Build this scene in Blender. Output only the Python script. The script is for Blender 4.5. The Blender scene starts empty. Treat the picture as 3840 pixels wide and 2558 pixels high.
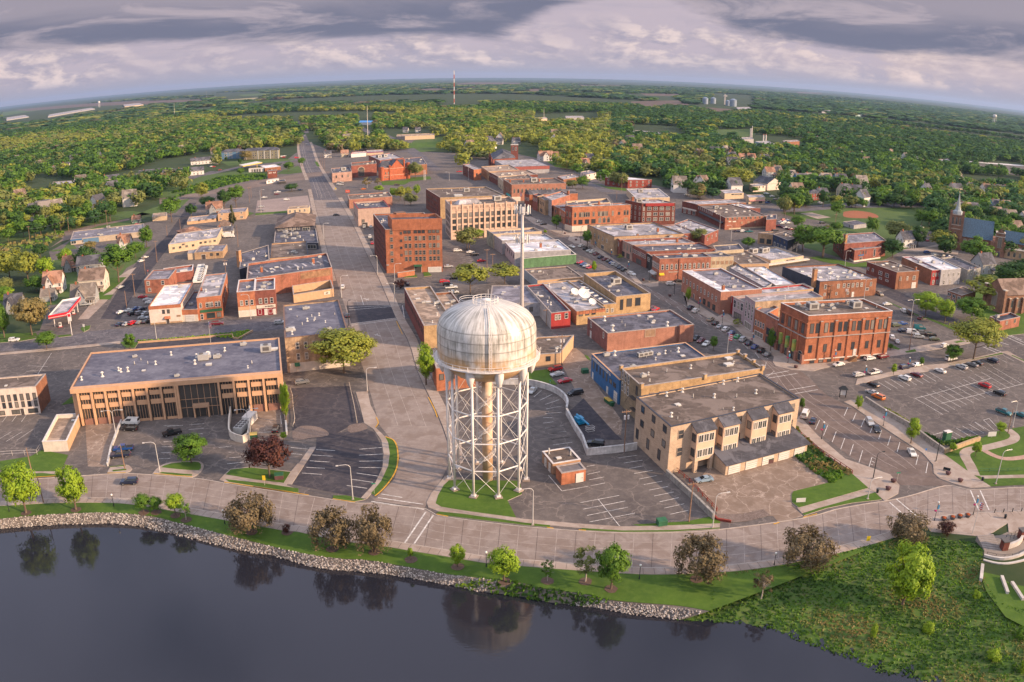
import bpy,bmesh,math,random
import numpy as np
from mathutils import Vector,Matrix
from mathutils.geometry import tessellate_polygon
V3=Vector;RA=range;EN=enumerate;MM=math;random.seed(7);RNG=np.random.default_rng(5)
SC=bpy.context.scene
COL=SC.collection
R=MM.radians
H=95.0
# -------- camera (measured lens: mild fisheye)
PITCH,ROLL,FPX,K3=0.32169,0.00397,3069.8,0.03
cp,sp=MM.cos(PITCH),MM.sin(PITCH);cr,sr=MM.cos(ROLL),MM.sin(ROLL)
FR=dict(a=(0,1600,2.14),b=(0,1100,2.354),c=(2200,1250,1.96),d=(1550,1050,1.651),e=(0,600,2.614),f=(3040,600,2.614),g=(3240,1100,3.137),h=(1000,500,2.354),i=(1900,560,2.354),j=(2100,980,2.613),k=(700,800,2.613),l=(950,1380,2.354),m=(2900,1500,2.504),n=(2900,1932,2.504),o=(1960,1932,2.504),p=(1000,1832,2.45),q=(2700,560,3.363),r=(2700,960,3.363),s=(1900,1250,3.92),t=(1950,1600,3.136),u=(1700,560,3.92),v=(700,500,3.92),x=(0,0,.613),y=(400,1420,3.267),z=(3300,1420,4.356),A=(0,250,1.839),B=(1280,250,1.839),C=(2560,250,1.839),D=(0,900,3.92),E=(900,1100,5.885),F=(2560,980,5.885),K=(3500,1600,3.897),L=(1350,550,3.3625))
def ray(f,x,y):
 """direction seen in the survey photograph at a point of one of its detail sheets"""
 o=FR[f];px=o[0]+x/o[2];py=o[1]+y/o[2]
 X=(px-1920.)/FPX;Y=(1279.-py)/FPX
 X,Y=cr*X-sr*Y,sr*X+cr*Y
 r=MM.hypot(X,Y);th=r
 for _ in RA(12):th=r/(1+K3*th*th)
 s=MM.sin(th)/max(r,1e-9);dx,df,du=X*s,MM.cos(th),Y*s
 return V3((dx,cp*df+sp*du,-sp*df+cp*du))
def G(f,x,y,z=0.0):
 """the point at height z (metres) that the survey sheet shows at x, y"""
 d=ray(f,x,y);k=(z-H)/min(d.z,-1e-4)
 return V3((d.x*k,d.y*k,z))
def PT(f,s,z=0.0):
 out=[]
 for w in s.split():
  if w[0].isalpha():f=w[0];w=w[1:]
  a,b=w.split(',');out.append(G(f,float(a),float(b),z))
 return out
def HT(f,bx,by,tx,ty,f2=None):
 b=G(f,bx,by);d=ray(f2 or f,tx,ty)
 return H+MM.hypot(b.x,b.y)*d.z/MM.hypot(d.x,d.y)
cam=bpy.data.cameras.new('camera');co=bpy.data.objects.new('camera',cam);COL.objects.link(co);SC.camera=co
cam.type='PANO';cam.panorama_type='FISHEYE_LENS_POLYNOMIAL'
cam.sensor_width=36.0;cam.sensor_height=24.0;cam.sensor_fit='HORIZONTAL'
cam.fisheye_fov=MM.pi*1.2;cam.clip_start=0.5;cam.clip_end=120000
fm=FPX*36/3840
th=np.linspace(0.01,0.9,200);rr=fm*(th+K3*th**3)
Aq=np.stack([rr,rr**2,rr**3,rr**4],1);co4=np.linalg.lstsq(Aq,th,rcond=None)[0]
cam.fisheye_polynomial_k0=0.0
cam.fisheye_polynomial_k1=-co4[0];cam.fisheye_polynomial_k2=-co4[1];cam.fisheye_polynomial_k3=-co4[2];cam.fisheye_polynomial_k4=-co4[3]
R0=V3((1,0,0));U0=V3((0,sp,cp));F0=V3((0,cp,-sp))
cx=R0*cr+U0*sr;cy=-R0*sr+U0*cr
co.matrix_world=Matrix(((cx.x,cy.x,-F0.x,0),(cx.y,cy.y,-F0.y,0),(cx.z,cy.z,-F0.z,H),(0,0,0,1)))
# -------- materials
MATS={}
def SI(n,k,v):n.inputs[k].default_value=v
def lin(c):
 return tuple(c)+(1.0,)
def mat(key,col,rough=0.8,var=0.12,scale=0.6,col2=None,streak=0.0,metal=0.0,detail=4,spec=0.3,island=False,bump=0.0):
 """a painted / built surface: base colour broken up by two sizes of noise, plus vertical run-off streaks"""
 if key in MATS:return MATS[key]
 m=bpy.data.materials.new(key);m.use_nodes=True;nt=m.node_tree;N=nt.nodes;L=nt.links
 b=N['Principled BSDF'];SI(b,'Roughness',rough);SI(b,'Metallic',metal)
 SI(b,'Specular IOR Level',spec)
 tc=N.new('ShaderNodeTexCoord');ge=N.new('ShaderNodeNewGeometry')
 n1=N.new('ShaderNodeTexNoise');SI(n1,'Scale',scale);SI(n1,'Detail',detail);SI(n1,'Roughness',.65)
 L.new(ge.outputs['Position'],n1.inputs['Vector'])
 mp=N.new('ShaderNodeMapRange');SI(mp,1,.3);SI(mp,2,.7)
 L.new(n1.outputs['Fac'],mp.inputs[0])
 mx=N.new('ShaderNodeMix');mx.data_type='RGBA'
 c2=col2 if col2 else tuple(max(0,c*(1-2.2*var))for c in col)
 c1=tuple(min(1,c*(1+var))for c in col)
 SI(mx,6,lin(c1));SI(mx,7,lin(c2))
 L.new(mp.outputs[0],mx.inputs[0]);out=mx.outputs[2]
 if streak:
  mpv=N.new('ShaderNodeMapping');SI(mpv,'Scale',(1.1,1.1,.08))
  L.new(ge.outputs['Position'],mpv.inputs[0])
  n2=N.new('ShaderNodeTexNoise');SI(n2,'Scale',1.6);SI(n2,'Detail',5)
  L.new(mpv.outputs[0],n2.inputs['Vector'])
  m2=N.new('ShaderNodeMapRange');SI(m2,1,.5);SI(m2,2,.75);SI(m2,4,streak)
  L.new(n2.outputs['Fac'],m2.inputs[0])
  mm=N.new('ShaderNodeMix');mm.data_type='RGBA';SI(mm,7,lin(tuple(c*.35 for c in col)))
  L.new(m2.outputs[0],mm.inputs[0]);L.new(out,mm.inputs[6]);out=mm.outputs[2]
 L.new(out,b.inputs['Base Color'])
 if bump:
  bp=N.new('ShaderNodeBump');SI(bp,'Strength',bump);SI(bp,'Distance',.3)
  L.new(n1.outputs['Fac'],bp.inputs['Height']);L.new(bp.outputs[0],b.inputs['Normal'])
 MATS[key]=m;return m
def BK(key,col,var=0.16,streak=.35):
 """brickwork: courses with paler mortar and stained bands"""
 if key in MATS:return MATS[key]
 m=mat(key,col,.88,var,.35,streak=streak);nt=m.node_tree;N=nt.nodes;L=nt.links
 b=N['Principled BSDF'];src=b.inputs['Base Color'].links[0].from_socket
 ge=N.new('ShaderNodeNewGeometry');sx=N.new('ShaderNodeSeparateXYZ');L.new(ge.outputs['Position'],sx.inputs[0])
 ad=N.new('ShaderNodeMath');ad.operation='ADD';L.new(sx.outputs[0],ad.inputs[0]);L.new(sx.outputs[1],ad.inputs[1])
 cb=N.new('ShaderNodeCombineXYZ');L.new(ad.outputs[0],cb.inputs[0]);L.new(sx.outputs[2],cb.inputs[1])
 bt=N.new('ShaderNodeTexBrick');SI(bt,'Scale',1.0);SI(bt,'Brick Width',.75);SI(bt,'Row Height',.28)
 SI(bt,'Mortar Size',.03);SI(bt,'Color1',(1,1,1,1));SI(bt,'Color2',(.74,.72,.72,1));SI(bt,'Mortar',(1.25,1.25,1.3,1))
 L.new(cb.outputs[0],bt.inputs['Vector'])
 mx=N.new('ShaderNodeMix');mx.data_type='RGBA';mx.blend_type='MULTIPLY';SI(mx,0,.75)
 L.new(src,mx.inputs[6]);L.new(bt.outputs[0],mx.inputs[7]);L.new(mx.outputs[2],b.inputs['Base Color'])
 return m
def glass(key='glass',col=(.035,.04,.05),rough=.12):
 if key in MATS:return MATS[key]
 m=bpy.data.materials.new(key);m.use_nodes=True;N=m.node_tree.nodes;L=m.node_tree.links
 b=N['Principled BSDF'];SI(b,'Roughness',rough);SI(b,'Specular IOR Level',.7)
 oi=N.new('ShaderNodeObjectInfo');cr_=N.new('ShaderNodeMix');cr_.data_type='RGBA'
 SI(cr_,6,lin(col));SI(cr_,7,(.26,.23,.2,1))
 pw=N.new('ShaderNodeMath');pw.operation='POWER';SI(pw,1,3)
 L.new(oi.outputs['Random'],pw.inputs[0]);L.new(pw.outputs[0],cr_.inputs[0]);L.new(cr_.outputs[2],b.inputs['Base Color'])
 MATS[key]=m;return m
def paint(key,col,rough=.3,metal=0.0,coat=.6):
 if key in MATS:return MATS[key]
 m=bpy.data.materials.new(key);m.use_nodes=True;b=m.node_tree.nodes['Principled BSDF']
 SI(b,'Base Color',lin(col));SI(b,'Roughness',rough);SI(b,'Metallic',metal)
 SI(b,'Coat Weight',coat);SI(b,'Coat Roughness',.06)
 MATS[key]=m;return m
def emit(key,col,k=1.0):
 if key in MATS:return MATS[key]
 m=bpy.data.materials.new(key);m.use_nodes=True;b=m.node_tree.nodes['Principled BSDF']
 SI(b,'Base Color',lin(col));SI(b,'Emission Color',lin(col));SI(b,'Emission Strength',k)
 MATS[key]=m;return m
# -------- mesh helpers
class MB:
 def __init__(s):s.v=[];s.f=[];s.mi=[];s.m=[]
 def mid(s,m):
  if m not in s.m:s.m.append(m)
  return s.m.index(m)
 def face(s,pts,m):
  k=len(s.v);s.v+=[tuple(p)for p in pts];s.f.append(tuple(RA(k,k+len(pts))));s.mi.append(s.mid(m))
 def hexa(s,c,m,skip=()):
  """8 corners: 4 bottom (ccw) then 4 top"""
  k=len(s.v);s.v+=[tuple(p)for p in c];i=s.mid(m)
  for n,q in EN(((3,2,1,0),(4,5,6,7),(0,1,5,4),(1,2,6,5),(2,3,7,6),(3,0,4,7))):
   if n in skip:continue
   s.f.append(tuple(k+a for a in q));s.mi.append(i)
 def box(s,x0,y0,z0,x1,y1,z1,m,skip=()):
  s.hexa([(x0,y0,z0),(x1,y0,z0),(x1,y1,z0),(x0,y1,z0),(x0,y0,z1),(x1,y0,z1),(x1,y1,z1),(x0,y1,z1)],m,skip)
 def prism(s,poly,z0,z1,m,top=None,bottom=False,sides=True):
  n=len(poly);k=len(s.v)
  s.v+=[(p[0],p[1],z0)for p in poly]+[(p[0],p[1],z1)for p in poly];i=s.mid(m)
  if sides:
   for a in RA(n):
    b=(a+1)%n;s.f.append((k+a,k+b,k+n+b,k+n+a));s.mi.append(i)
  s.f.append(tuple(k+n+a for a in RA(n)));s.mi.append(s.mid(top or m))
  if bottom:s.f.append(tuple(k+a for a in reversed(RA(n))));s.mi.append(i)
 def tube(s,pts,r,m,n=6,r1=None,cap=True):
  pts=[V3(p)for p in pts];i=s.mid(m);rings=[]
  for a,p in EN(pts):
   d=(pts[min(a+1,len(pts)-1)]-pts[max(a-1,0)]).normalized()
   u=d.cross(V3((0,0,1)));
   if u.length<.05:u=d.cross(V3((0,1,0)))
   u.normalize();w=u.cross(d)
   q=r if r1 is None else r+(r1-r)*a/(len(pts)-1)
   k=len(s.v);rings.append(k)
   for b in RA(n):
    t=2*MM.pi*b/n;s.v.append(tuple(p+u*MM.cos(t)*q+w*MM.sin(t)*q))
  for a in RA(len(rings)-1):
   for b in RA(n):
    c=(b+1)%n;s.f.append((rings[a]+b,rings[a]+c,rings[a+1]+c,rings[a+1]+b));s.mi.append(i)
  if cap:
   s.f.append(tuple(rings[-1]+b for b in RA(n)));s.mi.append(i)
   s.f.append(tuple(rings[0]+b for b in reversed(RA(n))));s.mi.append(i)
 def lathe(s,prof,m,n=24,c=(0,0,0)):
  i=s.mid(m);rings=[]
  for r,z in prof:
   k=len(s.v);rings.append(k)
   for b in RA(n):
    t=2*MM.pi*b/n;s.v.append((c[0]+r*MM.cos(t),c[1]+r*MM.sin(t),c[2]+z))
  for a in RA(len(rings)-1):
   for b in RA(n):
    d=(b+1)%n;s.f.append((rings[a]+b,rings[a]+d,rings[a+1]+d,rings[a+1]+b));s.mi.append(i)
 def mesh(s,name,smooth=False):
  me=bpy.data.meshes.new(name);me.from_pydata(s.v,[],s.f)
  for m in s.m:me.materials.append(m)
  if me.polygons:
   me.polygons.foreach_set('material_index',s.mi)
   if smooth:me.polygons.foreach_set('use_smooth',[True]*len(s.f))
  me.update();return me
 def build(s,name,parent=None,smooth=False,loc=None):
  o=bpy.data.objects.new(name,s.mesh(name,smooth));COL.objects.link(o)
  if parent is not None:o.parent=parent
  if loc is not None:o.location=loc
  return o
def PC_(me,name,parent=None,loc=(0,0,0),rz=0.0,scale=None):
 o=bpy.data.objects.new(name,me);COL.objects.link(o);o.parent=parent;o.location=loc;o.rotation_euler=(0,0,rz)
 if scale is not None:o.scale=scale
 return o
USED={}
ORD=['first','second','third','fourth','fifth','sixth','seventh','eighth','ninth','tenth','eleventh','twelfth','thirteenth','fourteenth','fifteenth','sixteenth','seventeenth','eighteenth','nineteenth','twentieth']
def tag(o,label=None,cat=None,group=None,kind=None):
 if label:o['label']=label
 if cat:o['category']=cat
 if group:o['group']=group
 if kind:o['kind']=kind
 return o
def TH_(name,label,cat,loc=(0,0,0),rz=0.0,group=None):
 o=bpy.data.objects.new(name,None);COL.objects.link(o);o.location=loc;o.rotation_euler=(0,0,rz);o.empty_display_size=.5
 return tag(o,label,cat,group)
def FP(mb,pts,z,m,wall=0.0,wm=None):
 """a sheet with its top at z (holes are not needed); wall > 0 adds a kerb face down to z-wall"""
 ps=[V3((p[0],p[1],0))for p in pts];k=len(mb.v)
 mb.v+=[(p.x,p.y,z)for p in ps];i=mb.mid(m)
 for t in tessellate_polygon([ps]):
  a,b,c=[ps[q]for q in t]
  if(b-a).cross(c-a).z<0:t=(t[0],t[2],t[1])
  mb.f.append(tuple(k+q for q in t));mb.mi.append(i)
 if wall:
  n=len(ps);j=mb.mid(wm or m);k2=len(mb.v);mb.v+=[(p.x,p.y,z-wall)for p in ps]
  for a in RA(n):
   b=(a+1)%n;mb.f.append((k+a,k+b,k2+b,k2+a));mb.mi.append(j)
def SN(pts,n=6):
 """Catmull-Rom through points"""
 out=[]
 P=[pts[0]]+list(pts)+[pts[-1]]
 for i in RA(1,len(P)-2):
  for k in RA(n):
   t=k/n;a,b,c,d=P[i-1],P[i],P[i+1],P[i+2]
   out.append(.5*((2*b)+(c-a)*t+(2*a-5*b+4*c-d)*t*t+(3*b-a-3*c+d)*t*t*t))
 out.append(P[-2]);return out
def strip(mb,left,right,z,m):
 n=min(len(left),len(right));i=mb.mid(m);k=len(mb.v)
 for a in RA(n):mb.v+=[(left[a][0],left[a][1],z),(right[a][0],right[a][1],z)]
 for a in RA(n-1):
  mb.f.append((k+2*a,k+2*a+1,k+2*a+3,k+2*a+2));mb.mi.append(i)
def OF(line,d):
 out=[]
 for a in RA(len(line)):
  t=(line[min(a+1,len(line)-1)]-line[max(a-1,0)]);t.z=0;t.normalize()
  out.append(line[a]+V3((-t.y,t.x,0))*d)
 return out
def LP(mb,line,w,z,m):
 strip(mb,OF(line,w/2),OF(line,-w/2),z,m)
def SK_(mb,a,b,w,z,m):LP(mb,[V3(a),V3(b)],w,z,m)
# -------- ground materials
def GM(key,col,dark,light,crack=0.0,rough=.9,s1=.05,s2=.45,cscale=.12,damp=None,dampk=.45,seam=0.0):
 m=bpy.data.materials.new(key);m.use_nodes=True;nt=m.node_tree;N=nt.nodes;L=nt.links
 b=N['Principled BSDF'];SI(b,'Roughness',rough);SI(b,'Specular IOR Level',.25)
 ge=N.new('ShaderNodeNewGeometry');pos=ge.outputs['Position']
 def noise(sc,det=5,ro=.6,dist=0.0):
  n=N.new('ShaderNodeTexNoise');SI(n,'Scale',sc);SI(n,'Detail',det)
  SI(n,'Roughness',ro);SI(n,'Distortion',dist);L.new(pos,n.inputs['Vector']);return n.outputs['Fac']
 def rng(x,a,b_,c=0.0,d=1.0):
  r=N.new('ShaderNodeMapRange');SI(r,1,a);SI(r,2,b_);SI(r,3,c);SI(r,4,d)
  L.new(x,r.inputs[0]);return r.outputs[0]
 def mix(f,a,b_):
  x=N.new('ShaderNodeMix');x.data_type='RGBA'
  if isinstance(f,float):SI(x,0,f)
  else:L.new(f,x.inputs[0])
  for s,w in((6,a),(7,b_)):
   if isinstance(w,tuple):SI(x,s,lin(w))
   else:L.new(w,x.inputs[s])
  return x.outputs[2]
 c=mix(rng(noise(s1,6),.35,.65),dark,col)
 c=mix(rng(noise(s2,8,.7),.45,.75,0,.7),c,light)
 c=mix(rng(noise(3.5,4,.7),.3,.7,0,.35),c,dark)
 if damp:c=mix(rng(noise(.16,5,.6,.6),.5,.56,0,dampk),c,damp)
 if crack:
  vo=N.new('ShaderNodeTexVoronoi');vo.feature='DISTANCE_TO_EDGE';SI(vo,'Scale',cscale)
  nz=N.new('ShaderNodeTexNoise');SI(nz,'Scale',.35);SI(nz,'Detail',4);L.new(pos,nz.inputs['Vector'])
  va=N.new('ShaderNodeVectorMath');va.operation='MULTIPLY_ADD';SI(va,1,(4,4,4));L.new(nz.outputs['Color'],va.inputs[0]);L.new(pos,va.inputs[2])
  L.new(va.outputs[0],vo.inputs['Vector'])
  k=rng(vo.outputs['Distance'],0.0,.022,crack,0.0)
  c=mix(k,c,light)
 if seam:
  mpp=N.new('ShaderNodeMapping');SI(mpp,'Rotation',(0,0,R(14.5)));L.new(pos,mpp.inputs[0]);bt_=N.new('ShaderNodeTexBrick');SI(bt_,'Scale',1.0);SI(bt_,'Brick Width',11);SI(bt_,'Row Height',2.6);SI(bt_,'Mortar Size',.09)
  L.new(mpp.outputs[0],bt_.inputs['Vector']);c=mix(rng(bt_.outputs['Fac'],0,1,0,seam),c,light)
 L.new(c,b.inputs['Base Color']);MATS[key]=m;return m
ASPH=GM('asphalt',(.135,.115,.108),(.078,.068,.068),(.23,.195,.178),crack=.7)
ASPHD=GM('dark_asphalt',(.056,.051,.062),(.034,.032,.042),(.125,.108,.11),crack=.5,cscale=.09)
ASPHO=GM('old_asphalt',(.125,.115,.128),(.062,.058,.072),(.24,.22,.225),crack=.8,s2=.3,cscale=.2)
CONC=GM('road_concrete',(.27,.218,.195),(.205,.168,.152),(.37,.315,.285),crack=.0,damp=(.165,.12,.098),s1=.03)
WALK=GM('walk_concrete',(.37,.30,.26),(.29,.23,.195),(.47,.41,.37),damp=(.225,.165,.13))
APRON=GM('apron_concrete',(.26,.19,.15),(.19,.14,.11),(.42,.34,.29),crack=.8,damp=(.16,.115,.088),cscale=.16)
BRICKR=GM('brick_paving',(.13,.065,.055),(.09,.045,.042),(.18,.11,.1))
LAWN=GM('lawn',(.075,.14,.015),(.042,.088,.011),(.115,.18,.03),s1=.08,s2=.6)
FIELD=GM('park_grass',(.075,.12,.028),(.048,.09,.022),(.12,.15,.05),s1=.02,s2=.2)
LAND=GM('earth',(.035,.06,.016),(.022,.04,.014),(.075,.08,.035),s1=.004,s2=.05)
PLOW=GM('ploughed_soil',(.125,.088,.07),(.09,.062,.052),(.19,.14,.11),s1=.003,s2=.03)
CLAY=GM('clay',(.30,.11,.055),(.24,.085,.045),(.36,.15,.08))
GRAVEL=GM('gravel',(.2,.15,.13),(.11,.08,.07),(.36,.3,.27),s2=2.5)
SOIL=GM('mulch',(.13,.085,.065),(.08,.055,.045),(.2,.13,.1),s2=3)
LINE=mat('line_paint',(.62,.59,.57),.8,.25,1.2);YEL=mat('kerb_yellow',(.62,.33,.03),.7,.12);KERB=mat('kerb',(.42,.36,.32),.85,.12)
JOINT=mat('slab_joint',(.10,.075,.065),.95,.2);JOINTL=mat('slab_joint_pale',(.42,.36,.33),.95,.2)
# -------- shoreline, land, water
SHORE=PT('a','-900,905 -400,860 0,820 280,800 560,785 950,785 1240,830',-2.0)[:]+PT('p','-160,590 0,605 250,675 480,735 800,765 1130,795 1450,850 1780,910 2000,960 2352,1000',-2.0)+PT('o','240,825 600,860 1000,930 1450,985 2000,1020 2330,1075',-2.0)+PT('n','0,1075 350,1225 800,1390 950,1480 1250,1520 1420,1575 1900,1750 2400,1900',-2.0)
TOP=PT('a','-900,830 -400,785 0,740 280,715 560,697 900,692 1200,718 1400,765',0)+PT('p','0,520 200,570 600,640 900,657 1300,722 1650,787 1900,815 2120,850 2330,865',0)+PT('o','240,700 550,735 850,800 1450,850 1750,900')
SHORE_S=SN(SHORE,5);TOP_S=SN(TOP,5)
HILLTOP=PT('o','1790,880 1790,640 1850,560 2354,490')+PT('n','230,460 590,368 1070,235 1300,200 1480,188 1620,230 1850,250 1960,295 1965,520 2000,640 2130,830 2400,900 2900,1000')
far=60000
land=[V3((-far,TOP[0].y-20,0))]+TOP_S+HILLTOP+[V3((HILLTOP[-1].x+400,HILLTOP[-1].y-30,0)),V3((far,0,0)),V3((far,far*1.2,0)),V3((-far,far*1.2,0))]
g=MB();FP(g,land,0.0,LAND);o=g.build('ground');tag(o,kind='structure')
def RS(line,n):
 d=[0]
 for a,b in zip(line,line[1:]):d.append(d[-1]+(b-a).length)
 out=[]
 for k in RA(n):
  t=d[-1]*k/(n-1);i=0
  while i<len(d)-2 and d[i+1]<t:i+=1
  out.append(line[i].lerp(line[i+1],(t-d[i])/max(1e-6,d[i+1]-d[i])))
 return out
BANK=GM('bank_earth',(.2,.175,.155),(.10,.085,.075),(.3,.27,.25),s2=2.5)
MEADOW=GM('meadow',(.07,.135,.02),(.04,.085,.016),(.17,.14,.07),s1=.12,s2=.5)
bt=RS(TOP_S,160);bs=RS(SN(SHORE[:21],5),160)
g=MB();n=160
for a in RA(n-1):
 g.face([bt[a]+V3((0,0,-.02)),bs[a]+V3((0,0,-.4)),bs[a+1]+V3((0,0,-.4)),bt[a+1]+V3((0,0,-.02))],BANK)
tag(g.build('lake_bank'),kind='structure')
ht=RS(HILLTOP[:],60);hs=RS(SN([SHORE[20]]+SHORE[21:],5),60)
g=MB();NR=12;HILL=[]
for a in RA(60):
 row=[]
 for b in RA(NR+1):
  t=b/NR;p=ht[a].lerp(hs[a],t);p.z=-2.03*t**.9+(.12*MM.sin(a*1.3+b)if 0<b<NR else 0)-.02
  row.append(p)
 HILL.append(row)
for a in RA(59):
 for b in RA(NR):g.face([HILL[a][b],HILL[a][b+1],HILL[a+1][b+1],HILL[a+1][b]],MEADOW)
tag(g.build('hillside',smooth=True),kind='structure')
wm=bpy.data.materials.new('water');wm.use_nodes=True;N=wm.node_tree.nodes;L=wm.node_tree.links;b=N['Principled BSDF']
SI(b,'Base Color',(.017,.018,.026,1));SI(b,'Roughness',.06);SI(b,'IOR',1.55)
SI(b,'Specular IOR Level',.5)
ge=N.new('ShaderNodeNewGeometry')
mpg=N.new('ShaderNodeMapping');SI(mpg,'Rotation',(0,0,R(8)));SI(mpg,'Scale',(.55,1.5,1));L.new(ge.outputs['Position'],mpg.inputs[0])
nz=N.new('ShaderNodeTexNoise');SI(nz,'Scale',1.3);SI(nz,'Detail',3);L.new(mpg.outputs[0],nz.inputs['Vector'])
nz2=N.new('ShaderNodeTexNoise');SI(nz2,'Scale',.05);SI(nz2,'Detail',2);L.new(mpg.outputs[0],nz2.inputs['Vector'])
mr=N.new('ShaderNodeMapRange');SI(mr,1,.35);SI(mr,2,.7);SI(mr,3,.012);SI(mr,4,.06);L.new(nz2.outputs['Fac'],mr.inputs[0])
bp=N.new('ShaderNodeBump');SI(bp,'Distance',.25);L.new(mr.outputs[0],bp.inputs['Strength']);L.new(nz.outputs['Fac'],bp.inputs['Height']);L.new(bp.outputs[0],b.inputs['Normal'])
g=MB()
FP(g,[V3((-1500,-900,0)),V3((1500,-900,0)),V3((1500,110,0)),V3((200,120,0)),V3((0,185,0)),V3((-300,230,0)),V3((-1500,400,0))],-2.0,wm)
tag(g.build('lake'),kind='structure')
def SS_(name,quads,size,dens,mats,lay=.25,seed=1):
 rg=np.random.default_rng(seed)
 ico=bmesh.new();bmesh.ops.create_icosphere(ico,subdivisions=1,radius=1);V0=np.array([v.co[:]for v in ico.verts]);F0_=np.array([[v.index for v in f.verts]for f in ico.faces]);ico.free()
 V=[];Fs=[];M=[];k=0
 for q in quads:
  a,b_,c,d=[np.array(p)for p in q];area=np.linalg.norm(np.cross(c-a,d-b_))/2
  for _ in RA(rg.poisson(area*dens)):
   s,t=rg.random(2);p=(a*(1-s)+b_*s)*(1-t)+(d*(1-s)+c*s)*t
   sc=size*rg.uniform(.55,1.35)*np.array([rg.uniform(.7,1.2),rg.uniform(.7,1.2),rg.uniform(.55,.9)])
   w=V0*(1+rg.uniform(-.25,.2,(12,1)))*sc;an=rg.uniform(0,6.3);ca,sa=MM.cos(an),MM.sin(an)
   w=w@np.array([[ca,sa,0],[-sa,ca,0],[0,0,1]])+p+np.array([0,0,lay*size])
   V.append(w);Fs.append(F0_+k);k+=12;M+=[int(rg.integers(len(mats)))]*20
 me=bpy.data.meshes.new(name);V=np.concatenate(V);Fs=np.concatenate(Fs)
 me.from_pydata(V.tolist(),[],Fs.tolist());[me.materials.append(m)for m in mats];me.polygons.foreach_set('material_index',M);me.update()
 o=bpy.data.objects.new(name,me);COL.objects.link(o);return tag(o,kind='stuff')
SM=[mat('stone_pale',(.40,.35,.32),.9,.1),mat('stone_grey',(.27,.235,.22),.9,.1),mat('stone_dark',(.15,.125,.115),.9,.1),mat('stone_bright',(.50,.46,.43),.9,.1)]
qd=[(bt[a],bs[a],bs[a+1],bt[a+1])for a in RA(0,127)]
o=SS_('riprap',qd,.18,14,SM);tag(o,'long band of pale angular rocks between the lakeside lawn and the water','rocks')
qd=[(bt[a],bs[a],bs[a+1],bt[a+1])for a in RA(141,159)]
o=SS_('riprap',[(q[0].lerp(q[1],.15),q[1],q[2],q[3].lerp(q[2],.15))for q in qd],.18,13,[SM[0],SM[1],SM[1],SM[3]],seed=2);tag(o,'grey rock bank below the right part of the lawn, beside the leafy slope','rocks')
# -------- downtown pavement and the streets
g=MB()
town=PT('a','-1200,470 -400,440 0,432 460,405 860,378 1050,375 1540,410 1800,452 2354,540')+PT('l','490,1128 700,1160 900,1192 1000,1192 1240,1215 1500,1242 1600,1292 1720,1318 2340,1395')+PT('t','150,1178 350,1202 700,1228 1200,1252 1800,1247 2300,1217')+PT('m','280,1107 600,1022 900,968 1080,942 1300,900 1640,800 1850,840 2354,817 3300,800')+PT('f','2700,900 2200,700')+PT('q','2354,1010 1500,1000 900,760 400,600')+PT('i','2000,330 1500,360')+PT('u','2000,330 1500,190 900,60 200,60')+PT('h','1300,160 900,130 560,150 400,90 250,180')+PT('v','1150,640 500,790')+PT('e','1800,400 1500,600 700,780 480,900 520,1060 1150,1160 900,1330 480,1420')+PT('b','350,330 0,420 -800,560')
FP(g,town,.03,ASPH);tag(g.build('pavement'),kind='structure')
NK=SN(PT('a','-1200,475 -400,445 0,437 460,412 860,385 1050,381 1540,416 1800,458 2354,546')+PT('l','490,1134 900,1198 1030,1196 1240,1222 1510,1246 1600,1298 1720,1324 2340,1402')+PT('t','350,1208 700,1234 1200,1258 1800,1253 2300,1223')+PT('m','280,1115 600,1030 900,976 1080,950 1300,900 1640,806 1850,848 2354,824 3200,800'),4)
SK=SN(PT('a','-1200,640 -400,615 0,603 400,580 800,574 1070,586 1400,636 2000,738 2354,800')+PT('p','300,345 750,437 1100,478 1350,520 1700,575 2100,640')+PT('o','0,420 350,448 1000,490 1300,497 1900,473 2354,418')+PT('m','590,1380 1060,1252 1380,1140 1600,1088 1950,1062 2354,1040 3200,1010'),4)
n=170;NK=RS(NK,n);SK=RS(SK,n)
g=MB();strip(g,NK,SK,.055,CONC);tag(g.build('lakeshore_road'),kind='structure')
g=MB()
for f_ in(.27,.5,.74):LP(g,[NK[a].lerp(SK[a],f_)for a in RA(n)],.1,.066,JOINTL)
for a in RA(0,n,2):
 SK_(g,NK[a].lerp(SK[a],.01),NK[a].lerp(SK[a],.99),.09,.066,JOINTL if a%4 else JOINT)
tag(g.build('road_joints'),kind='structure')
def walk(line,d0,d1,z=.14,m=WALK,name='pavement_walk',gap=2.2):
 """raised pavement between two offsets of a kerb line, with its joints"""
 A_=OF(line,d0);B_=OF(line,d1);mb=MB();strip(mb,A_,B_,z,m);strip(mb,A_,[p for p in A_],z,m)
 for S in(A_,B_):
  k=len(mb.v);i=mb.mid(KERB)
  for p in S:mb.v+=[(p.x,p.y,z),(p.x,p.y,.0)]
  for a in RA(len(S)-1):mb.f.append((k+2*a,k+2*a+1,k+2*a+3,k+2*a+2));mb.mi.append(i)
 L_=RS(line,max(2,int(sum((b-a).length for a,b in zip(line,line[1:]))/gap)))
 P_=OF(L_,d0);Q_=OF(L_,d1)
 for a,b in zip(P_,Q_):SK_(mb,a,b,.07,z+.012,JOINT)
 return tag(mb.build(name),kind='structure')
def cut(line,a,b):n=len(line)-1;return line[int(a*n):int(b*n)+1]
walk(cut(SK,0,1),-.1,-2.4,name='lakeside_walk')
TL=RS(TOP_S,200);SW=RS(OF(cut(SK,0,.795),-2.4),200)
g=MB();strip(g,SW,TL,.05,LAWN);tag(g.build('lakeside_lawn'),kind='structure')
g=MB()
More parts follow.
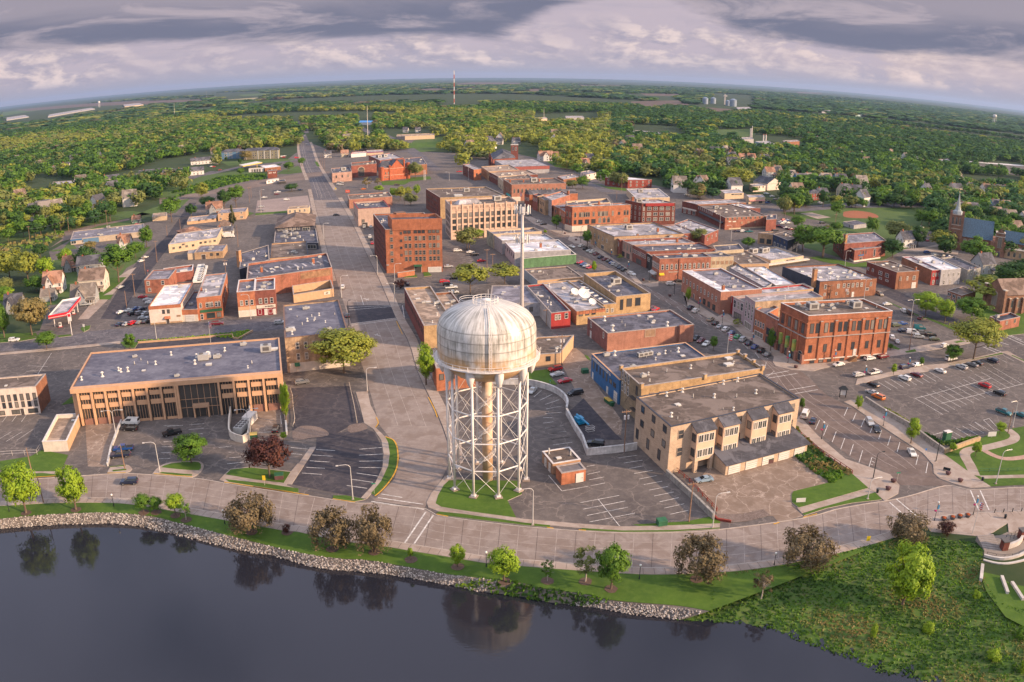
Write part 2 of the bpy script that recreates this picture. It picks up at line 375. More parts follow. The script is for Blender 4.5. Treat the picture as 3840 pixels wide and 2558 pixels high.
for ln,d in((NK,0.12),(SK,-.02)):
 A_=OF(ln,d+.12);B_=OF(ln,d-.12);strip(g,A_,B_,.16,KERB)
 k=len(g.v);i=g.mid(KERB)
 for p in(B_ if ln is NK else A_):g.v+=[(p.x,p.y,.16),(p.x,p.y,.0)]
 for a in RA(n-1):g.f.append((k+2*a,k+2*a+2,k+2*a+3,k+2*a+1));g.mi.append(i)
tag(g.build('kerb'),kind='structure')
g=MB()
def ykerb(f,s,w=.28,z=.20,mm=YEL):LP(g,SN(PT(f,s),4),w,z,mm)
ykerb('a','260,412 350,406 455,400');ykerb('a','862,378 1010,373');ykerb('a','1237,382 1400,395 1545,408');ykerb('a','1800,450 2000,480 2354,532')
ykerb('l','0,1052 250,1090 490,1127');ykerb('l','700,1160 900,1190');ykerb('l','1165,612 1235,640 1268,700 1278,800 1262,900 1215,990 1140,1080 1075,1135',.35)
ykerb('l','1545,262 1600,370 1625,440');ykerb('l','1615,1296 1720,1316');ykerb('l','1085,440 1103,490 1078,530');ykerb('l','1730,730 1732,820')
ykerb('t','315,1192 395,1204');ykerb('t','690,1222 775,1228');ykerb('m','280,1108 410,1075');ykerb('m','0,1172 55,1156');ykerb('k','2055,1060 2115,1190')
ykerb('y','550,470 800,440 1060,415');ykerb('h','1210,1285 1330,1276');ykerb('h','1390,1272 1455,1262')
tag(g.build('kerb_paint'),kind='structure')
LM=SN(PT('l','1060,1170 1230,1010 1290,850 1275,700 1180,600 1110,500 1070,350 1030,210 975,20')+PT('k','1690,1400 1610,1100 1520,820 1440,560 1390,400 1300,60')+PT('h','440,680 380,430 330,300 290,130 292,0'),4)
RM=SN(PT('l','1510,1236 1570,1110 1690,960 1735,780 1700,620 1615,400 1530,220 1440,20')+PT('k','2170,1260 2060,1060 1990,900 1870,620 1760,400 1620,100')+PT('h','620,560 490,350 430,240 385,100 340,0'),4)
LM=RS(LM,120);RM=RS(RM,120)
g=MB();strip(g,LM[:44],RM[:44],.05,CONC);strip(g,LM[43:],RM[43:],.05,ASPHO)
for f_ in(.3,.52,.75):LP(g,[LM[a].lerp(RM[a],f_)for a in RA(4,60)],.11,.064,JOINTL)
for f_ in(.2,.36,.64,.8):LP(g,[LM[a].lerp(RM[a],f_)+V3((random.uniform(-.4,.4),0,0))for a in RA(44,100)],.22,.064,JOINTL if f_<.5 else JOINT)
for a in RA(2,60,2):SK_(g,LM[a],RM[a],.09,.064,JOINTL if a%3 else JOINT)
for a in RA(60,110,1):
 if random.random()<.5:SK_(g,LM[a].lerp(RM[a],random.uniform(.05,.3)),LM[a].lerp(RM[a],random.uniform(.6,.95)),.25,.064,JOINT)
tag(g.build('main_street'),kind='structure')
walk(OF(cut(LM,.16,.42),.2),.1,3.2,name='street_pavement');walk(OF(cut(LM,.47,.85),.2),.1,3.4,name='street_pavement')
walk(OF(cut(RM,.02,.37),-.2),-.1,-3.4,name='street_pavement');walk(OF(cut(RM,.41,.84),-.2),-.1,-3.6,name='street_pavement')
g=MB()
FP(g,PT('b','-1400,640 0,515 800,462 1000,452 1560,405 2000,365 2354,330 3620,220 3610,120 2354,218 2000,240 1330,292 800,335 620,375 0,415 -1400,560'),.045,ASPHO)
FP(g,PT('e','985,1560 1150,1290 1330,1020 1500,880 1640,740 1760,570 1860,420 1925,420 1850,560 1770,700 1650,860 1520,1030 1400,1180 1260,1400 1180,1560'),.05,ASPHD)
tag(g.build('cross_street'),kind='structure')
g=MB()
FP(g,PT('k','1565,905 2070,900 2120,1020 1610,1085'),.07,ASPHD)
tag(g.build('new_asphalt_crossing'),kind='structure')
LB=SN(PT('m','1195,800 1180,770 1100,720 1020,650 870,610 700,520 500,360 300,250 200,150')+PT('c','1420,500 1340,400 1310,330')+PT('j','1980,980 1700,760 1310,560 1100,440 900,330 760,250')+PT('i','740,1010 620,900 480,790 300,690 140,600'),3)
RB=SN(PT('m','1690,810 1560,750 1500,690 1490,610 1380,500 1270,430 1000,260 740,70 650,30')+PT('c','1740,440 1700,390 1560,270')+PT('j','2110,990 1900,850 1600,660 1240,440 1000,330 780,210')+PT('i','1060,1085 800,900 620,760 500,720 280,620 150,535'),3)
LB=RS(LB,80);RB=RS(RB,80)
g=MB();strip(g,LB,RB,.05,GM('street_concrete',(.17,.13,.115),(.12,.092,.085),(.26,.21,.19),damp=(.11,.08,.07)))
for f_ in(.33,.5,.67):LP(g,[LB[a].lerp(RB[a],f_)for a in RA(2,79)],.12,.062,JOINTL)
tag(g.build('shopping_street'),kind='structure')
g=MB()
FP(g,PT('g','-60,870 300,770 640,705 900,660 1200,600 1600,500 1880,420 2300,330 2300,560 1880,640 1640,700 1320,760 960,850 800,870 400,960 60,1010 -200,1050 -450,1080 -420,960'),.048,ASPH)
FP(g,PT('g','1690,560 1250,480 1000,420 620,210 250,30 140,20 330,-60 700,120 1100,330 1500,430 2000,480'),.046,ASPHD)
tag(g.build('side_street'),kind='structure')
PZ=[0]
def PL(name,f,s,m,z=.14,smooth=0,kerb=.14):
 P_=PT(f,s)
 if smooth:P_=SN(P_+[P_[0]],smooth)[:-1]
 PZ[0]+=.0004;mb=MB();FP(mb,P_,z+PZ[0],m,kerb,KERB);return tag(mb.build(name),kind='structure')
PL('verge','l','1165,612 1235,640 1262,700 1270,800 1255,900 1210,985 1135,1070 1075,1130 1040,1110 1130,1000 1190,870 1205,760 1190,660',LAWN)
PL('street_walk','l','980,490 1050,500 1165,612 1190,660 1205,760 1190,870 1130,1000 1040,1115 1000,1160 950,1150 1080,1010 1140,880 1150,760 1130,640 1060,540',WALK,.13)
PL('lawn','l','1740,985 1790,990 2354,1000 2370,1120 2245,1175 2320,1325 1850,1262 1660,1230 1610,1200 1630,1130 1680,1040',LAWN,.15)
PL('street_walk','l','1690,960 1735,985 1680,1040 1630,1130 1610,1200 1660,1230 1850,1262 2354,1330 2354,1362 1850,1290 1640,1270 1545,1235 1530,1190 1570,1110',WALK,.13)
PL('verge','l','1640,1272 1850,1292 2354,1364 2354,1385 1730,1312 1615,1290',LAWN,.15)
PL('verge','t','0,1130 355,1165 350,1190 0,1158',LAWN,.15);PL('verge','t','720,1198 1200,1228 1800,1222 2350,1192 2350,1204 1800,1240 1200,1245 730,1222',LAWN,.15)
PL('street_walk','t','0,1085 650,1142 1200,1178 1800,1170 2350,1145 2350,1190 1800,1220 1200,1226 650,1192 0,1128',WALK,.13)
PL('lawn','t','1320,1158 1960,1120 2230,1065 2354,1120 2354,1142 1800,1166 1400,1176',LAWN,.15)
PL('lawn','a','0,280 250,240 335,190 548,230 505,330 455,375 250,358 0,350',LAWN,.12,0,0);PL('verge','a','150,382 350,376 455,388 450,398 260,408 0,424 0,390',LAWN,.15)
PL('street_walk','a','-300,372 150,362 475,362 465,380 150,380 0,390 -300,400',WALK,.13)
PL('island','y','10,1150 60,1085 240,1060 300,1090 310,1120 240,1155',WALK,.14,3);PL('planting','y','30,1085 230,1062 235,1078 40,1092',LAWN,.2);PL('planting','y','70,1128 240,1110 245,1130 80,1146',LAWN,.2)
PL('island','y','560,1170 640,1085 780,1030 1080,1010 1160,1030 1190,1070 1160,1140 1050,1212 900,1205',WALK,.13,3)
PL('lawn','y','665,1092 790,1045 1080,1025 1145,1045 1155,1080 1130,1128 900,1118',LAWN,.17,2);PL('verge','y','680,1150 1050,1180 1045,1198 860,1190 640,1165',LAWN,.17)
PL('island','y','1380,1245 1440,1180 1520,1110 1760,1085 2260,1140 2350,1030 2352,1100 2200,1310 2352,1360 2352,1415 1450,1270',WALK,.13)
PL('lawn','y','1460,1180 1520,1120 1760,1095 2255,1150 2170,1285 1800,1240',LAWN,.17);PL('verge','y','1455,1238 1900,1285 2352,1352 2352,1405 1500,1272',LAWN,.17)
PL('verge','l','705,1130 820,1130 990,1165 900,1182 705,1155',LAWN,.16)
PL('island','l','500,705 550,698 548,712 340,1030 275,1025',WALK,.14)
PL('gravel_bed','l','345,560 420,515 560,520 650,560 655,600 500,620 360,640',GRAVEL,.08,3,0);PL('gravel_bed','l','830,540 850,505 975,490 1005,540 860,575',GRAVEL,.08,2,0)
PL('street_walk','l','905,215 1010,210 1035,330 1095,440 1100,490 1075,530 980,490 940,330',WALK,.13)
PL('dark_lot','l','340,180 850,160 890,240 975,480 840,520 700,600 380,640 345,540 355,400',ASPHD,.06,0,0)
PL('asphalt_lot','l','555,700 560,600 1000,540 1070,570 1135,700 1145,880 1085,1000 950,1145 700,1100 345,1030',ASPHD,.056,0,0)
PL('entrance_walk','y','1070,330 1420,318 1430,385 1075,412',WALK,.14);PL('planting','y','560,440 1075,395 1060,412 800,438 552,462',SOIL,.16)
PL('driveway','y','-260,560 30,520 190,500 60,900 -10,1080 -230,1080',APRON,.05,0,0);PL('driveway','y','1775,350 2120,330 2150,560 2180,760 1780,770',APRON,.05,0,0)
PL('driveway','c','905,975 1010,985 1330,930 1530,880 1785,1095 1520,1170 1505,1270 1590,1345 1410,1395 1370,1345 960,1330 800,1110',APRON,.06,0,0)
PL('lawn','c','1505,1190 1520,1165 1790,1098 1950,1035 2070,1140 1560,1285 1508,1245',LAWN,.16);PL('verge','c','1585,1330 1700,1290 2120,1172 2170,1225 1950,1250 1760,1290 1600,1342',LAWN,.15)
PL('street_walk','c','1545,1285 2070,1145 2120,1172 1580,1322',WALK,.13)
PL('street_walk','c','1560,605 1700,755 1900,925 2090,990 2230,1040 2300,1120 2290,1180 2190,1235 2120,1172 2070,1140 1950,1035 1520,700',WALK,.13)
PL('gravel_bed','c','905,1340 960,1330 1140,1330 1300,1295 1350,1340 1180,1385 1050,1395 960,1375',GRAVEL,.1,0,0)
PL('planting_bed','c','1480,720 1540,700 1700,870 1950,1035 1790,1098 1640,1000 1500,880',MEADOW,.15,0,0)
PL('street_walk','m','730,0 860,20 1010,90 1280,250 1600,510 1850,690 2040,815 1850,828 1700,790 1560,740 1505,690 1500,610 1400,500 1290,430 1000,240 740,60 660,20',WALK,.13)
PL('park_lawn','m','1590,500 1700,460 1940,365 2080,300 2354,250 2700,250 2700,800 2354,800 2040,815 1975,770 1850,690',LAWN,.1,0,0)
PL('street_walk','m','1930,715 2354,705 2700,700 2700,728 2354,735 1975,742',WALK,.13)
g=MB();LP(g,SN(PT('m','1890,712 1850,620 1800,530 1810,490 1870,465 2000,450 2200,400 2260,370 2262,330 2200,280'),6),3.2,.14,WALK)
LP(g,SN(PT('m','1960,465 2060,520 2180,555 2354,540 2500,500'),6),2.2,.135,mat('pink_walk',(.42,.27,.22),.9));tag(g.build('park_path'),kind='structure')
PL('plaza','m','1400,1142 1620,1098 1950,1075 2354,1052 2700,1040 2700,1250 2210,1250 2200,1160 1990,1290 1700,1260 1480,1240',WALK,.13)
PL('parking_lot','g','40,1030 350,960 700,930 950,870 1300,790 1650,705 1882,800 2400,1000 2400,1400 1882,1290 1650,1500 1240,1640 900,1700 600,1560 300,1400 0,1220',ASPH,.04,0,0)
PL('sidewalk','g','-80,1010 300,930 700,850 960,830 1620,690 1690,680 1882,790 1882,820 1640,705 1300,790 950,880 700,930 350,965 40,1045 -100,1080',WALK,.13)
PL('verge','g','1000,845 1620,702 1640,718 1250,790 985,852',LAWN,.16);PL('verge','g','1740,730 1882,790 1882,803 1735,738',LAWN,.16)
PL('verge','g','480,690 600,662 615,690 500,705',LAWN,.16);PL('verge','g','290,585 430,662 400,670 280,640',LAWN,.16);PL('verge','g','730,280 1090,420 1090,455 740,305',LAWN,.16);PL('verge','g','270,95 560,225 740,300 700,305 400,165 290,110',LAWN,.16)
PL('sidewalk','g','0,720 300,700 450,660 900,580 1090,540 1240,560 1250,590 900,655 620,700 330,745 0,760',WALK,.13);PL('verge','g','1640,480 1882,440 1882,480 1690,500',LAWN,.16);PL('verge','g','1130,560 1200,570 1090,590 1050,575',LAWN,.16)
PL('sidewalk','r','1580,1310 2100,1200 2354,1170 2354,1200 2150,1270 1700,1330 1300,1420 1180,1455 900,1440 700,1390 665,1340 680,1270 560,1180 430,1100 300,1010 180,900 40,810 0,760 60,700 200,820 640,1100 800,1240 1010,1370 1350,1350',WALK,.13)
PL('sidewalk','i','1560,1200 1600,1400 1900,1554 2000,1554 1930,1440 1860,1480 1640,1340 1560,1290 1540,1190',WALK,.13)
PL('sidewalk','i','560,760 740,820 900,940 1100,1080 1200,1190 1340,1170 1340,1210 1260,1215 1130,1170 1060,1085 900,980 740,860 600,830 540,800',WALK,.13)
PL('sidewalk','i','150,560 300,640 480,700 540,740 700,740 700,770 500,760 420,730 240,660 140,590',WALK,.13)
PL('verge','b','0,410 150,395 300,385 330,400 180,425 0,440',LAWN,.14);PL('garden','b','-800,440 0,360 320,350 330,380 0,400 -800,480',LAWN,.1,0,0);PL('verge','b','505,375 620,365 635,378 520,392',LAWN,.14);PL('verge','b','710,320 730,295 800,285 790,320 740,345',LAWN,.14)
PL('sidewalk','b','0,545 300,520 1070,445 1060,425 830,450 160,515 0,530',WALK,.13)
PL('planting','b','1210,425 1600,395 2000,355 2200,330 2230,340 2120,405 2060,400 2055,370 1600,410 1220,440',LAWN,.3);PL('planting','b','1065,440 1090,430 1225,440 1190,490 1110,490',LAWN,.3)
PL('side_lot','b','1225,445 1600,415 2050,378 2070,410 1500,470 1190,495',ASPHD,.06,0,0);PL('verge','b','540,990 650,900 800,520 820,525 700,740 655,970',LAWN,.1,0,0)
PL('garden','e','940,1330 1030,1160 1240,1150 1190,1200 1080,1290 1010,1330 1110,1320 1080,1370 940,1370',LAWN,.1,0,0)
PL('sidewalk','e','1260,1080 1340,1050 1240,1170 1060,1370 870,1560 760,1568 900,1400 1080,1200',WALK,.08,0,0)
PL('park_grass','e','490,890 620,870 680,800 760,870 520,900',FIELD,.08,0,0);PL('park_grass','e','650,720 1000,640 1300,590 1280,640 1000,690 690,740',FIELD,.07,0,0)
PL('grass_strip','e','-800,900 0,810 500,740 700,690 900,640 1260,570 1500,470 1740,400 1860,380 1720,520 1480,530 1300,500 1000,520 700,650 300,700 0,760 -800,850',FIELD,.06,0,0)
PL('gravel_track','e','450,740 640,700 900,640 1270,575 1270,592 960,650 700,740 780,760 600,800 480,870 620,770',GRAVEL,.08,0,0)
PL('grass_field','v','-900,900 -300,730 0,670 400,600 750,560 1190,600 1180,660 900,690 500,790 350,830 -200,980',FIELD,.05,0,0);PL('grass_field','v','500,420 1400,375 1600,390 1500,420 900,450 620,480',FIELD,.05,0,0);PL('grass_field','v','1320,600 1420,540 1640,480 1740,570 1500,600',FIELD,.08,0,0)
PL('hill_road','v','-900,800 0,640 400,570 760,490 1200,440 1620,390 1640,410 1200,465 760,520 400,600 0,670 -900,840',ASPHO,.06,0,0)
PL('gravel_lot','v','1040,990 1780,915 1830,1100 1480,1110 1470,1150 1010,1165',GM('pink_gravel',(.3,.235,.215),(.22,.17,.16),(.4,.33,.31)),.06,0,0);PL('verge','v','1010,1180 1470,1140 1475,1170 1010,1210',LAWN,.09);PL('verge','v','1880,420 1920,415 1960,490 1920,490',LAWN,.12)
PL('railway_bed','v','-400,960 350,850 700,770 1100,690 1700,590 2100,560 2100,610 1740,680 1180,770 700,850 350,900 -400,1050',GRAVEL,.055,0,0)
PL('lawn','L','270,440 560,425 640,390 880,375 900,410 640,440 560,480 280,488',LAWN,.1,0,0)
PL('driveway','h','1200,1290 1560,1240 1660,1420 1480,1430 1220,1360',ASPH,.05,0,0);PL('lawn','h','1230,1250 1320,1250 1330,1270 1215,1278',LAWN,.12);PL('lawn','h','1380,1228 1430,1224 1457,1258 1390,1266',LAWN,.12)
PL('lawn','s','300,570 620,530 640,640 745,760 700,760 450,700 280,680',LAWN,.1,0,0);PL('lawn','s','1140,320 1200,340 1240,410 1180,380',LAWN,.1,0,0)
PL('alley','s','800,220 1020,220 1150,330 1250,420 1240,640 1700,1300 1680,1500 1560,1480 1200,1080 1000,820 830,500 810,380',APRON,.05,0,0)
PL('lower_lot','s','880,1190 1130,960 1600,1480 1700,1568 1120,1568',ASPHD,.07,0,0)
PL('park_field','q','760,800 1060,760 1560,745 2354,730 3400,760 3400,1050 2354,1020 2000,960 1600,950 1200,890 900,850',FIELD,.06,0,0)
PL('ball_diamond','q','1560,790 1680,775 1850,790 1960,820 2000,855 1940,870 1700,870 1560,850',CLAY,.09,3,0);PL('basketball_court','q','1010,810 1160,800 1400,860 1230,880',WALK,.09,0,0)
PL('park_street','q','500,760 760,745 1400,690 1900,670 2600,665 3400,690 3400,760 2600,735 1600,740 1000,790 760,800',ASPHO,.065,0,0)
PL('verge','q','1180,640 1700,620 2354,640 3300,660 3300,690 2354,665 1700,665 1200,670',FIELD,.09,0,0)
PL('school_lawn','q','1120,1370 1240,1350 1460,1390 1700,1450 1850,1420 1850,1490 1580,1480 1300,1420',LAWN,.1,0,0)
PL('church_yard','f','880,880 1100,860 1240,830 1450,900 1440,930 1200,900 920,900',WALK,.1,0,0)
PL('garden','e','430,1430 480,1000 700,940 1240,880 1480,850 1330,1010 1240,1060 1050,1330 900,1370 540,1420',FIELD,.04,0,0)
PL('garden','f','1230,620 2400,640 2400,760 1900,700 1600,640',FIELD,.04,0,0);PL('garden','f','1560,1090 2400,930 2400,1330 2200,1330 1950,1200 1700,1250',FIELD,.04,0,0);PL('garden','g','1130,0 1882,-80 2200,-60 2200,420 1882,440 1640,480 1480,420 1300,250',LAWN,.036,0,0)
PL('garden','f','-100,700 900,620 1000,840 700,990 300,960 -60,860',FIELD,.034,0,0);PL('garden','u','1370,180 1640,170 1850,310 1500,260',LAWN,.08,0,0);PL('garden','i','740,290 870,330 1050,345 1060,370 900,350',LAWN,.08,0,0);PL('garden','h','1050,100 1560,70 1580,110 1190,140',LAWN,.07,0,0);PL('garden','v','440,1210 900,1150 1000,1180 780,1260 500,1290',FIELD,.05,0,0)
g=MB()
def ln(f,s,w=.16,z=.085,m=LINE):
 P_=PT(f,s)
 for a,b in zip(P_[::2],P_[1::2]):SK_(g,a,b,w,z,m)
ln('l','1130,1115 1315,1145 1100,1147 1500,1205 1040,1180 1508,1250',.3,.075);ln('l','1523,1272 1335,1548 1588,1302 1420,1554',.35,.075)
ln('m','1850,850 1930,1038 1942,852 2024,1035 1090,962 1222,1078 1152,930 1380,1122',.35,.075)
ln('k','1605,1085 2110,1020 1615,1100 2110,1035 1590,925 2100,900 1590,950 2050,912 2050,915 2070,1010 2115,905 2135,1040',.3,.09)
for a,b,c,d in((935,720,1132,704),(932,773,1142,762),(935,826,1142,822),(930,880,1140,884),(912,930,1100,957),(870,985,1055,1012),(825,1040,1005,1065),(555,722,722,732),(520,770,700,782),(500,822,672,833),(470,880,632,888),(430,930,605,942),(330,705,480,718),(330,758,430,766)):ln('l',f'{a},{b} {c},{d}',.2)
for a,b,c,d in((1160,370,1380,340),(1220,432,1440,398),(1285,495,1450,465),(1340,555,1560,518),(1405,620,1610,578),(1455,685,1672,645),(1518,750,1738,708),(1575,820,1808,772),(1640,888,1868,838),(1695,962,1932,910),(1762,1035,1978,988),(705,898,1168,812),(740,975,1238,878),(790,1048,1270,950),(815,1125,1352,1020),(920,858,1170,1172),(785,472,880,455),(790,565,942,533),(812,630,990,595),(830,700,1000,665),(495,760,800,705),(335,575,492,760),(295,22,480,-5),(330,88,545,58),(358,152,590,122),(390,218,618,186)):ln('t',f'{a},{b} {c},{d}',.17)
for a,b,c,d in((320,840,290,900),(515,840,400,940),(668,900,490,988),(775,978,568,1048),(820,1072,582,1115),(808,1165,565,1185),(672,1243,538,1245),(688,1305,535,1325),(832,1362,565,1398),(875,1443,612,1482),(930,1525,645,1562),(1282,790,1455,940),(1100,1110,1140,950)):ln('s',f'{a},{b} {c},{d}',.17)
for a,b,c,d in((435,190,395,278),(510,240,470,338),(590,298,552,398),(670,360,632,465),(752,418,718,522),(838,475,803,590),(700,70,665,150),(778,122,745,200),(857,178,823,256),(940,232,908,310),(1018,285,988,370),(1102,340,1073,430),(1188,398,1162,492),(1362,520,1338,612),(1452,585,1432,688),(925,540,898,628),(925,540,965,560),(912,570,950,590),(905,600,935,612)):ln('m',f'{a},{b} {c},{d}',.2)
for k_ in RA(14):
 x0,y0=595+k_*71,1235-k_*28;ln('g',f'{x0},{y0} {x0+335},{y0+195}',.17)
ln('g','910,1297 1882,1065 600,1240 1500,1000',.2)
for k_ in RA(9):x0,y0=165+k_*76,1045-k_*14;ln('g',f'{x0},{y0} {x0+150},{y0+92}',.17)
for k_ in RA(8):x0,y0=1060+k_*82,868-k_*20;ln('g',f'{x0},{y0} {x0+130},{y0+72}',.17)
for k_ in RA(5):x0,y0=1140+k_*102,840-k_*32;ln('z',f'{x0},{y0} {x0+250},{y0+150}',.17)
ln('z','835,930 1035,875 1035,875 1050,960 1130,925 1270,1000 1690,680 1860,845 1690,680 1780,655 1780,655 1960,850 1550,715 1700,830',.17)
for k_ in RA(12):a=LB[14+2*k_];b=RB[14+2*k_];t=(b-a)*.24;w_=(LB[15+2*k_]-a)*1.0;SK_(g,a+(b-a)*.02,a+t+w_,.14,.075,LINE)
for k_ in RA(22):a=RB[20+2*k_];b=LB[20+2*k_];t=(b-a)*.24;w_=(RB[19+2*k_]-a)*1.0;SK_(g,a+(b-a)*.02,a+t+w_,.14,.075,LINE)
ln('j','2010,1118 2245,1075 2020,1150 2330,1100',.3,.08);ln('c','1490,418 1680,385 1530,445 1700,415',.3,.08)
for k_ in RA(9):x0,y0=880+k_*22-0,1090+0;ln('h',f'{1680+k_*16},{1068+k_*16} {1768+k_*17},{1058+k_*15}',.17)
for k_ in RA(8):ln('b',f'{1340+k_*80},{475-k_*7} {1355+k_*80},{442-k_*7}',.16)
ln('g','1400,632 1560,700 1430,622 1612,690 1560,560 1700,610 1650,505 1882,610 1700,500 1882,580 1720,495 1855,552',.4,.075)
for a,b,c,d in((700,580,880,575),(675,840,800,835),(668,912,785,906),(645,985,780,980),(740,590,935,575),(1010,570,1195,553),(1005,628,1195,610),(1010,690,1180,675),(1495,905,1535,905),(1500,975,1750,952),(1475,1048,1755,1018),(695,778,860,765),(1370,850,1530,828),(1855,668,2035,652),(2130,450,2140,560)):ln('y',f'{a},{b} {c},{d}',.17)
for k_ in RA(8):ln('b',f'{20+k_*85},{1140-k_*2} {65+k_*85},{1080-k_*4}',.15)if k_ in(0,1,2)else None
ln('b','0,1285 100,1225 55,1310 195,1225 150,1300 290,1205',.15);ln('b','325,730 455,530 230,690 400,680 250,640 420,650',.14)
ln('k','1735,900 1705,805 1835,1190 1900,1185',.2,.08);ln('k','1733,835 1785,852 1760,850 1785,838 1850,1190 1900,1205 1870,1182 1850,1198',.45,.08)
tag(g.build('road_markings'),kind='structure')
def fld(f,s,m,name='field',z=.05):mb=MB();FP(mb,PT(f,s),z,m);return tag(mb.build(name),kind='structure')
# -------- sky, sun, exposure
SUN_AZ,SUN_EL=-19.0,19.0
w=bpy.data.worlds.new('World');SC.world=w;w.use_nodes=True;nt=w.node_tree;N=nt.nodes;L=nt.links;bg=N['Background']
def nd(t,**k):
 n=N.new(t)
 for a,b in k.items():setattr(n,a,b)
 return n
def mth(op,a,b=None,c=None):
 n=nd('ShaderNodeMath',operation=op)
 for i_,q in EN((a,b,c)):
  if q is None:continue
  if isinstance(q,(int,float)):SI(n,i_,q)
  else:L.new(q,n.inputs[i_])
 return n.outputs[0]
def sstep(x,a,b,lo=0.0,hi=1.0):
 n=nd('ShaderNodeMapRange',interpolation_type='SMOOTHSTEP');L.new(x,n.inputs[0])
 for i_,q in((1,a),(2,b),(3,lo),(4,hi)):
  if isinstance(q,(int,float)):SI(n,i_,q)
  else:L.new(q,n.inputs[i_])
 return n.outputs[0]
def cmix(f,a,b):
 n=nd('ShaderNodeMix',data_type='RGBA')
 for s_,q in((0,f),(6,a),(7,b)):
  if isinstance(q,float):SI(n,s_,q)
  elif isinstance(q,tuple):SI(n,s_,lin(q))
  else:L.new(q,n.inputs[s_])
 return n.outputs[2]
sky=nd('ShaderNodeTexSky',sky_type='NISHITA',sun_disc=False);sky.sun_elevation=R(SUN_EL);sky.sun_rotation=R(90-SUN_AZ)
sky.altitude=100;sky.dust_density=2.0
tc=nd('ShaderNodeTexCoord');sx=nd('ShaderNodeSeparateXYZ');L.new(tc.outputs['Generated'],sx.inputs[0])
az=mth('ARCTAN2',sx.outputs[0],sx.outputs[1]);el=mth('ARCSINE',sx.outputs[2])
def cvec(ka,ke,off=0.0):
 c=nd('ShaderNodeCombineXYZ');L.new(mth('MULTIPLY_ADD',az,ka,off),c.inputs[0]);L.new(mth('MULTIPLY',el,ke),c.inputs[1]);return c.outputs[0]
def noise(v,sc,det,ro=.55,dist=0.0):
 n=nd('ShaderNodeTexNoise');SI(n,'Scale',sc);SI(n,'Detail',det);SI(n,'Roughness',ro);SI(n,'Distortion',dist)
 L.new(v,n.inputs['Vector']);return n.outputs['Fac']
big=noise(cvec(3.2,22,3.3),1.0,7,.6,.4);puff=noise(cvec(14,34,1.7),1.0,8,.62,.2);thin=noise(cvec(5,60,9.2),1.0,5,.6)
horiz=cmix(sstep(el,0.0,.04),(.25,.235,.29),(.34,.29,.33))
bank_h=mth('MULTIPLY_ADD',big,.085,-.012)
bank=sstep(mth('MULTIPLY_ADD',puff,.045,el),mth('ADD',bank_h,.022),mth('ADD',bank_h,.028),1.0,0.0)
v2=nd('ShaderNodeVectorMath',operation='ADD');L.new(cvec(14,34,1.7),v2.inputs[0]);SI(v2,1,(.16,.2,0));puff2=noise(v2.outputs[0],1.0,8,.62,.2);rel=mth('MULTIPLY_ADD',mth('SUBTRACT',puff,puff2),3.2,.42)
lit=cmix(sstep(rel,.1,.9),(.24,.22,.275),(.56,.45,.42))
lit=cmix(mth('MULTIPLY',sstep(az,.15,.5),.35),lit,(.66,.49,.40))
lowf=noise(cvec(4,9,31.0),1.0,3);base=cmix(mth('MULTIPLY',sstep(puff,.40,.52),sstep(lowf,.36,.6,.25,1.0)),horiz,lit)
BD=mth('MULTIPLY',sstep(el,.008,.022),sstep(el,.085,.05))
c1=cmix(mth('MULTIPLY',BD,.85),horiz,base)
c1=cmix(mth('MULTIPLY',sstep(thin,.5,.7),.35),c1,(.25,.235,.29))
edge=mth('MULTIPLY_ADD',noise(cvec(3.1,18,21.0),1.0,8,.62,.3),-.085,.093)
right=sstep(mth('ABSOLUTE',mth('SUBTRACT',az,.13)),.02,.17,.04,.0)
edge=mth('ADD',edge,right)
deck=sstep(el,mth('ADD',edge,-.008),mth('ADD',edge,.010))
dn=noise(cvec(5,26,5.0),1.0,8,.62,.5);deckc=cmix(mth('MAXIMUM',sstep(dn,.46,.66),sstep(mth('SUBTRACT',el,edge),.02,.06,0.0,.6)),(.115,.12,.17),(.29,.25,.28))
c2=cmix(deck,c1,deckc)
ov=noise(tc.outputs['Generated'],2.2,6)
skys=nd('ShaderNodeVectorMath',operation='SCALE');L.new(sky.outputs[0],skys.inputs[0]);SI(skys,'Scale',.10)
back=sstep(mth('MULTIPLY_ADD',sx.outputs[1],-.8,mth('MULTIPLY',sx.outputs[2],.7)),-.15,.55)
up=cmix(sstep(ov,.38,.6,.25,.8),skys.outputs[0],cmix(back,(.52,.54,.72),(.98,.97,1.08)))  # unseen sky brightened overhead and behind the camera as added fill, dimmer ahead
c3=cmix(sstep(el,.12,.35),c2,up)
L.new(c3,bg.inputs['Color']);SI(bg,'Strength',1.0)
sl=bpy.data.lights.new('sun','SUN');sl.energy=5.0;sl.angle=R(1.2);sl.color=(1.0,.70,.44)
so=bpy.data.objects.new('sun',sl);COL.objects.link(so)
d=V3((MM.cos(R(SUN_AZ))*MM.cos(R(SUN_EL)),MM.sin(R(SUN_AZ))*MM.cos(R(SUN_EL)),MM.sin(R(SUN_EL))))
so.rotation_euler=(-d).to_track_quat('-Z','Y').to_euler()
SC.view_settings.view_transform='Standard';SC.view_settings.look='None';SC.view_settings.exposure=0.72;SC.view_settings.gamma=1.0
SC.cycles.max_bounces=5;SC.cycles.diffuse_bounces=2;SC.cycles.glossy_bounces=2;SC.cycles.transmission_bounces=2;SC.cycles.transparent_max_bounces=4
SC.cycles.use_denoising=True
